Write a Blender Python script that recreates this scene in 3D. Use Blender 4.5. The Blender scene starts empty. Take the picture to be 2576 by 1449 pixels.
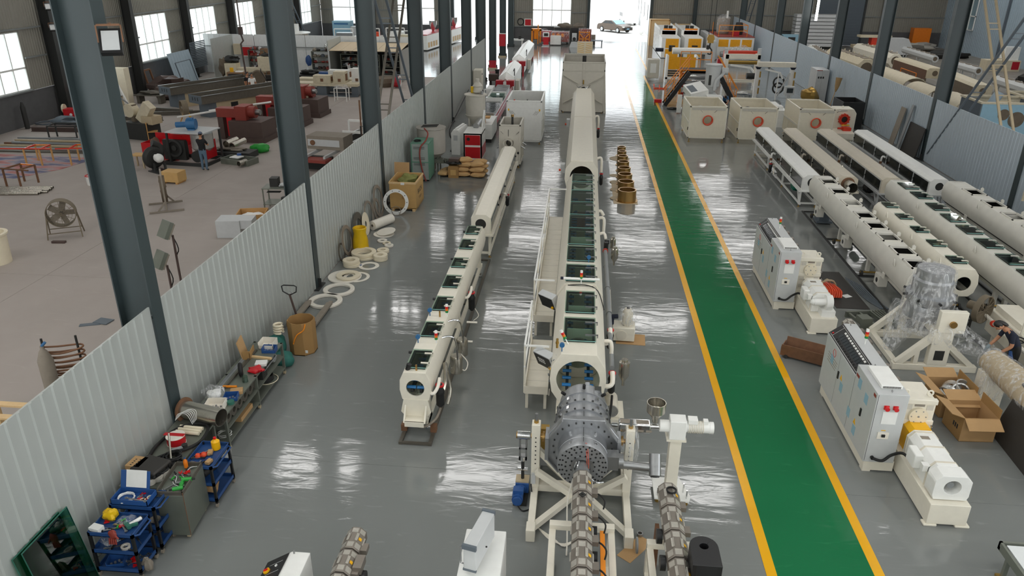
import bpy, math, random
from mathutils import Matrix, Vector, Euler
random.seed(7)
R = math.radians
SC = bpy.context.scene
COL = SC.collection
# ---------------------------------------------------------------- camera
cam = bpy.data.cameras.new('camera'); cam.sensor_width = 36; cam.lens = 1901.57/2576*36
cam.clip_end = 500
camo = bpy.data.objects.new('camera', cam); COL.objects.link(camo); SC.camera = camo
camo.matrix_world = (Matrix.Translation((0, 0, 8.9)) @ Matrix.Rotation(.0876284, 4, 'Z')
                     @ Matrix.Rotation(math.pi/2-.414291, 4, 'X') @ Matrix.Rotation(.0083991, 4, 'Z'))
# ---------------------------------------------------------------- world, exposure
W = bpy.data.worlds.new('world'); SC.world = W; W.use_nodes = True
bg = W.node_tree.nodes['Background']; bg.inputs[0].default_value = (.93, .97, 1, 1); bg.inputs[1].default_value = 3.4
vs = SC.view_settings; vs.view_transform = 'Standard'; vs.look = 'None'; vs.gamma = 1; vs.exposure = -.08
vs.use_curve_mapping = False
SKYLIGHT = 10.5      # radiance of the daylight panels in the roof
# ---------------------------------------------------------------- materials
def lin(h):
    h = h.lstrip('#'); c = [int(h[i:i+2], 16)/255 for i in (0, 2, 4)]
    return tuple(x/12.92 if x <= .04045 else ((x+.055)/1.055)**2.4 for x in c)
MATS = {}
def mat(name, col, rough=.5, metal=0, var=.08, vs=6, bump=0, bs=40, alpha=1, trans=0, emit=0, spec=.5, rv=.08, stretch=(1, 1, 1)):
    m = bpy.data.materials.new(name); m.use_nodes = True; nt = m.node_tree; n = nt.nodes; l = nt.links
    p = n['Principled BSDF']; c = lin(col)
    tc = n.new('ShaderNodeTexCoord'); mp = n.new('ShaderNodeMapping'); mp.inputs['Scale'].default_value = stretch
    l.new(tc.outputs['Object'], mp.inputs[0])
    nz = n.new('ShaderNodeTexNoise'); nz.inputs['Scale'].default_value = vs; nz.inputs['Detail'].default_value = 5
    l.new(mp.outputs[0], nz.inputs['Vector'])
    mx = n.new('ShaderNodeMix'); mx.data_type = 'RGBA'
    mx.inputs['A'].default_value = tuple(x*(1-var) for x in c)+(1,); mx.inputs['B'].default_value = tuple(min(1, x*(1+var)) for x in c)+(1,)
    l.new(nz.outputs['Fac'], mx.inputs['Factor']); l.new(mx.outputs['Result'], p.inputs['Base Color'])
    mr = n.new('ShaderNodeMapRange'); mr.inputs['To Min'].default_value = max(.02, rough-rv); mr.inputs['To Max'].default_value = min(1, rough+rv)
    l.new(nz.outputs['Fac'], mr.inputs['Value']); l.new(mr.outputs[0], p.inputs['Roughness'])
    p.inputs['Metallic'].default_value = metal; p.inputs['Specular IOR Level'].default_value = spec
    if alpha < 1: p.inputs['Alpha'].default_value = alpha
    if trans: p.inputs['Transmission Weight'].default_value = trans
    if emit:
        p.inputs['Emission Color'].default_value = c+(1,); p.inputs['Emission Strength'].default_value = emit
    if bump:
        n2 = n.new('ShaderNodeTexNoise'); n2.inputs['Scale'].default_value = bs; n2.inputs['Detail'].default_value = 4
        l.new(mp.outputs[0], n2.inputs['Vector'])
        b = n.new('ShaderNodeBump'); b.inputs['Strength'].default_value = bump; b.inputs['Distance'].default_value = .02
        l.new(n2.outputs['Fac'], b.inputs['Height']); l.new(b.outputs[0], p.inputs['Normal'])
    MATS[name] = m
    return m
for a in [
 ('cream', '#e9e3d3', .38), ('cream2', '#ddd6c6', .42), ('white', '#eeeeea', .35), ('ivory_old', '#cdc2a8', .5, 0, .2), ('beige', '#c9c4b8', .45), ('dusty_cream', '#d0c7b5', .5, 0, .12),
 ('box_cream', '#e6dec9', .42), ('tank_grey', '#d9d6cc', .4, 0, .12, 3), ('column_paint', '#364143', .45, 0, .12, 2), ('girt', '#7d8180', .5), ('dark_steel', '#3c3d3c', .5, .3),
 ('panel_left', '#b4b8b4', .36, .2, .05, 3), ('panel_right', '#b9c4cd', .38, .1, .05, 3), ('wall_metal', '#8f8c83', .5, .2, .12, 2), ('wall_blue', '#9fb0bc', .5, 0, .1, 2),
 ('dado', '#59595a', .8, 0, .25, 3), ('steel', '#9b9c9c', .32, .85, .12, 8), ('die_steel', '#a9abae', .38, .8, .14, 6, .08, 30), ('chrome', '#d8d8d8', .12, 1, .04),
 ('stainless', '#b3aea3', .25, .9, .15, 5), ('rust', '#7d5a42', .75, .2, .35, 9), ('brown_steel', '#5a4a45', .6, .2, .2, 5), ('rail_steel', '#6a655c', .5, .5, .25, 8),
 ('bronze', '#b08d57', .3, .9, .12, 4), ('brass', '#b3914e', .35, .85), ('black', '#1b1b1c', .45), ('rubber', '#151515', .6), ('dark', '#2a2a28', .6), ('dark_panel', '#35322f', .6, 0, .2, 4),
 ('red', '#c01822', .35), ('red_oxide', '#8e3a30', .5, 0, .15), ('machine_red', '#b01626', .35), ('cap_red', '#d1171c', .3), ('orange', '#e2502a', .45), ('orange_red', '#cf3a22', .4), ('orange_paint', '#ef8f1e', .4),
 ('yellow', '#f0b400', .4), ('yellow_bag', '#e3b90c', .4, 0, .12, 5, .3, 9), ('wrap_yellow', '#eda71d', .25, 0, .12, 9, .3, 14), ('blue', '#28528f', .4), ('blue_paint', '#24497f', .4, 0, .15), ('blue_roller', '#2f7fc0', .35), ('sky_blue', '#8fb6c9', .5), ('motor_blue', '#2f6796', .4),
 ('motor_green', '#147a63', .4), ('chiller_green', '#5f8f7a', .45), ('chiller_grey', '#98a19c', .5), ('green', '#2b9b3a', .4), ('dark_green', '#2f6b5b', .6),
 ('cardboard', '#bb9668', .8, 0, .1, 5, .1, 20), ('cardboard_dark', '#a5804f', .8, 0, .1, 5), ('wood', '#c79a62', .7, 0, .18, 9, .1, 30, 1, 0, 0, .3, .05, (1, 8, 8)), ('plywood', '#cba468', .65, 0, .12, 6), ('pale_wood', '#d9b98a', .7, 0, .15, 9),
 ('paper', '#e9e9e6', .7), ('sack', '#cfa874', .85, 0, .12, 6, .25, 12), ('cloth_green', '#7c7d45', .9, 0, .2, 8, .3, 15), ('cloth_brown', '#6a5142', .9, 0, .2, 8), ('sack_green', '#2f6f66', .7, 0, .15, 8, .3, 14),
 ('plastic_white', '#efe9dd', .4), ('plastic_ivory', '#eadfc6', .45), ('ring_steel', '#9b9186', .5, .5, .2, 8), ('grey_steel', '#7f8379', .45, .5, .18, 4, .06, 12), ('cabinet_steel', '#7d8278', .42, .55, .2, 3), ('dusty', '#8d8478', .8, 0, .2, 6), ('dust_brown', '#6b5f50', .8, 0, .3, 6),
 ('light_grey', '#c4c6c6', .45), ('mid_grey', '#8c8f90', .45), ('slate', '#5d666e', .5), ('concrete_block', '#a9a49b', .8), ('heater', '#8d857c', .42, .6, .12, 6), ('mesh_silver', '#c7c2b8', .35, .7, .1, 30, .6, 90),
 ('glass_edge', '#7fb0a8', .15), ('dark_glass', '#1d201d', .08), ('screen', '#3d4245', .15), ('amber', '#e07a1c', .3), ('lamp_green', '#1f8a45', .3), ('pink', '#b2416e', .5), ('door_wood', '#8a6a4e', .55), ('tan', '#b9a88a', .6), ('skin', '#b98565', .55), ('hair', '#1a1512', .5),
 ('navy', '#1c2233', .8), ('jeans', '#5d7488', .85, 0, .2, 8), ('tee_white', '#ecebe8', .85), ('tee_black', '#17171a', .85), ('trousers_grey', '#4d5049', .85), ('glove', '#8b979d', .8), ('cap_blue', '#5f6a80', .8), ('foil', '#c9c9c6', .2, .6, .1, 9, .5, 16), ('car_paint', '#5b5148', .25, .5), ('tyre', '#202020', .8), ('glass_dark', '#2b3236', .08),
 ('roof_underside', '#a7aaa8', .6), ('fan_dust', '#7a6f5d', .7, .2, .2, 8), ('straw', '#a98a5f', .9, 0, .3, 20), ('white_panel', '#e3e6e6', .4), ('board_tan', '#c9b79a', .7), ('grass', '#55702e', .9, 0, .4, 8)]:
    mat(*a)
def glassmat(name, tint, alpha, rough=.03):
    m = bpy.data.materials.new(name); m.use_nodes = True; nt = m.node_tree; n = nt.nodes; l = nt.links
    n.remove(n['Principled BSDF']); out = n['Material Output']
    tr = n.new('ShaderNodeBsdfTransparent'); tr.inputs[0].default_value = lin(tint)+(1,)
    gl = n.new('ShaderNodeBsdfGlossy'); gl.inputs['Roughness'].default_value = rough
    fz = n.new('ShaderNodeFresnel'); fz.inputs[0].default_value = 1.5
    ad = n.new('ShaderNodeMath'); ad.operation = 'MULTIPLY_ADD'; ad.inputs[1].default_value = 1; ad.inputs[2].default_value = alpha
    ge = n.new('ShaderNodeNewGeometry'); iv = n.new('ShaderNodeMath'); iv.operation = 'SUBTRACT'; iv.inputs[0].default_value = 1; l.new(ge.outputs['Backfacing'], iv.inputs[1])
    mu = n.new('ShaderNodeMath'); mu.operation = 'MULTIPLY'; l.new(fz.outputs[0], mu.inputs[0]); l.new(iv.outputs[0], mu.inputs[1]); l.new(mu.outputs[0], ad.inputs[0])
    mx = n.new('ShaderNodeMixShader'); l.new(ad.outputs[0], mx.inputs[0]); l.new(tr.outputs[0], mx.inputs[1]); l.new(gl.outputs[0], mx.inputs[2])
    l.new(mx.outputs[0], out.inputs[0]); MATS[name] = m
glassmat('glass', '#dcebe5', .09); glassmat('glass_clear', '#f4f8f8', 0); glassmat('glass_green', '#8fc2ac', .05)
def filmmat():
    # crinkled stretch film: mostly clear, glossy folds
    m = bpy.data.materials.new('film'); m.use_nodes = True; nt = m.node_tree; n = nt.nodes; l = nt.links
    p = n['Principled BSDF']; p.inputs['Base Color'].default_value = (.85, .86, .87, 1); p.inputs['Roughness'].default_value = .18
    tc = n.new('ShaderNodeTexCoord'); mp = n.new('ShaderNodeMapping'); mp.inputs['Scale'].default_value = (1, 1, .35); l.new(tc.outputs['Object'], mp.inputs[0])
    nz = n.new('ShaderNodeTexNoise'); nz.inputs['Scale'].default_value = 9; nz.inputs['Detail'].default_value = 6; nz.inputs['Distortion'].default_value = 1.5
    l.new(mp.outputs[0], nz.inputs['Vector'])
    mr = n.new('ShaderNodeMapRange'); mr.inputs['From Min'].default_value = .48; mr.inputs['From Max'].default_value = .72; mr.inputs['To Min'].default_value = .06; mr.inputs['To Max'].default_value = .62
    l.new(nz.outputs['Fac'], mr.inputs['Value']); l.new(mr.outputs[0], p.inputs['Alpha'])
    b = n.new('ShaderNodeBump'); b.inputs['Strength'].default_value = .6; b.inputs['Distance'].default_value = .04
    l.new(nz.outputs['Fac'], b.inputs['Height']); l.new(b.outputs[0], p.inputs['Normal']); MATS['film'] = m
filmmat()
def floormat(name, col, rough, scuff=0, ripple=.25, var=.08, coat=0, joint=None):
    m = bpy.data.materials.new(name); m.use_nodes = True; nt = m.node_tree; n = nt.nodes; l = nt.links
    p = n['Principled BSDF']; c = lin(col); g = n.new('ShaderNodeNewGeometry')
    def noise(sc, st, det=5, dist=0):
        mp = n.new('ShaderNodeMapping'); mp.inputs['Scale'].default_value = st; l.new(g.outputs['Position'], mp.inputs[0])
        z = n.new('ShaderNodeTexNoise'); z.inputs['Scale'].default_value = sc; z.inputs['Detail'].default_value = det; z.inputs['Distortion'].default_value = dist
        l.new(mp.outputs[0], z.inputs['Vector']); return z
    a = noise(.35, (1, 1, 1), 6, .4)
    mx = n.new('ShaderNodeMix'); mx.data_type = 'RGBA'
    mx.inputs['A'].default_value = tuple(x*(1-var) for x in c)+(1,); mx.inputs['B'].default_value = tuple(x*(1+var) for x in c)+(1,)
    l.new(a.outputs['Fac'], mx.inputs['Factor']); last = mx
    if scuff:
        s = noise(3.2, (.5, 2, 1), 8, .8); mr = n.new('ShaderNodeMapRange'); mr.inputs['From Min'].default_value = .62; mr.inputs['From Max'].default_value = .8
        mr.inputs['To Max'].default_value = scuff; l.new(s.outputs['Fac'], mr.inputs['Value'])
        m2 = n.new('ShaderNodeMix'); m2.data_type = 'RGBA'; m2.inputs['B'].default_value = tuple(min(1, x*1.8+.05) for x in c)+(1,)
        l.new(mr.outputs[0], m2.inputs['Factor']); l.new(last.outputs['Result'], m2.inputs['A']); last = m2
    l.new(last.outputs['Result'], p.inputs['Base Color'])
    r = noise(.9, (1, 1, 1), 6, .5); mr = n.new('ShaderNodeMapRange'); mr.inputs['To Min'].default_value = rough*.55; mr.inputs['To Max'].default_value = rough*1.45
    l.new(r.outputs['Fac'], mr.inputs['Value']); l.new(mr.outputs[0], p.inputs['Roughness'])
    if ripple:
        w = noise(1.6, (.5, 1.9, 1), 5, .8); b = n.new('ShaderNodeBump'); b.inputs['Strength'].default_value = ripple; b.inputs['Distance'].default_value = .012
        l.new(w.outputs['Fac'], b.inputs['Height']); l.new(b.outputs[0], p.inputs['Normal'])
    MATS[name] = m
floormat('floor_epoxy', '#818482', .085, .3, .5)
floormat('floor_green', '#1d7046', .09, .2, .5)
floormat('floor_yellow', '#eeb012', .22, 0, .3)
floormat('floor_concrete', '#a59c95', .75, .12, 0, .12)
floormat('floor_right', '#817c74', .5, .1, 0, .12)
floormat('ground_out', '#d5d3cf', .8, 0, 0, .05)
# ---------------------------------------------------------------- shapes: every function returns (verts, faces)
def bx(x0, y0, z0, x1, y1, z1):
    return ([(x0, y0, z0), (x1, y0, z0), (x1, y1, z0), (x0, y1, z0), (x0, y0, z1), (x1, y0, z1), (x1, y1, z1), (x0, y1, z1)],
            [(0, 3, 2, 1), (4, 5, 6, 7), (0, 1, 5, 4), (1, 2, 6, 5), (2, 3, 7, 6), (3, 0, 4, 7)])
def xf(s, loc=(0, 0, 0), rot=(0, 0, 0), sc=1):
    m = Matrix.Translation(loc) @ Euler(rot).to_matrix().to_4x4() @ (Matrix.Scale(sc, 4) if not isinstance(sc, tuple) else Matrix.Diagonal(sc+(1,)))
    return ([tuple(m @ Vector(v)) for v in s[0]], s[1])
def ob(c, s, rx=0, ry=0, rz=0):
    return xf(bx(-s[0]/2, -s[1]/2, -s[2]/2, s[0]/2, s[1]/2, s[2]/2), c, (R(rx), R(ry), R(rz)))
def basis(d):
    d = Vector(d).normalized(); u = Vector((0, 0, 1)) if abs(d.z) < .9 else Vector((1, 0, 0))
    a = d.cross(u).normalized(); return a, d.cross(a).normalized()
def cy(p0, p1, r, n=12, r1=None, cap=1):
    p0 = Vector(p0); p1 = Vector(p1); r1 = r if r1 is None else r1; a, b = basis(p1-p0); v = []
    for p, q in ((p0, r), (p1, r1)):
        for i in range(n):
            t = 2*math.pi*i/n; v.append(tuple(p+a*math.cos(t)*q+b*math.sin(t)*q))
    f = [(i, (i+1) % n, n+(i+1) % n, n+i) for i in range(n)]
    if cap: f += [tuple(range(n-1, -1, -1)), tuple(range(n, 2*n))]
    return v, f
def bar(p0, p1, w, h=None):
    "square bar from p0 to p1"
    h = h or w; p0 = Vector(p0); p1 = Vector(p1); a, b = basis(p1-p0); v = []
    for p in (p0, p1):
        for s, t in ((-1, -1), (1, -1), (1, 1), (-1, 1)): v.append(tuple(p+a*s*w/2+b*t*h/2))
    return v, [(0, 1, 5, 4), (1, 2, 6, 5), (2, 3, 7, 6), (3, 0, 4, 7), (3, 2, 1, 0), (4, 5, 6, 7)]
def sm(pts, k=4):
    "smooth a polyline (Catmull-Rom)"
    P_ = [Vector(p) for p in pts]; o = []
    for i in range(len(P_)-1):
        a = P_[max(0, i-1)]; b = P_[i]; c = P_[i+1]; d = P_[min(len(P_)-1, i+2)]
        for j in range(k):
            t = j/k; o.append(.5*((2*b)+(c-a)*t+(2*a-5*b+4*c-d)*t*t+(3*b-a-3*c+d)*t**3))
    return o+[P_[-1]]
def tb(pts, r, n=6, k=0):
    pts = sm(pts, k) if k else [Vector(p) for p in pts]; v = []; f = []; m = len(pts); a0 = None
    for i, p in enumerate(pts):
        d = (pts[min(i+1, m-1)]-pts[max(i-1, 0)]).normalized()
        if a0 is None: a, b = basis(d)
        else:
            a = (a0-d*a0.dot(d)); a = a.normalized() if a.length > 1e-6 else basis(d)[0]; b = d.cross(a)
        a0 = a; q = r
        if isinstance(r, (list, tuple)):
            w = i*(len(r)-1)/(m-1); j0 = min(int(w), len(r)-2); q = r[j0]+(r[j0+1]-r[j0])*(w-j0)
        for j in range(n):
            t = 2*math.pi*j/n; v.append(tuple(p+a*math.cos(t)*q+b*math.sin(t)*q))
    for i in range(m-1):
        for j in range(n): f.append((i*n+j, i*n+(j+1) % n, (i+1)*n+(j+1) % n, (i+1)*n+j))
    return v, f+[tuple(range(n-1, -1, -1)), tuple(range((m-1)*n, m*n))]
def ax3(ax, u, v, w):
    return {'x': (w, u, v), 'y': (u, w, v), 'z': (u, v, w)}[ax]
def pz(poly, ax, a, b, cap=1):
    n = len(poly); v = [ax3(ax, p[0], p[1], w) for w in (a, b) for p in poly]
    return v, [(i, (i+1) % n, n+(i+1) % n, n+i) for i in range(n)]+([tuple(range(n-1, -1, -1)), tuple(range(n, 2*n))] if cap else [])
def rg(c, ax, ro, ri, h, n=24):
    "annulus around axis ax, thickness h centred on c"
    v = []; f = []
    for w in (-h/2, h/2):
        for r in (ro, ri):
            for i in range(n):
                t = 2*math.pi*i/n; q = ax3(ax, r*math.cos(t), r*math.sin(t), w); v.append((c[0]+q[0], c[1]+q[1], c[2]+q[2]))
    for i in range(n):
        j = (i+1) % n
        f += [(i, j, n+j, n+i), (2*n+i, 3*n+i, 3*n+j, 2*n+j), (i, 2*n+i, 2*n+j, j), (n+i, n+j, 3*n+j, 3*n+i)]
    return v, f
def holed(poly, c, r, ax, a, b, n=32):
    "plate of outline poly with a round hole, between a and b along ax"
    def hit(t):
        d = (math.cos(t), math.sin(t)); best = None
        for i in range(len(poly)):
            p = poly[i]; q = poly[(i+1) % len(poly)]; e = (q[0]-p[0], q[1]-p[1]); den = d[0]*e[1]-d[1]*e[0]
            if abs(den) < 1e-9: continue
            s = ((p[0]-c[0])*e[1]-(p[1]-c[1])*e[0])/den; u = ((p[0]-c[0])*d[1]-(p[1]-c[1])*d[0])/den
            if s > 0 and -1e-6 <= u <= 1+1e-6 and (best is None or s < best): best = s
        return (c[0]+d[0]*best, c[1]+d[1]*best)
    an = sorted(set([2*math.pi*i/n for i in range(n)]+[math.atan2(p[1]-c[1], p[0]-c[0]) % (2*math.pi) for p in poly])); n = len(an)
    o = [hit(t) for t in an]; h = [(c[0]+r*math.cos(t), c[1]+r*math.sin(t)) for t in an]
    v = [ax3(ax, p[0], p[1], w) for w in (a, b) for p in o+h]; f = []
    for i in range(n):
        j = (i+1) % n
        f += [(i, j, n+j, n+i), (2*n+i, 3*n+i, 3*n+j, 2*n+j), (i, 2*n+i, 2*n+j, j), (n+i, n+j, 3*n+j, 3*n+i)]
    return v, f
def lt(prof, c=(0, 0, 0), n=20, ax='z'):
    "lathe: profile of (radius, height)"
    v = []; f = []; m = len(prof)
    for r, h in prof:
        for i in range(n):
            t = 2*math.pi*i/n; q = ax3(ax, r*math.cos(t), r*math.sin(t), h); v.append((c[0]+q[0], c[1]+q[1], c[2]+q[2]))
    for k in range(m-1):
        for i in range(n): f.append((k*n+i, k*n+(i+1) % n, (k+1)*n+(i+1) % n, (k+1)*n+i))
    return v, f+[tuple(range(n-1, -1, -1)), tuple(range((m-1)*n, m*n))]
def sp(c, r, n=10, m=7, s=(1, 1, 1)):
    prof = [(max(1e-4, r*math.sin(math.pi*i/m)), -r*math.cos(math.pi*i/m)) for i in range(m+1)]
    return xf(lt(prof, n=n), c, sc=tuple(s))
def tor(c, ax, ro, r, n=24, m=8, sq=1):
    v = []; f = []
    for i in range(n):
        t = 2*math.pi*i/n
        for j in range(m):
            u = 2*math.pi*j/m; q = ax3(ax, (ro+r*math.cos(u))*math.cos(t), (ro+r*math.cos(u))*math.sin(t), r*sq*math.sin(u)); v.append((c[0]+q[0], c[1]+q[1], c[2]+q[2]))
    for i in range(n):
        for j in range(m): f.append((i*m+j, ((i+1) % n)*m+j, ((i+1) % n)*m+(j+1) % m, i*m+(j+1) % m))
    return v, f
def blob(c, s, amp=.15, seed=1, n=14, m=9, flat=0):
    "lumpy bag-like body, extents s, optionally flattened at the bottom"
    rnd = random.Random(seed); ph = [(rnd.uniform(1, 4), rnd.uniform(1, 4), rnd.uniform(0, 6), rnd.uniform(0, 6)) for _ in range(5)]
    v, f = sp((0, 0, 0), 1, n, m); o = []
    for x, y, z in v:
        k = 1+amp*sum(math.sin(a*x*2+p)*math.cos(b*y*2+z*2+q) for a, b, p, q in ph)/2
        z2 = z*k
        if flat: z2 = max(z2, -1+flat)
        o.append((c[0]+x*k*s[0]/2, c[1]+y*k*s[1]/2, c[2]+z2*s[2]/2))
    return o, f
def bag(c, s, seed=1, p=.35):
    "stuffed sack: rounded box with pinched ends along x"
    rnd = random.Random(seed); v = []; f = []; n = 10; m = 12
    for i in range(n+1):
        t = -1+2*i/n; k = (1-abs(t)**4*.75)
        for j in range(m):
            a = 2*math.pi*j/m; ca = math.cos(a); sa = math.sin(a)
            e = (abs(ca)**3+abs(sa)**3)**(-1/3); w = 1+rnd.uniform(-.05, .05)
            v.append((c[0]+t*s[0]/2, c[1]+ca*e*w*s[1]/2*(1-.12*abs(t)**6), c[2]+sa*e*w*k*s[2]/2))
    for i in range(n):
        for j in range(m): f.append((i*m+j, i*m+(j+1) % m, (i+1)*m+(j+1) % m, (i+1)*m+j))
    return v, f+[tuple(range(m-1, -1, -1)), tuple(range(n*m, n*m+m))]
def wire(c, r, turns, h, n=14, seed=1, jit=.15):
    rnd = random.Random(seed); return [(c[0]+r*(1+rnd.uniform(-jit, jit))*math.cos(2*math.pi*i/n), c[1]+r*(1+rnd.uniform(-jit, jit))*math.sin(2*math.pi*i/n), c[2]+h*i/(turns*n)) for i in range(int(turns*n))]
# ---------------------------------------------------------------- objects
def link(name, data, parent=None, loc=(0, 0, 0), rz=0):
    o = bpy.data.objects.new(name, data); COL.objects.link(o); o.location = loc
    o.rotation_euler = rz if isinstance(rz, tuple) else (0, 0, R(rz))
    if parent: o.parent = parent
    return o
def mesh(name, m, shapes, smooth=35):
    v = []; f = []
    for s in shapes:
        b = len(v); v += s[0]; f += [tuple(i+b for i in q) for q in s[1]]
    me = bpy.data.meshes.new(name); me.from_pydata(v, [], f); me.materials.append(MATS[m])
    if smooth:
        me.polygons.foreach_set('use_smooth', [True]*len(f)); me.set_sharp_from_angle(angle=R(smooth))
    me.update(); return me
SPLIT = {'motor_bands': 'motor_band', 'gusset': 'gusset', 'cooling_fan': 'cooling_fan', 'cross_brace': 'cross_brace', 'plate_bolts': 'bolt', 'ring_bolts': 'bolt', 'terminal_cover': 'terminal_cover', 'centring_bolt': 'centring_bolt', 'hand_knob': 'hand_knob',
         'warning_triangle': 'warning_triangle', 'notice': 'notice', 'door_handle': 'door_handle', 'meter': 'meter', 'white_key': 'white_key', 'pointer_knob': 'pointer_knob', 'lifting_eye': 'lifting_eye', 'recess': 'recess', 'pump': 'pump', 'wheel': 'wheel', 'track_unit': 'track_unit', 'track_arm': 'track_arm', 'levelling_screw': 'levelling_screw', 'lifting_pin': 'lifting_pin', 'post_piece': 'post', 'rung': 'rung', 'pipe_clamp': 'pipe_clamp', 'perforated_window': 'perforated_window', 'eye_bolt': 'eye_bolt', 'side_post': 'side_post', 'upper_beam': 'upper_beam', 'trunnion_pin': 'trunnion_pin', 'power_socket': 'power_socket', 'clamp_bolt': 'clamp_bolt', 'drilled_holes': None, 'hatch_bracket': 'hatch_bracket', 'grating': 'grate_bar', 'lid_bars': 'lid_bar', 'roller': 'roller', 'flange_bolts': 'bolt', 'film_fold': 'film_fold', 'bolt': 'bolt', 'base_beam2': 'base_beam', 'legs': 'leg', 'blade': 'blade', 'lower_slab': 'slab', 'panel_bar': 'panel_bar', 'tie': 'tie', 'shelf_item': 'shelf_item'}
def P(parent, name, m, *shapes, bev=0, label=None, loc=(0, 0, 0), rz=0, stuff=0):
    if len(shapes) > 1 and SPLIT.get(name) and not stuff:
        return [P(parent, SPLIT[name], m, s, bev=bev, label=label, loc=loc, rz=rz) for s in shapes][0]
    o = link(name, mesh(name, m, shapes), parent, loc, rz)
    if bev:
        b = o.modifiers.new('bevel', 'BEVEL'); b.width = bev; b.segments = 2; b.limit_method = 'ANGLE'
    if label: o['label'] = label
    if stuff: o['kind'] = 'stuff'
    return o
def tag(o, label, cat, group=None):
    o['label'] = label; o['category'] = cat
    if group: o['group'] = group
    return o
def T(name, label, cat, loc=(0, 0, 0), rz=0, group=None):
    o = link(name, None, None, loc, rz); o.empty_display_size = .1; return tag(o, label, cat, group)
def S(name, label, cat, m, *shapes, loc=(0, 0, 0), rz=0, group=None, bev=0):
    o = P(None, name, m, *shapes, bev=bev, loc=loc, rz=rz); return tag(o, label, cat, group)
def ST(name, m, *shapes, parent=None):
    o = P(parent, name, m, *shapes)
    if not parent: o['kind'] = 'structure'
    return o
def cp(o, parent, loc=(0, 0, 0), rz=0):
    "copy of a part that shares its mesh"
    c = o.copy(); COL.objects.link(c); c.parent = parent; c.location = loc; c.rotation_euler = (0, 0, R(rz)); return c
def dup(root, loc, rz, label=None, group=None):
    r = root.copy(); COL.objects.link(r); r.location = loc; r.rotation_euler = (0, 0, R(rz))
    if label: r['label'] = label
    if group: r['group'] = group
    for ch in list(root.children):
        c = ch.copy(); COL.objects.link(c); c.parent = r
        for g in ch.children:
            d = g.copy(); COL.objects.link(d); d.parent = c
    return r
def txt(parent, s, m, size, loc, rot, name='lettering', ext=.002):
    cu = bpy.data.curves.new(name, 'FONT'); cu.body = s; cu.size = size; cu.extrude = ext; cu.align_x = 'CENTER'; cu.align_y = 'CENTER'
    cu.materials.append(MATS[m]); o = bpy.data.objects.new(name, cu); COL.objects.link(o)
    me = bpy.data.meshes.new_from_object(o.evaluated_get(bpy.context.evaluated_depsgraph_get())); bpy.data.objects.remove(o); o = bpy.data.objects.new(name, me); COL.objects.link(o); o.location = loc; o.rotation_euler = tuple(R(a) for a in rot); o.parent = parent; return o
# ================================================================ the setting
def corr(ax, pos, u0, u1, z0, z1, per=.24, dep=.022, rib=.05, face=1, th=.03):
    "ribbed sheet in the plane ax=pos; ribs stand out towards face"
    u = u0; prof = [(u0, 0)]
    while u+per < u1+1e-6:
        prof += [(u+per-rib-.02, 0), (u+per-rib, dep), (u+per-.02, dep), (u+per, 0)]; u += per
    if prof[-1][0] < u1-.001: prof.append((u1, 0))
    v = []; f = []; n = len(prof)
    for z in (z0, z1):
        for a, d in prof: v.append((pos+face*d, a, z) if ax == 'x' else (a, pos+face*d, z))
    for i in range(n-1): f.append((i, i+1, n+i+1, n+i))
    b = len(v)
    for z in (z0, z1):
        for a in (u0, u1): v.append((pos-face*th, a, z) if ax == 'x' else (a, pos-face*th, z))
    f += [(b, b+2, b+3, b+1), (0, n, b+2, b), (n-1, b+1, b+3, 2*n-1)]
    f.append(tuple(range(n, 2*n))+(b+3, b+2))
    return v, f
def floor_slabs(parent, m, xs, ys, gap):
    for i in range(len(xs)-1):
        for j in range(len(ys)-1): P(parent, 'slab', m, bx(xs[i]+gap, ys[j]+gap, -.1, xs[i+1]-gap, ys[j+1]-gap, 0))
YJ = [-6, 3.6, 11.55, 19.6, 27.6, 35.7, 43.7, 51.8, 59.8, 68, 76, 84, 91]
fl = ST('floor', 'dark', bx(-31, -6, -.3, 39.5, 91, -.1))
floor_slabs(fl, 'floor_epoxy', [-7.4, 16.48], YJ, .003)
floor_slabs(fl, 'floor_concrete', [-30.6, -23.2, -15.77, -7.4], YJ[:8]+[61], .006)
floor_slabs(fl, 'floor_epoxy', [-30.6, -7.4], [61, 76, 91], .004)
floor_slabs(fl, 'floor_right', [16.48, 28, 39], YJ, .006)
ST('floor_walkway', 'floor_green', bx(3.4, -6, 0, 4.93, 66, .004))
ST('trim_1', 'floor_yellow', bx(3.235, -6, 0, 3.4, 84, .006))
ST('trim_2', 'floor_yellow', bx(4.93, -6, 0, 5.095, 64, .006))
ST('trim_3', 'floor_yellow', bx(5.0, 64, 0, 5.6, 64.2, .006), bx(5.45, 64.2, 0, 5.6, 84, .006))
ST('floor_outside', 'ground_out', bx(-90, 91, -.35, 110, 190, -.03), bx(-90, -6, -.35, -31, 91, -.03))
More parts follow.
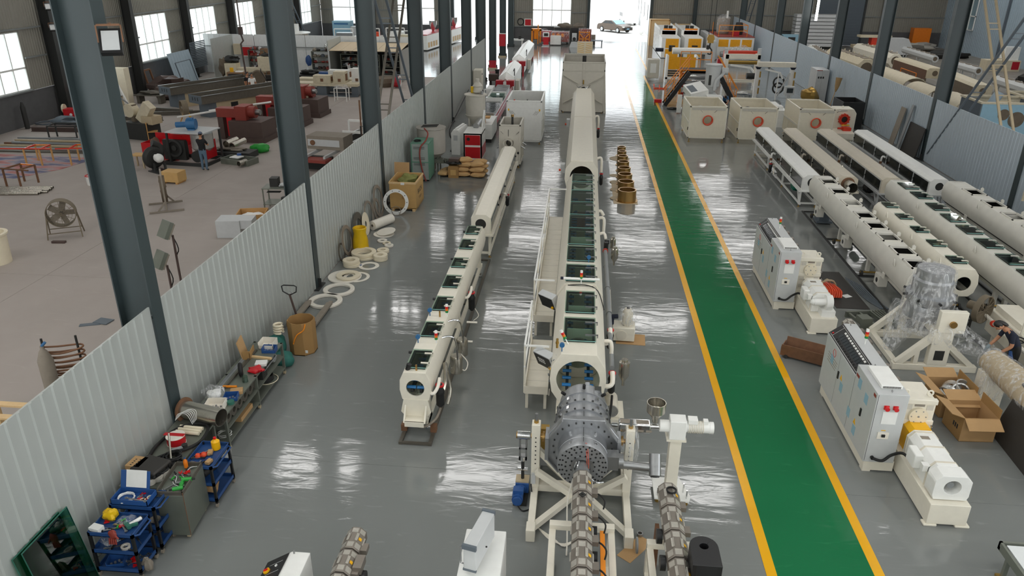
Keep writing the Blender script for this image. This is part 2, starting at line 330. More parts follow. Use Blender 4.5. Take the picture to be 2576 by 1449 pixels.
# roof with daylight strips
ST('ceiling', 'roof_underside', bx(-31, -26, 11.1, 39.5, 91.2, 11.2))
em = bpy.data.materials.new('daylight_panel'); em.use_nodes = True
nt = em.node_tree; nt.nodes.remove(nt.nodes['Principled BSDF']); e_ = nt.nodes.new('ShaderNodeEmission'); e_.inputs[0].default_value = (1, .985, .96, 1); e_.inputs[1].default_value = SKYLIGHT
nt.links.new(e_.outputs[0], nt.nodes['Material Output'].inputs[0]); MATS['daylight_panel'] = em
for k, y in enumerate([-18, -10, -2, 6, 14, 25.6, 41.2, 54.5, 63.5, 72, 80]):
    for i, (a, b) in enumerate([(-28.5, -25), (-20.5, -16.5), (-12.2, -8.8), (-5.6, -1.8), (3, 6.8), (11, 14.5), (19, 23), (27, 31), (34, 37.5)]):
        o = ST('window_%d' % (100+k*10+i), 'daylight_panel', bx(a, y-.6, 11.02, b, y+.6, 11.09))
# inner partition walls: one ribbed sheet for each bay
COLL = [3.6, 11.6, 19.62, 27.62, 35.9, 43.7, 51.85, 59.5]
wl = ST('wall_inner_left', 'girt', bx(-7.5, 3.6, .3, -7.46, 59.5, .36), bx(-7.5, 3.6, 2.9, -7.46, 59.5, 2.96))
for i in range(len(COLL)-1):
    P(wl, 'sheet', 'panel_left', corr('x', -7.42, COLL[i]+.17, COLL[i+1]-.17, .01, 3.18))
P(wl, 'sheet', 'panel_left', corr('x', -7.42, -4, 3.45, .01, 3.18))
COLR = [13.2, 21.3, 29.4, 37.65, 46.25, 54.4, 62.8, 71, 79.2, 87.4]
wr = ST('wall_inner_right', 'girt', bx(16.58, 13, .3, 16.62, 91, .36), bx(16.58, 13, 2.6, 16.62, 91, 2.66))
for i in range(len(COLR)-1):
    P(wr, 'sheet', 'panel_right', corr('x', 16.54, COLR[i]+.12, COLR[i+1]-.12, .01, 2.91, face=-1))
P(wr, 'sheet', 'panel_right', corr('x', 16.54, 87.5, 91, .01, 2.91, face=-1))
# cross wall in the left hall
wc = ST('wall_cross', 'girt', bx(-30.4, 60.92, 2.05, -13.7, 60.98, 2.12))
for a in (-30.4, -26.2, -22, -17.8): P(wc, 'sheet', 'white_panel', corr('y', 61.05, a+.01, a+4.16, .01, 3.0, per=.45, dep=.015, rib=.03, face=-1))
P(wc, 'sheet', 'panel_left', corr('x', -27.95, 57.2, 61, .01, 3.0, per=.3, dep=.015))
# outer left wall with windows
XW = -30.6
wo = ST('wall_left', 'dado', bx(XW-.25, -6, 0, XW, 91, 1.78))
wins = [(28, 32.1), (36.4, 40.5), (44.2, 48.3), (52.1, 56.2), (59.9, 64.1), (67.8, 72), (75.8, 79.9), (83.6, 87.7)]
u = -6
for a, b in wins+[(91, 91)]:
    P(wo, 'sheet', 'wall_metal', corr('x', XW, u, a, 1.8, 11.1, .2, .03, .08)); u = b
    if a < 91:
        P(wo, 'sheet', 'wall_metal', corr('x', XW, a, b, 4.92, 11.1, .2, .03, .08))
        P(wo, 'sill', 'girt', bx(XW-.15, a-.1, 1.78, XW+.1, b+.1, 1.86))
for z in (3.5, 5.02, 6.7): P(wo, 'girt', 'girt', *[bx(XW+.05, (([-6]+[w[1] for w in wins])[i] if z < 4 else -6), z, XW+.13, (([w[0] for w in wins]+[91])[i] if z < 4 else 91), z+.08) for i in range(9 if z < 4 else 1)])
def window(n, ax, pos, u0, u1, z0, z1, cols=4, zs=.62):
    w = link('window_%d' % n, None); w['kind'] = 'structure'
    q = lambda a, b, c, d, e=.05: bx(pos-e, a, c, pos+e, b, d) if ax == 'x' else bx(a, pos-e, c, b, pos+e, d)
    zm = z1-(z1-z0)*zs; t = .05
    P(w, 'frame', 'white', q(u0, u1, z0, z0+t), q(u0, u1, z1-t, z1), q(u0, u0+t, z0, z1), q(u1-t, u1, z0, z1), q(u0, u1, zm-t, zm+t))
    du = (u1-u0)/cols
    for i in range(1, cols): P(w, 'mullion', 'white', q(u0+i*du-.035, u0+i*du+.035, z0+t, zm-t), q(u0+i*du-.035, u0+i*du+.035, zm+t, z1-t))
    for i in range(cols):
        for a, b in ((z0+t, zm-t), (zm+t, z1-t)): P(w, 'pane', 'glass_clear', q(u0+i*du+.04, u0+(i+1)*du-.04, a, b, .004))
for i, (a, b) in enumerate(wins): window(i+1, 'x', XW-.06, a, b, 1.87, 4.92)
# far gable wall
YF = 91.05
wf = ST('wall_far', 'dado', *[bx(a, YF, 0, b, YF+.25, 1.5) for a, b in ((-30.6, -15.05), (-8.15, .43), (7.4, 25.2), (30.6, 39.4))])
def far_sheet(a, b, z0, z1): P(wf, 'sheet', 'wall_metal', corr('y', YF, a, b, z0, z1, .24, .03, .07, face=-1))
for a, b in ((-30.6, -29.2), (-25, -21.5), (-17.2, -15.05), (-8.15, -5.9), (-1.55, .43), (7.4, 20), (20, 25.2), (30.6, 39.3)): far_sheet(a, b, 1.5, 11.1)
for a, b in ((-29.2, -25), (-21.5, -17.2), (-5.9, -1.55)): far_sheet(a, b, 7.4, 11.1)
for a, b in ((-15.05, -8.15), (.43, 7.4)): far_sheet(a, b, 8.4, 11.1)
far_sheet(25.2, 30.6, 5.2, 11.1)
for z in (3.0, 5.4, 8.5): P(wf, 'girt', 'girt', *[bx(a, YF-.14, z, b, YF-.06, z+.1) for a, b in (((-30.6, -29.2), (-25, -21.5), (-17.2, -15.05), (-8.15, -5.9), (-1.55, .43), (7.4, 25), (30.6, 39)) if z < 6 else ((-30.6, 39),))])
P(wf, 'skirt_board', 'girt', bx(7.4, YF-.1, 1.45, 25, YF-.04, 1.55), bx(-8.15, YF-.1, 1.45, .43, YF-.04, 1.55))
for i, (a, b) in enumerate(((-29.2, -25), (-21.5, -17.2), (-5.9, -1.55))):
    window(20+i, 'y', YF+.08, a, b, 1.55, 4.75, 4 if i == 2 else 2, .46); window(24+i, 'y', YF+.08, a, b, 4.75, 7.4, 4 if i == 2 else 2, .5)
# right hall: outer blue wall, roller door in the gable
w2 = ST('wall_right', 'wall_blue', corr('x', 39.0, 20, 91.2, 0, 11.1, .35, .02, .05, face=-1))
w3 = ST('wall_rear', 'wall_metal', bx(-31, -26.3, 0, 39.5, -26, 11.1))
P(w2, 'post', 'slate', *[bx(38.8, y-.08, 0, 38.95, y+.08, 11) for y in (38, 46, 54, 62, 70, 78, 86)])
window(30, 'x', 38.9, 83.9, 85.1, 2.3, 5.9, 1, .62)
d = link('door_1', None); d['kind'] = 'structure'
P(d, 'frame', 'dark_steel', bx(25.2, YF-.1, 0, 25.4, YF+.1, 5.2), bx(30.4, YF-.1, 0, 30.6, YF+.1, 5.2), bx(25.2, YF-.1, 5, 30.6, YF+.1, 5.2))
for k in range(33): P(d, 'slat', 'slate', bx(25.4, YF+.02*(k % 2), .0+k*.15, 30.4, YF+.06, .155+k*.15))
# door jambs of the open gateways
for i, x in enumerate((.43, 7.4, -15.05, -8.15)):
    ST('trim_%d' % (10+i), 'column_paint', bx(x-.16, YF-.35, 0, x+.16, YF+.2, 11.0))
# outside: neighbouring building seen through the right gateway
b_ = T('neighbour_building', 'pale blue clad building standing outside the open gateway', 'building', (7.9, 100, 0))
P(b_, 'wall', 'white_panel', corr('x', 0, -6, 30, 0, 8, .3, .02, .05, face=-1, th=4))
for k in range(5): P(b_, 'window_pane', 'glass_dark', bx(-.06, -4+k*6, 1.6, -.025, -1.4+k*6, 3.4))
P(b_, 'skirting', 'light_grey', bx(-.1, -6, 0, -.025, 30, .9))
# steel columns
def column(x0, x1, y, h=11.0, lab='', bw=.32, base=True, mt='column_paint', grp='grey steel columns'):
    c = T('steel_column', lab, 'column', ((x0+x1)/2, y, 0), 0, grp); d = (x1-x0)/2
    P(c, 'flange', mt, bx(-d, -bw/2, 0, -d+.022, bw/2, h)); P(c, 'flange', mt, bx(d-.022, -bw/2, 0, d, bw/2, h))
    P(c, 'web', mt, bx(-d+.022, -.008, 0, d-.022, .008, h))
    if base:
        P(c, 'base_plate', 'dark_steel', bx(-d-.1, -.3, 0, d+.1, .3, .03))
        P(c, 'stiffener', 'dark_steel', bx(-d-.09, -.01, .03, -d, .01, .28), bx(d, -.01, .03, d+.09, .01, .28))
    return c
ORD = ['nearest', 'second', 'third', 'fourth', 'fifth', 'sixth', 'seventh', 'eighth', 'ninth', 'tenth']
for i, y in enumerate(COLL[1:]): column(-8.02, -7.38, y, lab='grey steel column, %s of the row along the left partition' % ORD[i])
for i, y in enumerate((66.9, 75.3, 83.7)): column(-8.0, -7.4, y, lab='grey steel column standing free past the left partition, %s of three' % ORD[i])
for i, y in enumerate(COLR[2:]): column(16.5, 17.12, y, lab='grey steel column, %s of the row along the right partition' % ORD[i])
for i, y in enumerate((34.3, 42.45, 50.6, 58.3, 66.3, 74.3, 82.3)): column(-30.45, -29.85, y, bw=.36, mt='dark_steel', lab='dark steel column, %s against the windowed left wall' % ORD[i], grp='columns against the left wall')  # dark material stands in for the backlit shade on these columns
for i, x in enumerate((-24.3, -12.2)): column(x-.2, x+.2, 90.7, lab='grey steel post against the far gable wall, %s from the left' % ORD[i].replace('nearest', 'first'))
for i, x in enumerate((12.2, 21.4, 32.5)): column(x-.2, x+.2, 90.7, lab='dark gable post behind the right partition, %s from the gateway' % ORD[i].replace('nearest', 'first'))
# cross braces made like ladders
def ladder(lab, x0, x1, p, q, n, mt='slate', grp='ladder braces between columns'):
    t = T('ladder_brace', lab, 'brace', ((x0+x1)/2, p[0], p[1]), 0, grp); h = (x1-x0)/2; dy = q[0]-p[0]; dz = q[1]-p[1]
    for s in (-h, h): P(t, 'rail', mt, bar((s, 0, 0), (s, dy, dz), .09, .06))
    for i in range(n):
        k = (i+.5)/n
        for e in (-.012, .012): P(t, 'rung', mt, bar((-h, dy*(k+e), dz*(k+e)), (h, dy*(k+e), dz*(k+e)), .05, .04))
ladder('dark ladder-like brace leaning right between third and fourth left columns', -7.95, -7.5, (28.0, 9.6), (35.6, 1.0), 7)
ladder('rusty ladder-like brace leaning left between third and fourth left columns', -8.0, -7.55, (35.6, 9.8), (28.2, 1.6), 7, 'rail_steel')
ladder('dark ladder-like brace rising right beside the nearest right column', 16.55, 17.0, (37.2, .4), (29.8, 9.4), 7)
ladder('tan ladder-like brace falling towards the right frame edge', 16.6, 17.05, (37.3, 9.6), (29.7, .6), 7, 'tan')
ladder('thin ladder-like brace against the corner window of the left wall', -29.6, -29.2, (75, 8), (81.5, 1), 7)
ladder('thin ladder-like brace crossing the corner window leftwards', -29.55, -29.25, (81.5, 8), (75, 1), 7)
ladder('dark ladder-like brace beyond the far end of the right partition', 16.6, 17.05, (79.4, 9), (87.2, .5), 7)
# flood lamps on the columns
def flood(lab, loc, rz, tilt=35):
    t = T('flood_lamp', lab, 'lamp', loc, rz, 'flood lamps')
    P(t, 'bracket', 'rust', bar((0, .25, .25), (0, 0, .25), .03), bar((-.16, 0, .25), (.16, 0, .25), .03), bar((-.17, 0, .25), (-.17, -.02, 0), .02), bar((.17, 0, .25), (.17, -.02, 0), .02))
    b = P(t, 'housing', 'black', xf(bx(-.15, -.05, -.2, .15, .05, .2), (0, 0, 0), (R(-tilt), 0, 0)))
    P(b, 'lens', 'light_grey', xf(bx(-.12, -.058, -.16, .12, -.052, .16), (0, 0, 0), (R(-tilt), 0, 0)))
flood('black flood lamp on a rusty bracket on the nearest left column', (-7.14, 11.4, 7.65), 25)
flood('small black flood lamp on the left hall column behind', (-29.7, 42.15, 5.0), 40)
flood('small flood lamp high on the left wall by the first window', (-29.7, 42.15, 6.1), 40)
# ================================================================ pipe line machines, generic builders
def mir(h): return [(x, z) for x, z in h]+[(-x, z) for x, z in reversed(h)]
def shell(half, y0, y1):
    o = mir(half); n = len(o); v = [(x, y, z) for y in (y0, y1) for x, z in o]
    return v, [(i, n+i, n+i+1, i+1) for i in range(n-1)]
def vtank(t, L, half, zc, r, covers, cw, m='cream', kind='glass', rim=.03, hinge=1, inner=True):
    "vacuum tank along +y: half = right outline from top edge to bottom edge"
    top = half[0][1]; tx = half[0][0]
    P(t, 'shell', m, shell(half, .03, L-.03))
    P(t, 'end_plate', m, holed(mir(half), (0, zc), r, 'y', 0, .035), bev=.006); P(t, 'end_plate', m, holed(mir(half), (0, zc), r, 'y', L-.035, L))
    for k in range(1, 3): P(t, 'bulkhead', m, holed(mir([(x*.98, zc+(z-zc)*.98) for x, z in half]), (0, zc), r*.85, 'y', L*k/3, L*k/3+.02))
    s = [bx(-tx, 0.03, top-.02, -cw+.04, L-.03, top), bx(cw-.04, .03, top-.02, tx, L-.03, top)]; y = .03
    for a, b in covers+[(L+.01, 0)]: s.append(bx(-cw+.04, y, top-.02, cw-.04, a+.04, top)); y = b-.04
    P(t, 'top_plate', m, *s)
    for a, b in covers:
        if kind == 'open':
            P(t, 'hatch_rim', m, bx(-cw, a, top, cw, a+.04, top+rim), bx(-cw, b-.04, top, cw, b, top+rim), bx(-cw, a, top, -cw+.04, b, top+rim), bx(cw-.04, a, top, cw, b, top+rim))
            P(t, 'hinge_lug', m, pz([(cw+.02, top), (cw+.12, top), (cw+.12, top+.1), (cw+.07, top+.14), (cw+.02, top+.1)], 'y', (a+b)/2+.16, (a+b)/2+.2)); continue
        c = P(t, 'cover', 'black' if kind != 'frame' else 'dark', bx(-cw+.02, a, top, cw-.02, a+.05, top+.03), bx(-cw+.02, b-.05, top, cw-.02, b, top+.03), bx(-cw+.02, a, top, -cw+.07, b, top+.03), bx(cw-.07, a, top, cw-.02, b, top+.03))
        P(c, 'glass_pane', 'glass', bx(-cw, a-.02, top+.034, cw, b+.02, top+.05))
        P(c, 'pane_edge', 'glass_edge', bx(-cw, a-.026, top+.034, cw, a-.02, top+.05))
        if hinge:
            for q in (.22, .78):
                yy = a+(b-a)*q; P(c, 'hinge', 'steel' if hinge == 1 else m, bx(cw-.66*cw, yy-.018, top+.052, cw+.04, yy+.018, top+.068), bx(cw+.025, yy-.018, top, cw+.045, yy+.018, top+.068))
    if inner:
        for sx in (-1, 1):
            x = sx*r*.5; z = zc-r*.55
            P(t, 'guide_rail', 'dark_steel', bx(x-.03, .1, z-.05, x+.03, L-.1, z+.02), *[bx(x-.02, .2+i*.6, zc-r*1.1, x+.02, .24+i*.6, z) for i in range(int(L/.6))])
            P(t, 'roller', 'blue_roller', *[cy((x-sx*.08, .15+i*.28, z+.04), (x+sx*.1, .15+i*.28, z+.04), .035, 8) for i in range(int((L-.3)/.28))])
def legs(t, m, xs, ys, z0, z1, w=.08, name='leg'):
    for y in ys:
        for x in xs: P(t, name, m, bx(x-w/2, y-w/2, z0, x+w/2, y+w/2, z1))
def filt(t, p, h=.5, r=.075, m='black', pipe=None, name='filter'):
    f = P(t, name, m, lt([(r*.55, 0), (r, .05), (r, h*.6), (r*1.12, h*.62), (r*1.12, h*.7), (r*.8, h*.8), (r*.6, h)], p, 14))
    P(f, 'pipe_clamp', 'cap_red', rg((p[0], p[1], p[2]+h*.95), 'z', r*1.05, r*.5, .03, 14))
def cyc(t, p, h=.5, r=.1):
    P(t, 'separator', 'stainless', lt([(.03, 0), (.03, .1), (r, h*.45), (r, h), (r*.6, h+.02), (r*.6, h+.07)], p, 16))
def stack_light(t, p, rx=0, ry=0):
    s = P(t, 'signal_tower', 'white', xf(cy((0, 0, 0), (0, 0, .14), .012, 8), p, (R(rx), R(ry), 0)), xf(cy((0, 0, .29), (0, 0, .34), .032, 10), p, (R(rx), R(ry), 0)))
    for i, c in enumerate(('lamp_green', 'amber', 'cap_red')): P(s, 'lamp', c, xf(cy((0, 0, .14+i*.05), (0, 0, .19+i*.05), .034, 10), p, (R(rx), R(ry), 0)))
def gauge(t, p): P(t, 'gauge', 'motor_blue', cy(p, (p[0], p[1], p[2]+.1), .012, 6), cy((p[0], p[1]-.02, p[2]+.14), (p[0], p[1]+.03, p[2]+.14), .05, 12))
# ---------------------------------------------------------------- centre line: big vacuum tank
HB = [(.35, 1.78), (.53, 1.48), (.56, 1.2), (.52, .92), (.38, .7), (.2, .6)]
t = T('vacuum_tank', 'long cream vacuum tank with round open mouth behind the grey die head', 'vacuum tank', (.18, 13.05, 0))
vtank(t, 3.4, HB, 1.2, .43, [(.52, 1.56), (1.86, 2.96)], .33)
P(t, 'flange_bolts', 'slate', *[cy((.585*math.cos(a), .16+.1*(i % 2), 1.2+.6*math.sin(a)), (.6*math.cos(a), .16+.1*(i % 2), 1.2+.62*math.sin(a)), .02, 6) for i, a in enumerate([R(130+8*k) for k in range(14)])])
P(t, 'seam_ring', 'cream', *[bx(-.575, .1, .75+.02*k, -.565, .34, .77+.02*k) for k in range(1)])
P(t, 'base_frame', 'cream', bx(-.42, .1, .28, -.3, 3.3, .4), bx(.3, .1, .28, .42, 3.3, .4), bx(-.4, .15, .28, .4, .27, .4), bx(-.4, 3.1, .28, .4, 3.22, .4), bx(-.35, .4, .4, .35, .5, .66), bx(-.35, 2.8, .4, .35, 2.9, .66))
legs(t, 'cream2', (-.36, .36), (.3, 3.1), 0, .28, .1)
b = P(t, 'control_box', 'light_grey', xf(bx(-.09, -.24, -.2, .09, .24, .2), (-.66, .68, 1.28), (0, R(-25), R(48))), bev=.01); P(b, 'control_panel', 'black', xf(bx(-.098, -.22, -.17, -.09, .22, .18), (-.66, .68, 1.28), (0, R(-25), R(48))))
P(b, 'push_buttons', 'white', *[xf(bx(-.104, -.05+.05*i, -.04+.05*j, -.098, -.025+.05*i, -.015+.05*j), (-.66, .68, 1.28), (0, R(-25), R(48))) for i in range(4) for j in range(3)])
P(b, 'emergency_button', 'yellow', xf(cy((-.13, -.16, -.1), (-.095, -.16, -.1), .035, 10), (-.66, .68, 1.28), (0, R(-25), R(48))))
stack_light(t, (-.22, .42, 1.78), 0, -28); gauge(t, (-.34, .1, 1.78))
P(t, 'valve', 'brass', cy((-.44, .3, 1.75), (-.44, .3, 1.95), .025, 8), cy((-.44, .3, 1.84), (-.44, .3, 1.88), .035, 8))
filt(t, (.7, .55, .62)); filt(t, (.72, 2.5, .62)); cyc(t, (.95, .75, .7), .55, .11)
P(t, 'water_pipe', 'plastic_white', tb([(.5, .3, .95), (.6, .25, .95), (.7, .3, 1.0), (.7, .5, 1.15)], .05, 8, 3)); P(t, 'water_pipe', 'plastic_white', tb([(.5, 2.1, 1.0), (.6, 2.0, 1.0), (.7, 2.1, 1.05), (.71, 2.45, 1.15)], .05, 8, 3))
P(t, 'elbow_pipe', 'plastic_white', tb([(.5, 1.35, 1.4), (.66, 1.32, 1.42), (.7, 1.3, 1.3), (.7, 1.3, 1.1)], .04, 8, 3))
P(t, 'return_pipe', 'mid_grey', tb([(.7, .75, 1.1), (.7, 2.0, 1.12), (.7, 2.3, 1.1)], .05, 10)); P(t, 'hose', 'rubber', tb([(.72, .45, .62), (.7, .2, .5), (.66, .0, .25), (.62, -.1, .1)], .025, 6, 4)); P(t, 'cable', 'rubber', tb([(-.3, 3.35, 1.8), (.1, 3.36, 1.82), (.4, 3.2, 1.75), (.55, 2.7, 1.5)], .012, 5, 4))
p = P(t, 'pump_base', 'cream', bx(.35, .35, .0, 1.0, 1.1, .1), bx(.4, .4, .1, .9, 1.0, .14)); P(p, 'pump_motor', 'cream2', cy((.72, .36, .3), (.72, .9, .3), .15, 16)); P(p, 'fan_grille', 'mid_grey', *[rg((.72, .35, .3), 'y', .03*k+.02, .03*k+.008, .012, 16) for k in range(5)])
t2 = T('vacuum_tank', 'cream rear vacuum tank with a row of eight glass covers beside the walkway', 'vacuum tank', (.17, 16.5, 0))
vtank(t2, 9.85, [(.37, 1.8), (.55, 1.5), (.58, 1.2), (.54, .9), (.4, .68), (.2, .58)], 1.2, .42, [(.12, 1.12), (1.42, 2.45), (2.62, 3.85), (3.95, 5.05), (5.18, 6.32), (6.46, 7.62), (7.74, 8.58), (8.78, 9.76)], .36)
P(t2, 'oxide_liner', 'red_oxide', bx(-.3, 6.5, .85, .3, 8.4, .87), bx(-.5, 6.5, .86, -.48, 8.4, 1.45), bx(.48, 6.5, .86, .5, 8.4, 1.45))
P(t2, 'base_frame', 'cream', bx(-.42, .1, .28, -.3, 9.7, .4), bx(.3, .1, .28, .42, 9.7, .4)); legs(t2, 'cream2', (-.36, .36), (.4, 3.4, 6.4, 9.4), 0, .28, .1)
stack_light(t2, (.02, -.0, 1.8)); P(t2, 'tube_lamp', 'white', cy((-.4, .0, 1.93), (.45, .0, 1.93), .03, 10)); P(t2, 'lamp_cap', 'navy', cy((-.47, 0, 1.93), (-.4, 0, 1.93), .036, 10)); gauge(t2, (.2, 1.35, 1.82))
b = P(t2, 'control_box', 'light_grey', xf(bx(-.09, -.24, -.2, .09, .24, .2), (-.72, .1, 1.3), (0, R(-25), R(48))), bev=.01); P(b, 'control_panel', 'black', xf(bx(-.098, -.22, -.17, -.09, .22, .18), (-.72, .1, 1.3), (0, R(-25), R(48)))); P(b, 'emergency_button', 'yellow', xf(cy((-.13, -.16, -.1), (-.095, -.16, -.1), .035, 10), (-.72, .1, 1.3), (0, R(-25), R(48))))
P(t2, 'return_pipe', 'mid_grey', tb([(.72, -1.2, 1.05), (.72, .5, 1.05), (.72, 3.3, 1.08), (.72, 4.2, 1.1)], .06, 10)); P(t2, 'pipe_clamp', 'steel', *[rg((.72, y, 1.06), 'y', .075, .05, .04, 12) for y in (0, 1.5, 3)])
P(t2, 'valve_body', 'black', cy((.74, 4.3, .95), (.74, 4.3, 1.3), .07, 10), cy((.7, 4.6, 1.2), (.84, 4.6, 1.2), .06, 10)); P(t2, 'valve_wheel', 'orange_red', rg((.72, 4.1, 1.1), 'y', .08, .05, .04, 12))
cyc(t2, (.98, 3.9, .75), .5, .1); cyc(t2, (.95, 4.6, .85), .45, .08); P(t2, 'elbow_pipe', 'plastic_white', tb([(.5, 4.8, 1.35), (.68, 4.8, 1.4), (.74, 4.7, 1.25)], .045, 8, 3)); P(t2, 'elbow_pipe', 'plastic_white', tb([(.5, 6.4, 1.3), (.62, 6.4, 1.35), (.72, 6.35, 1.3), (.72, 6.3, .9)], .05, 8, 3)); P(t2, 'elbow_pipe', 'plastic_white', tb([(.5, 7.1, 1.3), (.62, 7.1, 1.35), (.72, 7.1, 1.2)], .05, 8, 3))
P(t2, 'cable', 'plastic_white', tb([(.8, -.5, .4), (.86, 1, .3), (.85, 2, .45), (.88, 3.3, .3)], .012, 5, 4))
# platforms with railings
def platform(lab, loc, L, w, z, end=True):
    t = T('access_platform', lab, 'platform', loc, 0, 'platforms beside the big tank')
    P(t, 'deck', 'cream', bx(0, 0, z-.04, w, L, z)); P(t, 'toe_board', 'cream2', bx(0, 0, z-.14, .03, L, z+.1)); P(t, 'toe_board', 'cream2', bx(0, -.02, z-.14, w, 0, z+.04))
    for k in range(max(2, int(L/1.5)+1)):
        y = .03+k*(L-.06)/max(1, int(L/1.5)); P(t, 'post', 'cream', bx(-.02, y-.02, z-.14, .02, y+.02, z+1.0))
    P(t, 'top_rail', 'white', bar((0, 0, z+1), (0, L, z+1), .04), bar((0, 0, z+1), (w, 0, z+1), .035)); P(t, 'mid_rail', 'white', bar((0, 0, z+.5), (0, L, z+.5), .035))
    if end: P(t, 'end_rail', 'white', bar((0, L, z+1), (w+.1, L, z+1), .04))
    for y in (.1, L-.1):
        for x in (.05, w-.06): P(t, 'leg', 'cream2', bx(x-.03, y-.03, 0, x+.03, y+.03, z-.04))
    P(t, 'tread_edge', 'beige', *[bx(.03, i*.45+.3, z, w, i*.45+.305, z+.003) for i in range(int(L/.45)-1)])
platform('short cream platform with railing beside the tank mouth', (-.93, 13.75, 0), 2.2, .5, .55, False)
platform('long cream railed platform beside the row of glass covers', (-.95, 17.15, 0), 8.0, .5, .58)
# pump standing on cardboard
S('cardboard_sheet', 'flat brown cardboard under the white pump', 'cardboard', 'cardboard', bx(-.35, -.28, 0, .38, .3, .012), loc=(1.5, 17.25, 0), rz=-3)
t = T('oil_pump', 'white film-wrapped pump standing on cardboard beside the big tank', 'pump', (1.32, 17.25, .012), -2)
P(t, 'tank', 'cream', bx(-.28, -.2, .03, .28, .25, .4), bev=.02); P(t, 'motor', 'cream2', lt([(.11, .4), (.13, .42), (.13, .75), (.08, .85)], (.08, .02, 0), 16)); P(t, 'knob', 'black', cy((.08, .02, .85), (.08, .02, .89), .04, 10)); P(t, 'round_cover', 'cream2', cy((-.05, -.2, .2), (-.05, -.215, .2), .13, 18))
P(t, 'valve_handle', 'navy', cy((-.3, 0, .4), (-.3, 0, .62), .05, 8), cy((-.4, 0, .6), (-.16, .05, .6), .06, 8)); P(t, 'film', 'film', blob((.08, .02, .62), (.5, .42, .56), .12, 3))
# spray tank
t = T('spray_tank', 'long plain cream octagonal cooling tank with round mouth down the centre', 'cooling tank', (.14, 28.2, 0))
H2 = [(.4, 1.8), (.62, 1.5), (.64, 1.1), (.55, .75), (.35, .62)]
P(t, 'shell', 'cream', shell(H2, .03, 17.3)); P(t, 'end_plate', 'cream', holed(mir(H2), (0, 1.18), .44, 'y', 0, .04)); P(t, 'end_plate', 'cream', holed(mir(H2), (0, 1.18), .3, 'y', 17.26, 17.3))
for a, b in ((.03, 8.6), (8.62, 17.27)): P(t, 'roof_plate', 'cream', bx(-.42, a, 1.795, .42, b, 1.82))
P(t, 'joint_strap', 'cream2', shell([(x*1.02, z*1.01) for x, z in H2], 8.56, 8.66), bx(-.41, 8.56, 1.818, .41, 8.66, 1.83))
P(t, 'inner_ring', 'dark', rg((0, 1.4, 1.18), 'y', .6, .34, .04)); P(t, 'base_frame', 'cream2', bx(-.5, .2, .3, -.4, 17, .42), bx(.4, .2, .3, .5, 17, .42)); legs(t, 'cream2', (-.45, .45), (.4, 4.3, 8.6, 12.8, 16.8), 0, .62, .1)
for y in (1.9, 10.6): P(t, 'vent_pipe', 'plastic_white', tb([(.6, y, 1.45), (.74, y, 1.5), (.8, y, 1.35), (.8, y, .9)], .05, 8, 3)); filt(t, (.8, y-.3, .45), .5, .07)
for y in (1.2, 10.2): P(t, 'side_box', 'light_grey', bx(-.82, y, 1.0, -.66, y+.35, 1.35)); P(t, 'side_knob', 'orange', cy((-.9, y+.1, 1.1), (-.82, y+.1, 1.1), .05, 8))
P(t, 'spool_ring', 'chrome', rg((0, 17.6, 1.6), 'y', .3, .26, .1)); P(t, 'spool_mount', 'cream2', bx(-.3, 17.3, 1.2, .3, 17.7, 1.3))
# ---------------------------------------------------------------- haul-off / cutter boxes
def hbox(name, lab, loc, w, d, h, m, panel, ring=None, cat='haul-off machine', xb=False, z0=.12, inside=True, low=True, rr=.22, grp=None):
    t = T(name, lab, cat, loc, 0, grp); f = .07
    P(t, 'frame', m, *[bx(x, y, z0, x+f, y+f, h) for x in (-w/2, w/2-f) for y in (0, d-f)], *[bx(-w/2, y, z, w/2, y+f, z+f) for y in (0, d-f) for z in (z0, h-f)], *[bx(x, 0, z, x+f, d, z+f) for x in (-w/2, w/2-f) for z in (z0, h-f)], bev=.006)
    q = [(-w/2+f, z0+f), (w/2-f, z0+f), (w/2-f, h-f), (-w/2+f, h-f)]; zc = 1.15
    P(t, 'front_panel', panel, holed(q, (0, zc), rr, 'y', .02, .04)); P(t, 'back_panel', panel, holed(q, (0, zc), rr, 'y', d-.04, d-.02))
    for s in (-1, 1):
        x = s*(w/2-.03); P(t, 'side_panel', panel, bx(x-.01, f, h*.55, x+.01, d-f, h-f))
        P(t, 'side_rail', m, bx(x-.03, f, h*.52, x+.03, d-f, h*.52+.06)); P(t, 'side_post', m, *[bx(x-.02, d*k-.03, z0+f, x+.02, d*k+.03, h*.52) for k in (.33, .66)])
        if low: P(t, 'lower_panel', panel, bx(x-.012, f, z0+f, x+.002, d-f, h*.52))
    for x in (-w/2+.1, w/2-.1):
        for y in (.08, d-.08): P(t, 'foot', 'brass', cy((x, y, 0), (x, y, .02), .06, 10), cy((x, y, .02), (x, y, z0), .02, 8))
    if ring: P(t, 'guide_ring', ring, tor((0, -.05, zc), 'y', rr, .03, 28, 8), rg((0, .02, zc), 'y', rr, rr-.02, .16, 28), *[xf(rg((0, .15, zc), 'y', rr, rr-.03, .04, 28))])
    if inside:
        P(t, 'track_unit', 'dark', *[xf(bx(-.1, .25, .3, .1, d-.25, .42), (0, 0, 1.15), (0, R(a), 0)) for a in (0, 120, 240)])
        P(t, 'track_arm', 'steel', *[xf(cy((0, d*k, .42), (0, d*k, .75), .03, 8), (0, 0, 1.15), (0, R(a), 0)) for a in (0, 120, 240) for k in (.3, .7)])
    P(t, 'pointer_slot', 'dark', bar((.3, -.002, 1.55), (.42, -.002, 1.67), .02, .01), bar((-.3, -.002, 1.55), (-.42, -.002, 1.67), .012, .01))
    return t
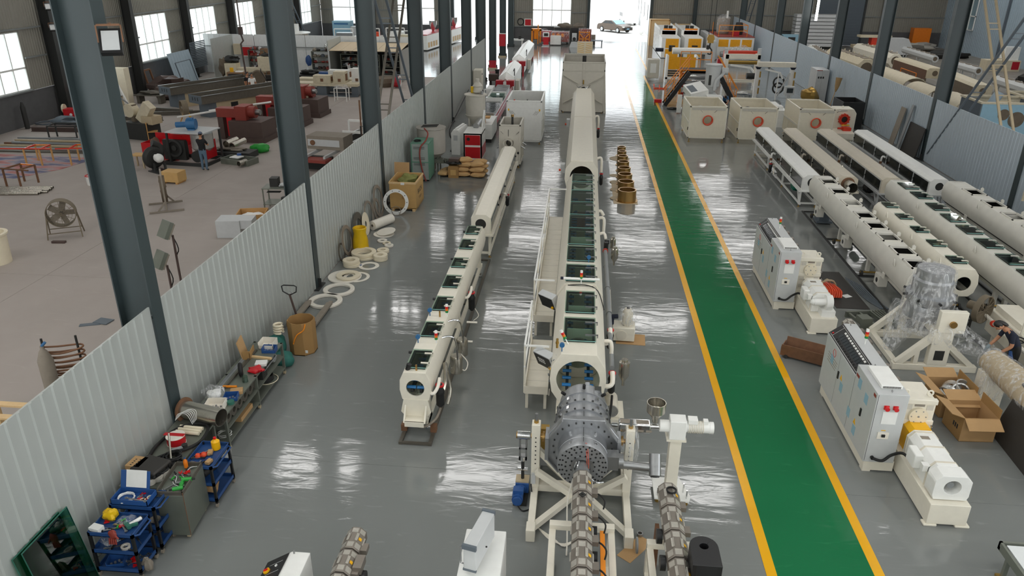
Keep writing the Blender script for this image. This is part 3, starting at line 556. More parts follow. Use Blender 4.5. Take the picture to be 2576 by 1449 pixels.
t = hbox('haul_off_machine', 'tall beige haul-off housing with crossed braces at the centre line end', (.1, 47.5, 0), 2.6, 3.4, 3.05, 'beige', 'beige', None, 'haul-off machine', rr=.5, z0=.06)
for s in (-1, 1): P(t, 'cross_brace', 'beige', bar((s*.28, -.02, 1.75), (s*1.2, -.02, 2.25), .1, .04)); P(t, 'cross_brace', 'beige', bar((s*.28, -.02, 1.1), (s*1.2, -.02, .6), .1, .04)); P(t, 'support_plate', 'beige', pz([(s*1.28, .0), (s*1.46, 0), (s*1.3, 2.6)], 'y', .05, .1))
P(t, 'centre_post', 'beige', bx(-.06, -.03, 1.7, .06, .02, 2.98)); P(t, 'upper_beam', 'beige', bx(-1.3, .0, 2.5, 1.3, .08, 2.6), bx(-1.3, 3.3, 3.05, 1.3, 3.4, 3.15)); P(t, 'corner_fin', 'beige', *[pz([(0, 2.6), (3.4, 3.15), (3.4, 2.6)], 'x', s*1.27, s*1.3) for s in (-1, 1)])
P(t, 'drive_motor', 'dark', cy((0, 1.4, 2.75), (0, 1.4, 3.25), .12, 12), bx(-.25, 1.25, 2.6, .25, 1.6, 2.75)); P(t, 'drive_head', 'brass', cy((0, -.05, 1.75), (0, -.05, 2.0), .04, 8)); P(t, 'ribbed_screen', 'plastic_ivory', bx(-.5, 3.4, 3.1, .5, 3.44, 3.9)); P(t, 'screen_rib', 'yellow', *[bar((s*.05, 3.39, 3.2+.11*k), (s*.45, 3.39, 3.28+.11*k), .02, .02) for s in (-1, 1) for k in range(6)])
t = hbox('haul_off_machine', 'grey haul-off box with open top behind the narrow left tank', (-3.12, 33.75, 0), .98, 1.9, 1.97, 'beige', 'beige', None, rr=.17)
P(t, 'screw_jack', 'dark', cy((.05, .7, 1.5), (.05, .7, 2.2), .05, 8), cy((-.2, .6, 1.4), (-.2, .6, 1.75), .05, 8)); P(t, 'jack_cap', 'bronze', cy((.05, .7, 2.2), (.05, .7, 2.3), .07, 10)); P(t, 'slot', 'dark', bx(-.08, -.004, 1.45, -.06, .0, 1.75)); P(t, 'mouth_ring', 'beige', rg((-.08, -.08, 1.15), 'y', .22, .16, .2)); P(t, 'bolt_cap', 'black', cy((.38, -.01, .7), (.38, .02, .7), .05, 10), cy((-.38, -.01, .7), (-.38, .02, .7), .05, 10))
t = hbox('cutter_machine', 'white open-topped cutter box standing behind the grey haul-off box', (-2.85, 38.6, 0), 1.8, 3.2, 2.2, 'white', 'white', None, 'cutter', rr=.25)
P(t, 'face_plate', 'white', bx(-.9, -.03, .2, .9, 0.0, 1.85)); P(t, 'vent_slots', 'dark', *[bar((s*(.45+.08*k), -.035, 1.5), (s*(.62+.08*k), -.035, 1.7), .015, .01) for s in (-1, 1) for k in range(3)]); P(t, 'mark', 'yellow', bx(.75, -.036, 1.7, .82, -.03, 1.8), bx(-.82, -.036, 1.7, -.75, -.03, 1.8)); P(t, 'hook', 'orange_red', cy((-.6, 1.2, 1.75), (-.6, 1.2, 2.05), .04, 8))
# ---------------------------------------------------------------- left line
HL = [(.22, 1.5), (.3, 1.32), (.31, 1.1), (.27, .9), (.14, .8)]
t = T('vacuum_tank', 'narrow cream vacuum tank with round mouth and five glass hatches on floor rails', 'vacuum tank', (-2.98, 12.5, 0))
vtank(t, 8.7, HL, 1.15, .18, [(.15, .85), (1.5, 2.15), (2.8, 3.5), (4.1, 4.8), (5.4, 6.0), (6.75, 7.45), (7.95, 8.6)], .2, 'cream', 'glass', hinge=2)
P(t, 'mouth_apron', 'cream', pz([(-.3, .62), (-.2, .5), (.2, .5), (.3, .62), (.24, .9), (-.24, .9)], 'y', -.02, .02), bx(-.19, -.24, .5, .19, 0, .53), bx(-.19, -.25, .42, .19, -.22, .53), pz([(-.24, .5), (0, .5), (0, .8)], 'x', -.22, -.19), pz([(-.24, .5), (0, .5), (0, .8)], 'x', .19, .22))
P(t, 'base_frame', 'cream', bx(-.22, .1, .26, -.14, 8.6, .36), bx(.14, .1, .26, .22, 8.6, .36), *[bx(-.22, y, .36, .22, y+.1, .82) for y in (.3, 4.2, 8.2)], *[pz([(.0, .26), (.5, .26), (.1, .85), (0, .85)], 'x', .2, .22) for _ in (0,)])
for y in (.25, 8.2): P(t, 'wheel_axle', 'steel', cy((-.26, y, .13), (.26, y, .13), .035, 10)); P(t, 'axle_bracket', 'slate', bx(-.2, y-.05, .08, -.13, y+.05, .3), bx(.13, y-.05, .08, .2, y+.05, .3)); P(t, 'wheel', 'chrome', cy((-.24, y, .13), (-.16, y, .13), .07, 14), cy((.16, y, .13), (.24, y, .13), .07, 14))
for y in (1.25, 2.55): stack_light(t, (.2, y, 1.45)); gauge(t, (-.18, y-.02, 1.5))
P(t, 'valve', 'bronze', cy((.02, .1, 1.5), (.02, .1, 1.62), .02, 6), cy((.05, 2.5, 1.5), (.05, 2.5, 1.64), .02, 6)); P(t, 'hand_knob', 'black', *[cy((-.32, y, 1.42), (-.24, y, 1.42), .03, 10) for y in (.95, 3.6, 6.2, 8.4)], cy((-.16, .12, 1.5), (-.12, .12, 1.62), .05, 10))
for y in (.35, 4.9): filt(t, (.42, y, .55), .52, .085); P(t, 'elbow_pipe', 'plastic_white', tb([(.28, y-.3, 1.05), (.36, y-.34, 1.05), (.42, y-.2, 1.12), (.42, y, 1.2)], .035, 8, 3))
for y in (1.9, 2.7): P(t, 'water_tank', 'stainless', lt([(.12, 0), (.14, .02), (.14, .38), (.12, .42)], (.5, y, .45), 16)); P(t, 'water_pipe', 'chrome', tb([(.24, y-.25, 1.42), (.4, y-.2, 1.44), (.52, y-.15, 1.3), (.54, y-.1, .7), (.4, y-.1, .6)], .022, 8, 3))
P(t, 'outlet_pipe', 'plastic_white', cy((.5, 3.5, .9), (.75, 3.5, .9), .025, 8), cy((.5, 2.9, .7), (.72, 2.9, .7), .025, 8)); P(t, 'suction_pipe', 'stainless', tb([(.36, 1.3, 1.0), (.44, .9, .85), (.42, .6, .7)], .05, 8, 3), tb([(.4, 1.2, .9), (.5, 1.1, .5), (.46, .9, .25)], .04, 8, 3)); P(t, 'drain_hose', 'dusty', tb([(.42, .35, .5), (.36, .1, .4), (.15, -.05, .3), (-.05, .0, .32)], .025, 7, 4)); P(t, 'cable', 'plastic_white', tb([(.55, 2.2, .75), (.72, 2.1, .6), (.68, 1.9, .5), (.5, 2, .6)], .012, 5, 4), tb([(.5, 4.9, .6), (.62, 4.7, .5), (.5, 4.6, .4)], .01, 5, 4))
t = T('floor_rail_frame', 'dark steel rail frame lying under the narrow left tank', 'rail frame', (-2.98, 12.24, 0))
P(t, 'rail', 'rail_steel', bx(-.33, 0, 0, -.26, 10, .06)); P(t, 'rail', 'rail_steel', bx(.26, 0, 0, .33, 10, .06))
for y in (0, 3.3, 6.6, 9.94): P(t, 'tie_bar', 'rail_steel', bx(-.26, y, .01, .26, y+.06, .05))
for x in (-.3, .3): P(t, 'stop_block', 'rust', bx(x-.06, .38, .06, x+.06, .52, .2))
def ctank(lab, loc, L, w, z0, z1, nw, mats=('cream', 'cream'), side=-1, hole=.16, rz=0, cap=None, skirt=0, grp='cooling tanks with dark side windows', feet='brass'):
    t = T('cooling_tank', lab, 'cooling tank', loc, rz, grp); h = w/2; c = .13
    hf = [(h-c, z1), (h, z1-c*.8), (h, z0)]
    P(t, 'body', mats[0], pz(mir(hf), 'y', .03, L-.03), bev=.008); P(t, 'end_plate', mats[0], holed(mir(hf), (0, (z0+z1)/2+.02), hole, 'y', -.012, .028)); P(t, 'end_plate', mats[0], pz(mir(hf), 'y', L-.028, L))
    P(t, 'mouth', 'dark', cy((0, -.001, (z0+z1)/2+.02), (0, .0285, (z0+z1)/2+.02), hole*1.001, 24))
    if cap: P(t, 'mouth_cap', cap, rg((0, -.02, (z0+z1)/2+.02), 'y', hole*1.15, hole*.98, .03), cy((0, -.02, (z0+z1)/2+.02), (0, -.01, (z0+z1)/2+.02), hole, 24))
    P(t, 'gutter', mats[1], bx(-h-.1, -.05, z0-.05, h+.1, L+.05, z0), bx(-h-.1, -.05, z0, -h-.08, L+.05, z0+.03), bx(h+.08, -.05, z0, h+.1, L+.05, z0+.03))
    dy = (L-.16)/nw
    for s in (-1, 1):
        for k in range(nw):
            y = .08+k*dy; x = s*h; f = P(t, 'window_frame', mats[1], bx(x-.012, y, z0+.05, x+.014, y+.035, z1-c-.02), bx(x-.012, y+dy-.035, z0+.05, x+.014, y+dy, z1-c-.02), bx(x-.012, y, z0+.02, x+.014, y+dy, z0+.05), bx(x-.012, y, z1-c-.03, x+.014, y+dy, z1-c))
            P(f, 'window_pane', 'dark_glass', bx(x-.004, y+.035, z0+.05, x+.006, y+dy-.035, z1-c-.03))
            P(f, 'latch', 'black', bx(x, y+dy-.07, (z0+z1)/2-.09, x+.03*s, y+dy-.04, (z0+z1)/2-.03))
    n = max(2, int(L/2.4)); zl = z0-.05
    for k in range(n+1):
        y = .25+k*(L-.5)/n
        for s in (-1, 1): P(t, 'leg', mats[1], bx(s*(h-.05)-.035, y-.035, .1, s*(h-.05)+.035, y+.035, zl)); P(t, 'foot', feet, cy((s*(h-.05), y, 0), (s*(h-.05), y, .015), .05, 8), cy((s*(h-.05), y, .015), (s*(h-.05), y, .1), .018, 8))
        P(t, 'cross_bar', mats[1], bx(-h+.05, y-.03, .12, h-.05, y+.03, .18))
    for s in (-1, 1): P(t, 'bottom_rail', mats[1], bx(s*(h-.05)-.03, .1, .12, s*(h-.05)+.03, L-.1, .18)); P(t, 'diagonal_brace', mats[1], bar((s*(h-.05), .3, .18), (s*(h-.05), .75, zl), .05)); 
    return t
t = ctank('narrow cream cooling tank between the left tank and grey haul-off box', (-2.96, 22.3, 0), 9.3, .6, .85, 1.5, 4, ('cream', 'cream'), hole=.17)
P(t, 'side_pipe', 'plastic_white', cy((.38, .3, .8), (.38, 9, .8), .025, 8)); filt(t, (.45, 4.0, .55), .45, .07); P(t, 'elbow_pipe', 'plastic_white', tb([(.3, 3.7, 1.1), (.42, 3.6, 1.12), (.45, 3.8, 1.0)], .035, 8, 3))
# ================================================================ die head and extruder barrels (centre foreground)
t = T('die_stand', 'cream welded stand with crossed beams carrying the grey die head', 'stand', (.285, 11.05, 0))
for s in (-1, 1):
    P(t, 'upright', 'cream', bx(s*.81-.075, -.09, .1, s*.81+.075, .09, 1.5), bev=.01); P(t, 'base_beam', 'cream', bx(s*.81-.06, -1.1, .05, s*.81+.06, 1.1, .2), bev=.01)
    P(t, 'foot_block', 'cream', bx(s*.81-.075, -1.28, .0, s*.81+.075, -1.05, .24), bev=.01); P(t, 'upright_holes', 'dark', *[cy((s*.81, -.092, .7+.09*k), (s*.81, -.088, .7+.09*k), .014, 8) for k in range(7)])
    P(t, 'diagonal', 'cream', bar((s*.78, 0, .95), (s*.12, 0, .22), .1)); P(t, 'diagonal', 'cream', bar((s*.78, -.2, .62), (s*.12, -.2, .14), .1)); P(t, 'floor_diagonal', 'cream', bar((s*.1, -.15, .12), (s*.78, -1.05, .12), .1)); P(t, 'floor_diagonal', 'cream', bar((s*.1, .1, .12), (s*.78, 1.0, .12), .1))
    P(t, 'trunnion_pin', 'bronze', cy((s*.62, 0, 1.22), (s*.9, 0, 1.22), .045, 12), cy((s*.66, 0, 1.22), (s*.7, 0, 1.22), .09, 14)); P(t, 'adjusting_screw', 'steel', cy((s*.81, 0, 1.5), (s*.81, 0, 1.68), .025, 10)); P(t, 'screw_nut', 'brass', cy((s*.81, 0, 1.5), (s*.81, 0, 1.54), .045, 6))
P(t, 'cross_beam', 'cream', bx(-.81, -.08, .1, .81, .08, .24), bx(-.3, -.1, .1, .3, .1, .34))
P(t, 'gold_bracket', 'brass', bx(-.75, .55, .55, -.6, .7, 1.0), bx(-.85, .5, .8, -.5, .56, .9)); P(t, 'terminal_box', 'mid_grey', bx(-.85, .4, .3, -.62, .7, .55))
P(t, 'wall_switch', 'light_grey', bx(-.87, -.15, .3, -.8, -.05, .5)); P(t, 'film', 'film', blob((.82, 0, 1.1), (.34, .34, .9), .1, 5))
t = T('screw_jack', 'chrome screw jack with blue geared motor left of the die stand', 'jack', (-.75, 11.05, 0))
P(t, 'chrome_hub', 'chrome', cy((-.1, 0, 1.22), (.12, 0, 1.22), .075, 16)); P(t, 'hub_ring', 'bronze', cy((-.12, 0, 1.22), (-.1, 0, 1.22), .06, 12)); P(t, 'slotted_link', 'steel', bx(-.07, -.05, .72, -.045, .05, 1.2), bx(.045, -.05, .72, .07, .05, 1.2), bx(-.07, -.05, .72, .07, .05, .8), bx(-.07, -.05, .95, .07, .05, .99))
P(t, 'screw', 'dark', cy((0, 0, .3), (0, 0, .72), .03, 10)); P(t, 'collar', 'chrome', cy((-.09, 0, .5), (.09, 0, .5), .03, 10), cy((0, 0, .7), (0, 0, .78), .06, 12)); P(t, 'mount_plate', 'tan', bx(-.12, -.1, .27, .12, .1, .3))
b = P(t, 'gear_case', 'blue', bx(-.12, -.12, .06, .12, .1, .27), cy((-.02, -.14, .16), (-.02, .1, .16), .09, 14), bev=.01); P(b, 'shaft_cap', 'lamp_green', cy((-.02, -.15, .16), (-.02, -.14, .16), .04, 12)); P(t, 'motor', 'blue', cy((-.06, -.42, .14), (-.06, -.12, .14), .1, 16), cy((-.06, -.47, .14), (-.06, -.42, .14), .085, 16)); P(t, 'junction_box', 'blue', bx(-.14, -.36, .22, .04, -.22, .29)); P(t, 'motor_foot', 'dark', bx(-.14, -.4, 0, .1, .1, .06)); P(t, 'cable', 'rubber', tb([(-.06, -.45, .06), (.05, -.55, .02), (.2, -.4, .03), (.16, -.15, .3)], .012, 5, 4))
t = T('pipe_die', 'grey steel pipe die head with drilled face and heater bands', 'die head', (.285, 10.3, 1.2))
P(t, 'front_body', 'die_steel', lt([(.0001, 0), (.41, 0), (.42, .02), (.42, .22), (.425, .225), (.425, .24), (.42, .245), (.42, .52)], (0, 0, 0), 48, 'y'))
P(t, 'drilled_holes', 'black', *[cy((r*math.cos(a), -.003, r*math.sin(a)), (r*math.cos(a), .004, r*math.sin(a)), .017 if r < .4 else .012, 8) for r, n in ((.2, 14), (.28, 20), (.34, 22), (.385, 24)) for a in [2*math.pi*(k+(.3 if r == .28 else 0))/n for k in range(n)] if (r != .34 or k % 3)])
P(t, 'inner_ring', 'steel', rg((0, -.012, .0), 'y', .19, .14, .02, 32)); oc = [(.66*math.cos(a), .58*math.sin(a)) for a in [R(22.5+45*k) for k in range(8)]]
oc = [(-.62, .2), (-.35, .56), (.35, .56), (.62, .2), (.62, -.25), (.35, -.52), (-.35, -.52), (-.62, -.25)]
P(t, 'octagon_plate', 'die_steel', pz(oc, 'y', .52, .64), bev=.01); P(t, 'trunnion_cheek', 'die_steel', bx(-.64, .4, -.22, -.58, .75, .22)); P(t, 'trunnion_cheek', 'die_steel', bx(.58, .4, -.22, .64, .75, .22)); P(t, 'gusset', 'die_steel', *[bar((s*.36, .5, .55), (s*.6, .5, .16), .12, .02) for s in (-1, 1)], *[bar((s*.4, .5, -.5), (s*.6, .5, -.24), .12, .02) for s in (-1, 1)])
P(t, 'plate_bolts', 'dark_steel', *[cy((.5*math.cos(a), .5, .5*math.sin(a)), (.5*math.cos(a), .52, .5*math.sin(a)), .016, 6) for a in [R(15*k) for k in range(24)]])
y = .64
for i, (r, l) in enumerate(((.47, .3), (.5, .06), (.47, .22), (.5, .06), (.46, .25), (.48, .05), (.43, .3))):
    P(t, ('heater_band' if i % 2 == 0 else 'flange_ring'), 'die_steel', cy((0, y, 0), (0, y+l, 0), r, 48)); y += l
P(t, 'ring_bolts', 'dark_steel', *[cy((.505*math.cos(a), yy, .505*math.sin(a)), (.515*math.cos(a), yy, .515*math.sin(a)), .02, 8) for yy in (.97, 1.25) for a in [R(18*k) for k in range(20)]])
P(t, 'terminal_cover', 'chrome', *[ob((.48*math.sin(a), yy, .48*math.cos(a)), (.05, .09, .03), 0, math.degrees(a), 0) for yy in (.78, 1.13, 1.42) for a in (R(-35), R(30), R(62), R(-62))], *[ob((.425*math.sin(a), yy, .425*math.cos(a)), (.04, .08, .03), 0, math.degrees(a), 0) for yy in (.12, .38) for a in (R(-30), R(28))])
P(t, 'centring_bolt', 'black', *[cy((.46*math.sin(a), 1.7, .46*math.cos(a)), (.54*math.sin(a), 1.68, .54*math.cos(a)), .03, 10) for a in (R(-48), R(0), R(46))], cy((.5, 1.0, -.1), (.58, 1.0, -.1), .03, 10)); P(t, 'sight_block', 'chrome', bx(.02, 1.86, .42, .1, 1.93, .5), bx(.2, 1.75, .33, .32, 1.9, .4))
P(t, 'rear_lip', 'steel', rg((0, 1.9, 0), 'y', .42, .34, .06, 40)); P(t, 'seam', 'dark_steel', bx(-.004, .1, .42, .004, .5, .424), bx(-.004, .66, .468, .004, .93, .474))
P(t, 'side_block', 'steel', bx(.4, .12, -.14, .6, .34, .12), cy((.6, .23, -.02), (.68, .23, -.02), .13, 16)); P(t, 'side_tube', 'steel', cy((.66, .18, -.05), (1.12, .18, -.08), .07, 18)); P(t, 'side_elbow', 'steel', cy((1.2, .3, .12), (1.2, .06, -.16), .1, 24), bev=.01); P(t, 'elbow_flange', 'dark_steel', cy((1.2, .058, -.162), (1.2, .05, -.171), .075, 18)); P(t, 'elbow_bore', 'black', cy((1.2, .05, -.171), (1.2, .046, -.176), .035, 14))
for i, pts in enumerate(([(-.1, -.05, .12), (-.13, -.1, .02), (-.13, -.1, -.08)], [(-.06, -.06, .14), (-.08, -.15, .05), (-.02, -.2, -.08), (.06, -.2, -.1)], [(.14, -.15, -.12), (.24, -.12, -.22), (.36, -.1, -.22)], [(.14, -.2, -.2), (.2, -.25, -.3), (.2, -.3, -.45)])): P(t, 'copper_lead' if i == 9 else 'air_pipe', 'chrome', tb(pts, .014, 7, 4))
P(t, 'thermocouple_wire', 'orange', tb([(.05, .05, .43), (.08, -.02, .3), (.1, -.1, .05), (.08, -.15, -.2)], .004, 5, 4), tb([(.03, .05, .43), (.06, -.02, .25), (.08, -.1, 0)], .004, 5, 4)); P(t, 'cable', 'plastic_white', tb([(-.14, -.2, -.1), (-.22, -.3, -.5), (-.2, -.6, -1.0), (-.2, -.8, -1.18)], .012, 5, 4))
def barrel(t, x, y0, y1, z, r, n, loops=True, m='heater'):
    "heated barrel towards -y made of octagon jackets with perforated windows"
    L = (y0-y1)/n
    for k in range(n):
        a = y0-k*L; b = a-L+.03; o = [(x+r*math.cos(R(22.5+45*i))/.924, z+r*math.sin(R(22.5+45*i))/.924) for i in range(8)]
        j = P(t, 'heater_jacket', m, pz(o, 'y', b, a), bev=.006); q = L-.03
        for s, an in ((0, 90), (1, 45), (2, 135)):
            ca = math.cos(R(an)); sa = math.sin(R(an)); c = (x+ca*(r+.001), 0, z+sa*(r+.001)); u = (sa, -ca); w = r*.72
            def pl(u0, u1, v0, v1): return ob((c[0]+u[0]*(u0+u1)/2*w, a+(v0+v1)/2*(-q), c[2]+u[1]*(u0+u1)/2*w), (abs(u1-u0)*w/2*2*.5, (v1-v0)*q, .006), 0, -(an-90), 0)
            P(j, 'perforated_window', 'mesh_silver', pl(-.9, .9, .06, .26), pl(-.9, -.45, .32, .66), pl(.45, .9, .32, .66), pl(-.9, .9, .72, .94))
        P(j, 'terminal_box', m, bx(x+r, b+.05, z-.03, x+r+.09, b+.2, z+.05)); P(j, 'warning_sticker', 'yellow', ob((x+r*.73, a-q*.5, z+r*.73), (.004, .05, .05), 0, -45, 0))
        if loops: P(t, 'cable_loop', 'rubber', tb([(x+r+.07, b+.12, z), (x+r+.14, b+.02, z+.04), (x+r+.2, b-.06, z), (x+r+.18, b-.12, z-.1)], .014, 6, 4))
t = T('extruder_barrel', 'long octagonal heated extruder barrel feeding the die head from below', 'extruder barrel', (0, 0, 0))
P(t, 'neck', 'steel', cy((.285, 10.28, 1.22), (.285, 10.1, 1.22), .1, 18), cy((.285, 10.1, 1.22), (.285, 9.98, 1.22), .13, 18)); P(t, 'neck_bolts', 'black', *[cy((.285+.08*math.cos(a), 10.095+.0, 1.22+.09*math.sin(a)), (.285+.08*math.cos(a), 10.11, 1.22+.09*math.sin(a)), .014, 6) for a in [R(45*k) for k in range(8)]])
barrel(t, .285, 9.98, 5.2, 1.22, .15, 9); P(t, 'cable_duct', 'orange_paint', bx(.56, 6.0, .98, .63, 8.95, 1.06)); P(t, 'eye_plate', 'dark', ob((.285, 9.35, 1.385), (.08, .08, .02), 0, 0, 45), cy((.285, 9.35, 1.385), (.285, 9.35, 1.42), .02, 8))
P(t, 'cooling_fan', 'black', *[cy((.32, 9.0-.53*k, .98), (.52, 9.0-.53*k, .98), .09, 12) for k in range(6)])
def bstand(lab, loc, w, h, d):
    t = T('barrel_stand', lab, 'stand', loc, 0); f = .1
    for s in (-1, 1): P(t, 'post', 'cream', bx(s*w/2-f/2, -f/2, 0, s*w/2+f/2, f/2, h), bev=.008); P(t, 'side_beam', 'cream', bx(s*w/2-f/2, -d, 0, s*w/2+f/2, 0, .12), bx(s*w/2-f/2, -d, h-.1, s*w/2+f/2, 0, h)); P(t, 'rear_post', 'cream', bx(s*w/2-f/2, -d-f/2, 0, s*w/2+f/2, -d+f/2, h))
    P(t, 'top_beam', 'cream', bx(-w/2-.05, -.06, h-.02, w/2+.05, .06, h+.08), bev=.008); P(t, 'side_plate', 'cream', bx(-w/2+.05, -1.0, .1, -.05, -.92, .45)); P(t, 'saddle', 'cream', bx(-.1, -.06, h+.08, .1, .06, h+.14))
bstand('cream portal stand straddling the main heated barrel', (.3, 9.25, 0), .9, .82, 1.8); bstand('cream portal stand under the second heated barrel', (1.66, 9.2, 0), .62, .62, 1.6)
S('cable_coil', 'white cable bundle on the floor between stand and barrel', 'cable', 'plastic_white', *[tb([(-.3, .25, .012), (-.1+.02*i, .0, .012+.01*i), (.15, -.08-.03*i, .012+.012*i), (.4, .1, .012+.01*i)], .011, 5, 4) for i in range(4)], loc=(-.1, 9.85, 0))
t = T('extruder_barrel', 'second heated barrel with a dark ring lying on it, right of the die', 'extruder barrel')
barrel(t, 1.66, 10.05, 5.6, 1.02, .155, 8, False); P(t, 'cooling_fan', 'black', *[cy((1.42, 9.1-.55*k, .9), (1.5, 9.1-.55*k, .9), .11, 14) for k in range(6)]); P(t, 'bracket', 'rust', bx(1.44, 9.3, 0.0, 1.5, 9.5, .8))
S('rubber_ring', 'black rubber ring lying on the second barrel', 'ring', 'rubber', rg((0, 0, .012), 'z', .085, .065, .024, 24), loc=(1.69, 9.83, 1.185))
# machine with arched black cover at the bottom edge
t = T('drive_unit', 'film-wrapped white drive unit under an arched black cover', 'drive unit', (1.98, 8.3, 0))
ar = [(-.2, -.26), (.2, -.26)]+[(.2*math.cos(R(a)), .12+.2*math.sin(R(a))) for a in range(0, 181, 15)]
P(t, 'cover', 'black', holed(ar, (0, .12), .062, 'z', 1.0, 1.38, 40), bev=.012); P(t, 'body', 'cream', bx(-.17, -.22, .15, .17, .25, 1.0)); P(t, 'film', 'film', blob((0, 0, .75), (.5, .62, .5), .1, 8)); P(t, 'base', 'cream2', bx(-.25, -.3, 0, .25, .3, .15))
# co-extruder on its column
t = T('co_extruder', 'small chrome-barrelled co-extruder with steel hopper on a cream column', 'extruder', (1.9, 11.25, 0))
P(t, 'column', 'cream', bx(-.1, -.1, .1, .1, .1, 1.22), bev=.008); P(t, 'cap_plate', 'cream', bx(-.17, -.14, 1.22, .17, .14, 1.25)); P(t, 'gear_case', 'white', bx(-.13, -.13, 1.25, .15, .13, 1.62), cy((-.3, 0, 1.45), (-.1, 0, 1.45), .11, 16), bev=.012); P(t, 'motor', 'white', cy((.15, 0, 1.46), (.55, 0, 1.46), .1, 18), cy((.55, 0, 1.46), (.62, 0, 1.46), .105, 18)); P(t, 'motor_fins', 'cream2', *[rg((.2+.03*k, 0, 1.46), 'x', .112, .1, .01, 18) for k in range(9)]); P(t, 'junction_box', 'white', bx(.18, -.07, 1.55, .34, .08, 1.63), bx(.44, -.05, 1.55, .52, .05, 1.61))
P(t, 'throat', 'chrome', cy((-.3, 0, 1.42), (-.52, 0, 1.42), .05, 14)); P(t, 'barrel', 'chrome', bx(-1.0, -.1, 1.33, -.45, .1, 1.5), bev=.02); P(t, 'barrel_vents', 'dusty', bx(-.98, -.06, 1.501, -.75, .06, 1.504), bx(-.7, -.06, 1.501, -.48, .06, 1.504), *[bx(-.95+.14*k, -.103, 1.36, -.85+.14*k, -.1, 1.4) for k in range(4)]); P(t, 'nozzle', 'chrome', cy((-1.2, 0, 1.41), (-1.0, 0, 1.41), .022, 10), cy((-1.12, 0, 1.41), (-1.02, 0, 1.41), .04, 12))
P(t, 'hopper', 'stainless', lt([(.05, 1.5), (.06, 1.6), (.16, 1.72), (.165, 1.9), (.155, 1.9), (.15, 1.73), (.045, 1.61)], (-.38, .02, 0), 24)); P(t, 'foot_plate', 'white', pz([(-.3, -.3), (.3, -.35), (.34, -.2), (.2, .3), (-.3, .3)], 'z', .1, .13)); P(t, 'levelling_screw', 'brass', *[cy((x, y, 0), (x, y, .1), .04, 8) for x, y in ((-.24, -.22), (.26, -.26), (.14, .2), (-.22, .2))]); P(t, 'lifting_pin', 'chrome', cy((-.24, -.22, .13), (-.24, -.22, .3), .014, 8), cy((.26, -.26, .13), (.26, -.26, .3), .014, 8), cy((.22, -.1, .13), (.22, -.1, .32), .014, 8))
S('cardboard_sheet', 'brown cardboard strip lying under the die stand foot', 'cardboard', 'cardboard', bx(-.13, -.32, 0, .13, .32, .008), loc=(1.2, 9.78, 0), rz=-38)
S('steel_ring', 'small grey steel ring lying on the cardboard strip', 'ring', 'steel', rg((0, 0, .03), 'z', .05, .035, .05, 18), loc=(1.3, 10.1, .008)); S('grey_disc', 'grey disc standing on edge beside the stand foot', 'disc', 'mid_grey', cy((-.015, 0, .13), (.015, 0, .13), .13, 24), loc=(1.22, 9.72, 0.008))
# consoles at the bottom edge
t = T('control_console', 'white control console with slanted black panel at the bottom edge', 'console', (-3.72, 7.5, 0))
P(t, 'body', 'white', pz([(-.42, 0), (.22, 0), (.22, 1.22), (-.04, 1.22), (-.42, .98)], 'y', -1.2, .42), bev=.01); P(t, 'panel', 'black', xf(bx(-.2, -1.15, 0, .2, .4, .006), (-.245, 0, 1.1), (0, R(-32), 0))); P(t, 'selector_switch', 'yellow', xf(cy((-.1, .18, 0), (-.1, .18, .03), .05, 16), (-.245, 0, 1.1), (0, R(-32), 0))); P(t, 'selector_knob', 'cap_red', xf(bx(-.13, .17, .03, -.07, .19, .05), (-.245, 0, 1.1), (0, R(-32), 0)))
P(t, 'push_button', 'white', xf(cy((.05, .22, 0), (.05, .22, .02), .02, 10), (-.245, 0, 1.1), (0, R(-32), 0))); P(t, 'scale_line', 'light_grey', *[xf(bx(-.1, .28-.18*k, .006, .14, .284-.18*k, .008), (-.245, 0, 1.1), (0, R(-32), 0)) for k in range(4)]); P(t, 'lamp_row', 'lamp_green', *[xf(cy((-.12+.06*k, 0, 0), (-.12+.06*k, 0, .015), .014, 8), (-.245, 0, 1.1), (0, R(-32), 0)) for k in range(3)]); P(t, 'antenna_stud', 'steel', cy((.0, .38, 1.22), (0, .38, 1.27), .012, 6))
t = T('extruder_barrel', 'short perforated heater barrel at the bottom edge beside the console', 'extruder barrel')
barrel(t, -2.98, 8.45, 6.2, 1.12, .14, 5, False); P(t, 'cooling_fan', 'black', *[cy((-2.84, 7.75-.5*k, 1.0), (-2.68, 7.75-.5*k, 1.0), .1, 14) for k in range(3)]); P(t, 'junction_box', 'heater', bx(-2.84, 7.7, 1.1, -2.72, 7.95, 1.22)); P(t, 'stand', 'cream', bx(-3.1, 7.2, 0, -2.86, 7.4, .98))
t = T('machine_cabinet', 'tall white machine cabinet cut off by the bottom edge', 'cabinet', (-1.08, 7.4, 0)); P(t, 'body', 'white', bx(-.3, -1.2, 0, .28, 1.13, 1.3), bev=.012); P(t, 'door_seam', 'mid_grey', bx(-.303, -.05, .1, -.3, -.04, 1.2))
t = T('operator_panel', 'grey box-shaped operator panel with handle on the white cabinet', 'control panel', (-1.13, 7.95, 1.3), -14); P(t, 'housing', 'light_grey', bx(-.09, -.32, .08, .09, .4, .5), bev=.012); P(t, 'end_cap', 'slate', bx(-.095, -.33, .07, .095, -.3, .1), bx(-.1, -.34, .44, .1, -.3, .51), bx(-.095, .38, .47, .095, .42, .52)); P(t, 'handle', 'chrome', tb([(-.09, -.28, .14), (-.14, -.28, .14), (-.14, -.28, .42), (-.09, -.28, .42)], .012, 7)); P(t, 'pivot', 'slate', cy((0, 0, 0), (0, 0, .08), .05, 12)); P(t, 'key', 'black', cy((.09, .05, .2), (.11, .05, .2), .012, 6))
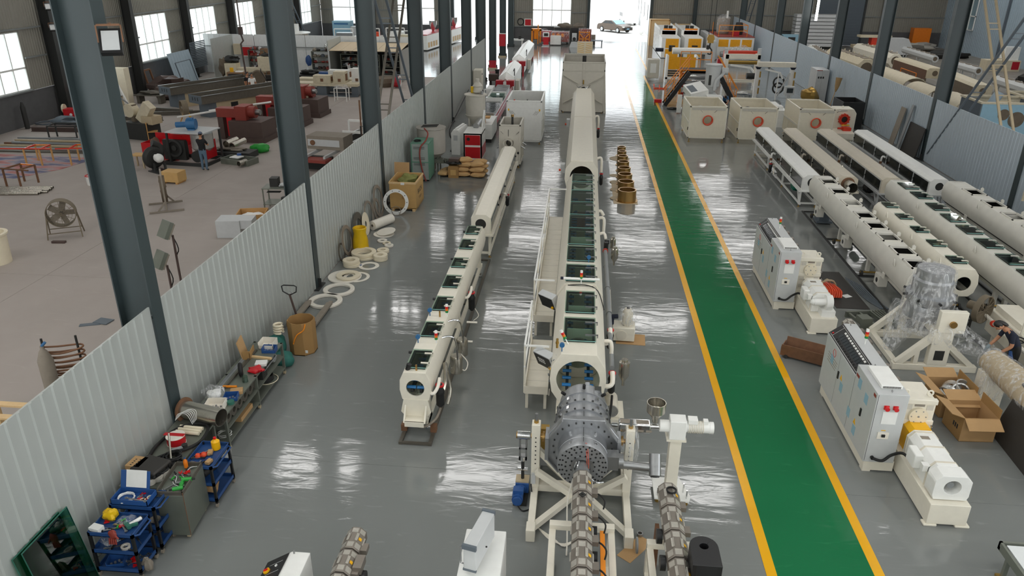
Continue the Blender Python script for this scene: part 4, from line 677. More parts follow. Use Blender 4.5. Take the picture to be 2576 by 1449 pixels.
# ================================================================ extruders on the right
def extruder(lab, loc, far):
    t = T('extruder', lab, 'extruder', loc)
    P(t, 'cabinet', 'light_grey', bx(0, 1.4, .25, .56, 2.5, 1.72), bev=.008); P(t, 'cabinet', 'light_grey', pz([(0, .25), (.56, .25), (.56, 1.7), (.29, 1.7), (0, 1.46)], 'y', 2.5, 4.35), bev=.008); P(t, 'cabinet_plinth', 'cream', bx(.05, 1.45, .03, .6, 4.3, .25), bx(.05, 1.45, 0, .2, 1.6, .03), bx(.05, 4.1, 0, .2, 4.3, .03))
    an = math.degrees(math.atan2(.24, .29)); M = lambda s: xf(s, (.145, 2.5, 1.582), (0, -R(an), 0))
    p = P(t, 'control_panel', 'black', M(bx(-.175, .03, 0, .175, 1.83, .006)))
    P(p, 'meter', 'screen', *[M(bx(-.06, .2+.11*k, .006, .05, .29+.11*k, .014)) for k in range(12)]); P(p, 'white_key', 'paper', *[M(bx(.08, .2+.11*k, .006, .12, .27+.11*k, .012)) for k in range(12)]); P(p, 'pointer_knob', 'dark', *[M(cy((-.11, .24+.11*k, 0), (-.11, .24+.11*k, .02), .018, 8)) for k in range(12)]); P(p, 'red_button', 'cap_red', M(cy((-.1, 1.72, 0), (-.1, 1.72, .02), .02, 8))); P(p, 'frame_line', 'paper', M(bx(-.15, .08, .006, -.144, 1.78, .008)), M(bx(.144, .08, .006, .15, 1.78, .008)), M(bx(-.15, .08, .006, .15, .086, .008)), M(bx(-.15, 1.66, .006, .15, 1.666, .008)))
    P(t, 'cooler', 'white', bx(.12, 1.6, 1.72, .5, 2.35, 1.79), bev=.01); P(t, 'cooler_grille', 'dark', *[bx(.15+.02*k, 1.597, 1.735, .162+.02*k, 1.6, 1.775) for k in range(16)])
    for x in (.2, .36): P(t, 'power_socket', 'cap_red', cy((x, 1.4, 1.45), (x, 1.33, 1.44), .042, 12), bx(x-.045, 1.385, 1.41, x+.045, 1.4, 1.49))
    P(t, 'rating_plate', 'paper', bx(.16, 1.39, 1.1, .42, 1.398, 1.36)); s = P(t, 'main_switch', 'plastic_white', bx(.15, 1.385, .78, .35, 1.398, .92)); P(s, 'switch_knob', 'black', bx(.22, 1.36, .83, .28, 1.385, .88)); P(t, 'switch_label', 'yellow', bx(.2, 1.394, .95, .28, 1.398, .965)); P(t, 'door_edge', 'dark', bx(.02, 1.397, .28, .026, 1.399, 1.7))
    P(t, 'door_seam', 'mid_grey', *[bx(-.002, y, .3, .0, y+.008, 1.44) for y in (2.5, 3.4)]); P(t, 'door_handle', 'black', *[bx(-.02, y, .92, 0, y+.05, 1.08) for y in (1.9, 3.3)]); P(t, 'notice', 'sky_blue', *[bx(-.003, y, z, 0, y+.16, z+.2) for y, z in ((2.15, 1.35), (1.75, 1.25), (3.0, .75), (2.4, .55), (2.0, .4), (3.75, 1.0))])
    P(t, 'warning_triangle', 'yellow', *[pz([(y, z), (y+.12, z), (y+.06, z+.12)], 'x', -.004, 0) for y, z in ((3.1, .98), (2.05, .62))]); P(t, 'emblem', 'orange_red', *[bar((-.002, 3.75+.09*math.cos(R(60*k)), 1.28+.09*math.sin(R(60*k))), (-.002, 3.75+.09*math.cos(R(60*k+60)), 1.28+.09*math.sin(R(60*k+60))), .012, .004) for k in range(6)]); P(t, 'printed_lines', 'dusty', *[bx(-.002, 3.5+.02*k, 1.14-.06*k, 0, 4.1, 1.155-.06*k) for k in range(4)]); P(t, 'name_plate', 'red_oxide', bx(-.003, 2.3, 1.5, 0, 2.46, 1.56), bx(-.003, 1.45, 1.6, 0, 1.56, 1.66)); stack_light(t, (.42, 3.4, 1.7), 0, 0); P(t, 'eye_bolt', 'steel', *[tor((x, y, z+.02), 'x', .02, .006, 10, 5) for x, y, z in ((.28, 1.5, 1.72), (.3, 2.45, 1.72), (.4, 4.25, 1.7))])
    P(t, 'motor_base', 'cream', bx(.64, .0, .04, 1.3, 2.6, .45), bx(.6, -.02, 0, .82, .12, .04), bx(1.12, -.02, 0, 1.36, .12, .04), bx(.56, 2.0, 0, .8, 2.2, .04), bev=.01); P(t, 'base_link', 'cream', bx(.5, 1.6, .03, .7, 4.2, .3))
    om = [(-.26, .0), (.26, 0), (.26, .38), (.16, .5), (-.16, .5), (-.26, .38)]
    P(t, 'motor', 'white', xf(pz(om, 'y', .42, 1.5), (.98, 0, .45)), bev=.01); P(t, 'motor_bands', 'cream2', *[xf(pz([(x*1.04, z*1.02) for x, z in om], 'y', y, y+.04), (.98, 0, .45)) for y in (.5, .95, 1.4)]); P(t, 'terminal_box', 'white', bx(.58, .75, .62, .73, 1.08, .9), bev=.02); P(t, 'small_box', 'white', bx(.62, .5, .75, .74, .62, .87)); P(t, 'motor_plate', 'dusty', bx(.85, 1.2, .95, 1.0, 1.3, .953))
    if far:
        P(t, 'blower', 'white', cy((1.0, .3, .78), (1.16, .3, .78), .2, 24), bx(.9, .1, .45, 1.24, .42, .62)); P(t, 'blower_motor', 'white', cy((.7, .25, .8), (1.0, .28, .8), .09, 16), sp((.69, .25, .8), .085, 12, 6)); P(t, 'coupling', 'cream2', bx(.85, 1.5, .5, 1.1, 1.8, .8))
    else:
        P(t, 'fan_cowl', 'white', xf(holed([(-.27, .02), (.27, .02), (.3, .1), (.3, .4), (.2, .5), (-.2, .5), (-.3, .4), (-.3, .1)], (0, .27), .14, 'y', .12, .42), (.98, 0, .45)), bev=.008); P(t, 'fan_hub', 'mid_grey', cy((.98, .2, .72), (.98, .4, .72), .06, 14)); P(t, 'coupling_guard', 'yellow', pz([(.76, .45), (1.2, .45), (1.2, .88), (1.12, .96), (.84, .96), (.76, .88)], 'y', 1.5, 1.8))
    g = P(t, 'gearbox', 'cream', bx(.68, 1.8, .4, 1.26, 2.5, 1.4), bx(.66, 1.78, .4, 1.28, 1.9, .5), bx(.66, 1.78, .88, 1.28, 1.86, .98), bx(.66, 1.78, 1.32, 1.28, 1.88, 1.42), bev=.012); P(g, 'round_cover', 'plastic_ivory', cy((.97, 1.8, 1.08), (.97, 1.74, 1.08), .17, 28)); P(g, 'cover_bolts', 'mid_grey', *[cy((.97+.13*math.cos(R(60*k)), 1.74, 1.08+.13*math.sin(R(60*k))), (.97+.13*math.cos(R(60*k)), 1.73, 1.08+.13*math.sin(R(60*k))), .012, 6) for k in range(6)], cy((.97, 1.74, 1.08), (.97, 1.732, 1.08), .018, 8)); P(g, 'recess', 'beige', *[bx(x, 1.79, z, x+.12, 1.799, z+.1) for x in (.72, 1.1) for z in (.55, .76, 1.2)]); P(g, 'type_plate', 'dusty', bx(.88, 1.79, 1.27, 1.06, 1.797, 1.37)); P(g, 'lifting_eye', 'cream', *[tor((x, 1.95, 1.48), 'y', .05, .018, 14, 6) for x in (.74, 1.18)])
    P(t, 'cooling_pipe', 'chrome', *[cy((1.26, 2.0+.1*k, .7+.2*k), (1.4, 2.0+.1*k, .7+.2*k), .015, 6) for k in range(3)], *[cy((1.38, 2.0+.1*k, .66+.2*k), (1.38, 2.0+.1*k, .74+.2*k), .02, 6) for k in range(3)]); P(t, 'oil_cooler', 'rust', cy((1.34, 2.2, .5), (1.34, 2.2, 1.1), .06, 12)); P(t, 'power_hose', 'rubber', tb([(.15, 1.36, .36), (.3, 1.3, .36), (.45, 1.32, .48), (.58, 1.2, .62), (.66, 1.0, .6)], .028, 8, 5)); P(t, 'hose_gland', 'rubber', cy((.15, 1.4, .36), (.15, 1.35, .36), .035, 10))
    barrel(t, .82, 5.5, 2.8, 1.15, .14, 5, False)
    return t
extruder('near cream extruder with long grey control cabinet and yellow coupling guard', (5.56, 10.85, 0), False)
extruder('farther cream extruder with grey control cabinet and side blower on its motor', (5.49, 18.05, 0), True)
# ================================================================ tanks and boxes on the right
HA = [(.3, 1.5), (.42, 1.3), (.43, 1.05), (.36, .82), (.2, .72)]
def rt(lab, x, y0, L, hat, kind, half=HA, m='tank_grey', cw=.22, rails=True, n=0, hinge=1):
    t = T('vacuum_tank', lab, 'vacuum tank', (x, y0, 0), 0, 'vacuum tanks on the right'); vtank(t, L, half, half[0][1]-.42, .2, hat, cw, m, kind, .035, hinge, False)
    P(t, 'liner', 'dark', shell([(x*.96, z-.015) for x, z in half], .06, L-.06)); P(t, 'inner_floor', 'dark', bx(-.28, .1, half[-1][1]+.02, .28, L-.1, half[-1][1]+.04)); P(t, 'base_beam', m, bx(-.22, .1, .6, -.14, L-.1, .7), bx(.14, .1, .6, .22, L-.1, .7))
    for k in range(4):
        y = .5+k*(L-1)/3; P(t, 'leg', m, bx(-.2, y-.06, .2, -.1, y+.06, .62), bx(.1, y-.06, .2, .2, y+.06, .62)); P(t, 'wheel_axle', 'brass', cy((-.34, y, .15), (.34, y, .15), .03, 8)); P(t, 'wheel', 'dark_steel', *[cy((s*.3-.03, y, .11), (s*.3+.03, y, .11), .09, 14) for s in (-1, 1)])
    for k in range(3): P(t, 'side_bracket', m, bx(-.46, L*(k+.5)/3, .4, -.22, L*(k+.5)/3+.35, .72), bx(-.47, L*(k+.5)/3-.25, .75, -.44, L*(k+.5)/3-.1, .9)); P(t, 'bracket_hole', 'black', cy((-.465, L*(k+.5)/3+.17, .55), (-.459, L*(k+.5)/3+.17, .55), .07, 12)); P(t, 'lifting_lug', m, pz([(L*(k+.3)/3-.08, 1.32), (L*(k+.3)/3+.08, 1.32), (L*(k+.3)/3, 1.5)], 'x', -.45, -.43))
    P(t, 'pump', 'motor_green', *[cy((.35, L*q, .3), (.35, L*q+.35, .3), .12, 14) for q in (.2, .6)])
    if rails: P(t, 'floor_rail', 'dark_steel', bx(-.45, -.2, 0, -.4, L+.3, .05), bx(.4, -.2, 0, .45, L+.3, .05), *[bx(-.4, y, 0, .4, y+.05, .04) for y in (-.2, L*.35, L*.7, L+.25)])
    return t
hA = [(y-18.9-.33, y-18.9+.33) for y in (19.45, 20.45, 21.55, 22.6, 23.6, 24.9, 26.25, 27.5)]
t = rt('pale tank with eight open dark hatches along the right side of the aisle', 9.05, 18.9, 9.4, hA, 'open', cw=.27); P(t, 'drive_bracket', 'slate', bx(-.2, 8.3, .1, .15, 8.6, .45), bx(-.3, 8.2, .05, .25, 8.7, .12))
HBt = [(.22, 1.4), (.34, 1.25), (.38, 1.0), (.32, .74), (.2, .62)]
rt('short cream tank with round mouth showing behind the film-wrapped die head', 10.35, 19.5, 6.0, [(y-19.5-.25, y-19.5+.25) for y in (20.15, 21.45, 22.65, 23.9, 25.1)], 'glass', HBt, 'cream', .2, hinge=2)
rt('long pale tank with blue-edged glass hatches, second from the right partition', 11.7, 15.8, 12.25, [(y-15.8-.38, y-15.8+.38) for y in (16.6, 17.8, 18.95, 20.05, 21.3, 22.5, 23.6, 24.75, 26.05, 27.2)], 'glass', hinge=2, cw=.25)
rt('long pale tank with dark framed hatches nearest the right partition', 13.73, 16.5, 11.6, [(y-16.5-.38, y-16.5+.38) for y in (17.5, 18.8, 20.1, 21.4, 22.7, 24, 25.3, 26.7)], 'open', cw=.26)
for i, (x, mt, lab, cap) in enumerate(((8.95, ('white', 'white'), 'white cooling tank with dark side windows nearest the green walkway', None), (10.25, ('dusty_cream', 'cream2'), 'dusty cooling tank with a steel pipe stub on its near end', None), (11.85, ('dusty_cream', 'light_grey'), 'dusty cooling tank with a round capped near end', 'dusty_cream'), (13.6, ('white', 'light_grey'), 'white cooling tank with dark side windows beside the right partition', None))):
    t = ctank(lab, (x, 29.0, 0), 8.9, .72, .72, 1.33, 5 if i < 3 else 6, mt, cap=cap, hole=.19 if i != 3 else .15)
    for yy in (4.6,): P(t, 'side_pipe', mt[0], tb([(-.36, yy, 1.02), (-.48, yy, 1.06), (-.52, yy, .9), (-.52, yy, .55)], .04, 8, 3)); P(t, 'valve', 'rust', cy((-.52, yy, .75), (-.52, yy, .85), .06, 8)); filt(t, (-.55, yy-.2, .25), .42, .07); P(t, 'drain_pipe', 'stainless', tb([(-.5, yy-.3, .7), (-.5, yy-.55, .68), (-.5, yy-.7, .3)], .03, 7, 3))
    if i in (0, 2): P(t, 'pump', 'motor_green' if i == 0 else 'black', cy((0, 1.9, .3), (0, 2.4, .3), .14, 14), bx(-.15, 1.9, .18, .15, 2.3, .22))
    if i == 1: P(t, 'pipe_stub', 'stainless', rg((0, -.3, 1.045), 'y', .19, .18, .6, 24)); P(t, 'stub_flange', 'rust', rg((0, -.03, 1.045), 'y', .25, .19, .03, 24))
    if i == 1: P(t, 'rubber_roll', 'rubber', cy((.5, .9, .6), (.5, 1.7, .6), .16, 16))
for x, lab in ((6.6, 'first from the walkway'), (9.15, 'second from the walkway'), (12.05, 'third from the walkway')):
    t = hbox('haul_off_machine', 'cream open-topped haul-off box with orange mouth ring, '+lab, (x, 40.2, 0), 1.92 if x < 12 else 1.75, 3.0, 1.86, 'cream', 'box_cream', 'orange', rr=.24, inside=False, z0=.2, grp='haul-off boxes with orange rings')
    P(t, 'upper_strip', 'beige', bx(-.85, -.005, 1.66, .85, .0, 1.78)); P(t, 'guard_panel', 'light_grey', bx(-.97, .1, 1.0, -.955, 2.9, 1.02)); P(t, 'side_switch', 'black', bx(-.98, .15, .6, -.95, .22, .75))
t = T('pipe_cutter', 'cream pipe cutter with red hexagon clamp in front of the right partition', 'cutter', (14.0, 42.0, 0))
P(t, 'housing', 'cream', pz([(-.62, .2), (.62, .2), (.62, 1.35), (.45, 1.58), (-.45, 1.58), (-.62, 1.35)], 'y', 0, .9), bev=.02); hx = [(.3*math.cos(R(60*k)), 1.05+.3*math.sin(R(60*k))) for k in range(6)]
P(t, 'clamp', 'orange_red', holed(hx, (0, 1.05), .16, 'y', -.12, 0, 24), rg((0, -.1, 1.05), 'y', .22, .16, .1)); P(t, 'clamp_bolt', 'orange_red', *[cy((.27*math.cos(R(60*k+30)), -.16, 1.05+.27*math.sin(R(60*k+30))), (.27*math.cos(R(60*k+30)), 0, 1.05+.27*math.sin(R(60*k+30))), .04, 6) for k in range(6)]); P(t, 'mouth', 'dark', cy((0, -.01, 1.05), (0, .0, 1.05), .159, 24)); P(t, 'handle', 'steel', tb([(-.4, -.02, 1.38), (-.3, -.06, 1.48), (.1, -.06, 1.5)], .02, 6, 3)); P(t, 'bed', 'cream', bx(-.75, -1.4, .25, .3, 0, .55), bx(-.6, -1.2, 0, .2, .8, .25)); P(t, 'vice', 'orange_red', bx(-.15, -.7, .55, .25, -.3, .72), cy((-.4, -.55, .66), (-.1, -.5, .66), .05, 8)); P(t, 'lamp_bar', 'yellow', bx(-.1, -.2, .74, .3, -.1, .78)); P(t, 'lifting_eye', 'cream', tor((0, .45, 1.62), 'y', .05, .015, 12, 6))
# ================================================================ people
def person(lab, loc, rz, J, mats, hair='hair', cap=None, rad=1, long_hair=False):
    """J: joint positions (metres, facing -y): pelvis chest neck head, shl ell wrl shr elr wrr, hpl knl anl tol hpr knr anr tor_"""
    N = list(J); idx = {n: i for i, n in enumerate(N)}
    E = [('pelvis', 'chest'), ('chest', 'neck'), ('neck', 'head'), ('chest', 'shl'), ('shl', 'ell'), ('ell', 'wrl'), ('chest', 'shr'), ('shr', 'elr'), ('elr', 'wrr'),
         ('pelvis', 'hpl'), ('hpl', 'knl'), ('knl', 'anl'), ('anl', 'tol'), ('pelvis', 'hpr'), ('hpr', 'knr'), ('knr', 'anr'), ('anr', 'tor')]
    RA = dict(pelvis=(.15, .12), chest=(.17, .12), neck=(.058, .058), head=(.062, .068), sh=(.065, .065), el=(.045, .045), wr=(.034, .034), hp=(.09, .095), kn=(.06, .062), an=(.045, .045), to=(.04, .035))
    me = bpy.data.meshes.new('person'); me.from_pydata([J[n] for n in N], [(idx[a], idx[b]) for a, b in E], []); o = bpy.data.objects.new('tmp', me); COL.objects.link(o)
    s = o.modifiers.new('skin', 'SKIN'); s.use_smooth_shade = True
    for n in N:
        r = RA.get(n) or RA[n[:2]]; v = me.skin_vertices[0].data[idx[n]]; v.radius = (r[0]*rad, r[1]*rad); v.use_root = (n == 'pelvis')
    o.modifiers.new('sub', 'SUBSURF').levels = 1
    dg = bpy.context.evaluated_depsgraph_get(); m2 = bpy.data.meshes.new_from_object(o.evaluated_get(dg)); bpy.data.objects.remove(o)
    m2.materials.clear(); ml = ['skin', mats[0], mats[1], 'dark', mats[2] if len(mats) > 2 else 'skin']
    for q in ml: m2.materials.append(MATS[q])
    V = {n: Vector(J[n]) for n in N}; hd = V['head']
    def seg(p, a, b):
        d = b-a; k = max(0, min(1, (p-a).dot(d)/d.length_squared)); return (p-(a+d*k)).length, k
    for f in m2.polygons:
        p = f.center; best = min(((seg(p, V[a], V[b])[0], a, b) for a, b in E), key=lambda x: x[0]); a, b = best[1], best[2]; k = seg(p, V[a], V[b])[1]
        if b == 'head': i = 0
        elif b == 'neck': i = 1 if k < .75 else 0
        elif b in ('wrl', 'wrr'): i = 0
        elif b in ('ell', 'elr'): i = 1 if k < .75 else 0
        elif b in ('hpl', 'hpr', 'knl', 'knr', 'anl', 'anr'): i = 2
        elif b in ('tol', 'tor'): i = 3
        elif (a, b) == ('pelvis', 'chest'): i = 1 if k > .12 else 2
        else: i = 1
        f.material_index = i; f.use_smooth = True
    t = link('person', m2, None, loc, rz); tag(t, lab, 'person', 'people')
    # head with face, hair, hands
    d = (V['head']-V['neck']).normalized(); H_ = V['head']+d*.09; fw = Vector(J.get('_look', (0, -1, 0))) if False else LOOK
    fw = (fw-d*fw.dot(d)).normalized(); sd = d.cross(fw).normalized()
    def at(a, b, c): return tuple(H_+sd*a+fw*b+d*c)
    def ell(a, b, c, sx, sy, sz, n=14, m=10):
        v, f = sp((0, 0, 0), 1, n, m); return ([at(a+x*sx, b+y*sy, c+z*sz) for x, y, z in v], f)
    P(t, 'head', 'skin', ell(0, 0, 0, .075, .092, .115), ell(0, .09, -.015, .014, .022, .025, 8, 5), ell(-.077, 0, 0, .012, .02, .032, 8, 5), ell(.077, 0, 0, .012, .02, .032, 8, 5))
    P(t, 'eyes', 'dark', ell(-.03, .083, .012, .012, .008, .007, 8, 5), ell(.03, .083, .012, .012, .008, .007, 8, 5)); P(t, 'mouth', 'red_oxide', ell(0, .082, -.06, .022, .008, .006, 8, 5))
    P(t, 'hair', hair, ell(0, -.018, .03, .083, .09, .105), *([ell(0, -.085, -.04, .07, .045, .14)] if long_hair else []))
    if cap: P(t, 'cap', cap, ell(0, -.005, .055, .088, .105, .08), ell(0, .11, .045, .06, .05, .012, 10, 4))
    for w, e, nm in (('wrl', 'ell', 1), ('wrr', 'elr', -1)):
        dr = (V[w]-V[e]).normalized(); a, b = basis(dr); q = V[w]; hm = ml[4]
        sh = [tb([q-dr*.02, q+dr*.04, q+dr*.09], [.03, .04, .036], 8)]
        for k, (off, ln) in enumerate(((-.028, .07), (-.01, .085), (.01, .08), (.027, .062))):
            p0 = q+dr*.08+a*off; sh.append(tb([p0, p0+dr*ln*.55+b*.006, p0+dr*ln+b*.025], [.0095, .009, .007], 6))
        p0 = q+dr*.03+a*.035*nm; sh.append(tb([p0, p0+dr*.03+a*.022*nm, p0+dr*.06+a*.024*nm+b*.012], [.012, .011, .008], 6))
        P(t, 'hand', hm, *sh)
    return t
LOOK = Vector((0, -1, 0))
ST_ = dict(pelvis=(0, 0, .92), chest=(0, .0, 1.3), neck=(0, 0, 1.45), head=(0, -.02, 1.53), shl=(.18, 0, 1.38), ell=(.23, .02, 1.1), wrl=(.22, -.06, .86), shr=(-.18, 0, 1.38), elr=(-.23, .02, 1.1), wrr=(-.22, -.06, .86),
           hpl=(.09, 0, .84), knl=(.1, -.02, .47), anl=(.1, .02, .09), tol=(.11, -.12, .04), hpr=(-.09, 0, .84), knr=(-.1, -.02, .47), anr=(-.1, .02, .09), tor=(-.11, -.12, .04))
def pose(**k): d = dict(ST_); d.update(k); return d
# woman bending beside the wrapped die head, facing left
LOOK = Vector((0, -.85, -.5))
person('woman in a navy shirt and glove bending beside the film-wrapped die head', (10.05, 16.1, 0), -90,
       pose(pelvis=(0, 0, .88), chest=(0, -.2, 1.22), neck=(0, -.33, 1.32), head=(0, -.42, 1.36), shl=(.17, -.24, 1.25), ell=(.2, -.22, .98), wrl=(.14, -.38, .8), shr=(-.17, -.24, 1.25), elr=(-.2, -.34, .98), wrr=(-.15, -.5, .82)), ('navy', 'black', 'glove'), long_hair=True)
LOOK = Vector((0, -.95, -.3))
person('worker in a white shirt and black trousers walking in the left hall', (-21.55, 49.1, 0), 35, pose(knl=(.1, -.1, .47), wrl=(.22, -.1, .9)), ('tee_white', 'black'))
person('worker in dark clothes standing behind the one in white', (-22.05, 49.5, 0), 70, pose(), ('tee_black', 'trousers_grey'))
person('worker in black shirt, jeans and blue cap seen from behind at a red machine', (-16.55, 31.6, 0), 178, pose(ell=(.22, -.16, 1.14), wrl=(.1, -.36, 1.12), elr=(-.22, -.16, 1.14), wrr=(-.1, -.36, 1.12)), ('tee_black', 'jeans'), cap='cap_blue')
LOOK = Vector((0, -.6, -.8))
person('worker in dark green clothes bending over beside the left wall', (-27.9, 42.4, 0), 60, pose(pelvis=(0, .1, .88), chest=(0, -.25, 1.05), neck=(0, -.42, 1.0), head=(0, -.5, .96), shl=(.18, -.28, 1.05), shr=(-.18, -.28, 1.05), ell=(.2, -.36, .8), wrl=(.15, -.42, .6), elr=(-.2, -.36, .8), wrr=(-.15, -.42, .6)), ('slate', 'trousers_grey'))
person('worker in blue crouching behind the sheet machine stairs', (9.15, 50.3, 0), 0, pose(pelvis=(0, .15, .35), chest=(0, -.12, .72), neck=(0, -.26, .78), head=(0, -.34, .78), shl=(.18, -.14, .74), shr=(-.18, -.14, .74), ell=(.22, -.3, .5), wrl=(.12, -.45, .4), elr=(-.22, -.3, .5), wrr=(-.12, -.45, .4), hpl=(.1, .12, .3), knl=(.16, -.25, .42), anl=(.14, .0, .09), tol=(.14, -.14, .04), hpr=(-.1, .12, .3), knr=(-.16, -.25, .42), anr=(-.14, .0, .09), tor=(-.14, -.14, .04)), ('motor_blue', 'navy'))
# ================================================================ along the left partition
def coil(r, n, th, seed=1, h=.03):
    return tb(wire((0, 0, th), r, n, h*n, 16, seed, .12), th, 5)
def pliers(c): return [(c, [bar((-.09, -.02, .01), (-.01, 0, .01), .018, .016), bar((-.09, .03, .01), (-.01, 0, .01), .018, .016)]), ('steel', [bar((-.01, 0, .01), (.06, .005, .01), .028, .014)])]
def driver(c): return [(c, [cy((-.1, 0, .015), (-.02, 0, .015), .015, 8)]), ('steel', [cy((-.02, 0, .015), (.1, 0, .015), .005, 6)])]
def spanner(L=.22): return [('steel', [bx(-L/2, -.012, 0, L/2-.03, .012, .008), rg((L/2, 0, .006), 'z', .026, .012, .012, 10), rg((-L/2, 0, .006), 'z', .024, .01, .012, 10)])]
def drill(c='dark_green'): return [(c, [cy((-.08, 0, .04), (.08, 0, .04), .035, 10), bar((-.04, 0, .04), (-.07, -.13, .03), .04)]), ('black', [cy((.08, 0, .04), (.13, 0, .04), .018, 8)])]
def bottle(c, k='cap_red', h=.2, r=.035): return [(c, [lt([(r, 0), (r, h*.65), (r*.4, h*.82), (r*.4, h*.86)], n=12)]), (k, [cy((0, 0, h*.86), (0, 0, h), r*.35, 8)])]
def can(c, h=.2, r=.03): return [(c, [xf(cy((0, 0, 0), (0, 0, h), r, 12), (0, 0, r), (0, R(90), 0))]), ('dark', [xf(cy((0, 0, h), (0, 0, h+.02), r*.6, 10), (0, 0, r), (0, R(90), 0))])]
def tape(c='plastic_white'): return [(c, [rg((0, 0, .015), 'z', .045, .03, .03, 18)])]
def binbox(c, w=.3, d=.22, h=.12): return [(c, [bx(-w/2, -d/2, 0, w/2, d/2, .008), bx(-w/2, -d/2, 0, -w/2+.008, d/2, h), bx(w/2-.008, -d/2, 0, w/2, d/2, h), bx(-w/2, d/2-.008, 0, w/2, d/2, h), bx(-w/2, -d/2, 0, w/2, -d/2+.008, h*.6)]), ('mid_grey', [cy((-w*.3+.05*i, -.03+.03*(i % 3), .01), (-w*.3+.05*i, -.03+.03*(i % 3), .04), .018, 6) for i in range(5)])]
PN = {0: 'body', 1: 'tip', 2: 'trim'}
def item(name, lab, cat, spec, loc, rz=0, group=None, pn=None):
    "thing of one or two pieces: first piece is the thing itself"
    if len(spec) == 1: return S(name, lab, cat, spec[0][0], *spec[0][1], loc=loc, rz=rz, group=group)
    t = T(name, lab, cat, loc, rz, group)
    for i, (m, s) in enumerate(spec): P(t, (pn or ('handle', 'working_end', 'trim'))[i], m, *s)
    return t
rnd = random.Random(11)
def scatter(where, x0, x1, y0, y1, z, kinds, rot=None):
    for k, (name, lab, cat, fn, n) in enumerate(kinds):
        for i in range(n):
            item(name, lab+' '+where, cat, fn(), (rnd.uniform(x0, x1), rnd.uniform(y0, y1), z+rnd.uniform(0, .012)), rnd.uniform(0, 360) if rot is None else rot+rnd.uniform(-30, 30), cat+' '+where)
TOOLS = [('pliers', 'red-handled pliers', 'pliers', lambda: pliers('cap_red'), 4), ('screwdriver', 'screwdriver with black handle', 'screwdriver', lambda: driver('black'), 3), ('screwdriver', 'screwdriver with green handle', 'screwdriver', lambda: driver('green'), 2), ('spanner', 'steel spanner', 'spanner', spanner, 4), ('cable_tie', 'white cable tie', 'cable tie', lambda: [('paper', [tb([(-.1, 0, .01), (0, .03, .03), (.1, -.01, .01)], .005, 4, 4)])], 5)]
# green glass sheets
for i, (y, lab) in enumerate(((7.9, 'green glass sheet leaning on the partition, the front one'), (7.78, 'green glass sheet leaning on the partition, the rear one'))):
    t = T('glass_sheet', lab, 'glass', (-7.12-.05*i, y, 0), 0, 'glass sheets'); P(t, 'pane', 'glass_green', xf(bx(-.006, -.55, 0, .006, .42, 1.38), (0, 0, 0), (0, R(-9), 0))); P(t, 'ground_edge', 'dark_green', xf(bx(-.008, -.55, 1.38, .008, .42, 1.39), (0, 0, 0), (0, R(-9), 0)), xf(bx(-.008, .42, 0, .008, .425, 1.39), (0, 0, 0), (0, R(-9), 0)), xf(bx(-.008, -.555, 0, .008, -.55, 1.39), (0, 0, 0), (0, R(-9), 0)))
# trolleys
def trolley(lab, loc, w, d, zs, rz=0, m='blue_paint'):
    t = T('tool_trolley', lab, 'trolley', loc, rz, 'tool trolleys')
    for z in zs: P(t, 'tray', m, bx(0, 0, z, w, d, z+.01), bx(0, 0, z, w, .015, z+.07), bx(0, d-.015, z, w, d, z+.07), bx(0, 0, z, .015, d, z+.07), bx(w-.015, 0, z, w, d, z+.07))
    for x in (.02, w-.02):
        for y in (.02, d-.02): P(t, 'post', 'black', bx(x-.02, y-.02, .08, x+.02, y+.02, zs[-1]+.06)); P(t, 'castor', 'dusty', cy((x-.015, y, .04), (x+.015, y, .04), .04, 12), bx(x-.02, y-.02, .05, x+.02, y+.02, .08))
    P(t, 'push_handle', m, tb([(w, .05, zs[-1]+.02), (w+.06, .08, zs[-1]+.02), (w+.06, d-.08, zs[-1]+.02), (w, d-.05, zs[-1]+.02)], .014, 7)); return t
trolley('three-tier blue tool trolley nearest the bottom left corner', (-7.16, 8.36, 0), .72, .48, (.12, .47, .8))
trolley('blue tool trolley with open toolbox, behind the nearest trolley', (-7.14, 8.92, 0), .74, .42, (.12, .47, .86))
trolley('blue tool trolley with yellow bottle beside the steel cabinet', (-6.52, 10.08, 0), .5, .72, (.12, .45, .8))
scatter('in the nearest trolley top tray', -7.0, -6.6, 8.45, 8.7, .82, TOOLS[:4]+[('power_drill', 'dark green power drill', 'drill', drill, 1)])
item('spray_can', 'white spray can lying in the nearest trolley', 'can', can('paper'), (-6.62, 8.58, .83), 60); S('plastic_bag', 'yellow plastic bag on the corner of the nearest trolley', 'bag', 'yellow_bag', blob((0, 0, .09), (.24, .2, .2), .3, 4), loc=(-7.0, 8.72, .82)); S('carton', 'small white carton on the nearest trolley corner', 'box', 'paper', bx(-.09, -.06, 0, .09, .06, .08), loc=(-7.06, 8.45, .83), rz=-12); S('clear_bag', 'crumpled clear bag in the nearest trolley top tray', 'bag', 'film', blob((0, 0, .06), (.26, .2, .14), .25, 6), loc=(-6.7, 8.66, .82))
t = item('work_glove', 'red rubber glove hanging over the nearest trolley edge', 'glove', [('red_oxide', [blob((0, 0, 0), (.14, .06, .16), .2, 3)]+[tb([(-.05+.03*i, -.02, -.06), (-.06+.035*i, -.03, -.16)], .014, 6) for i in range(4)]+[tb([(.05, -.02, 0), (.1, -.03, -.05)], .014, 6)])], (-6.75, 8.36, .86))
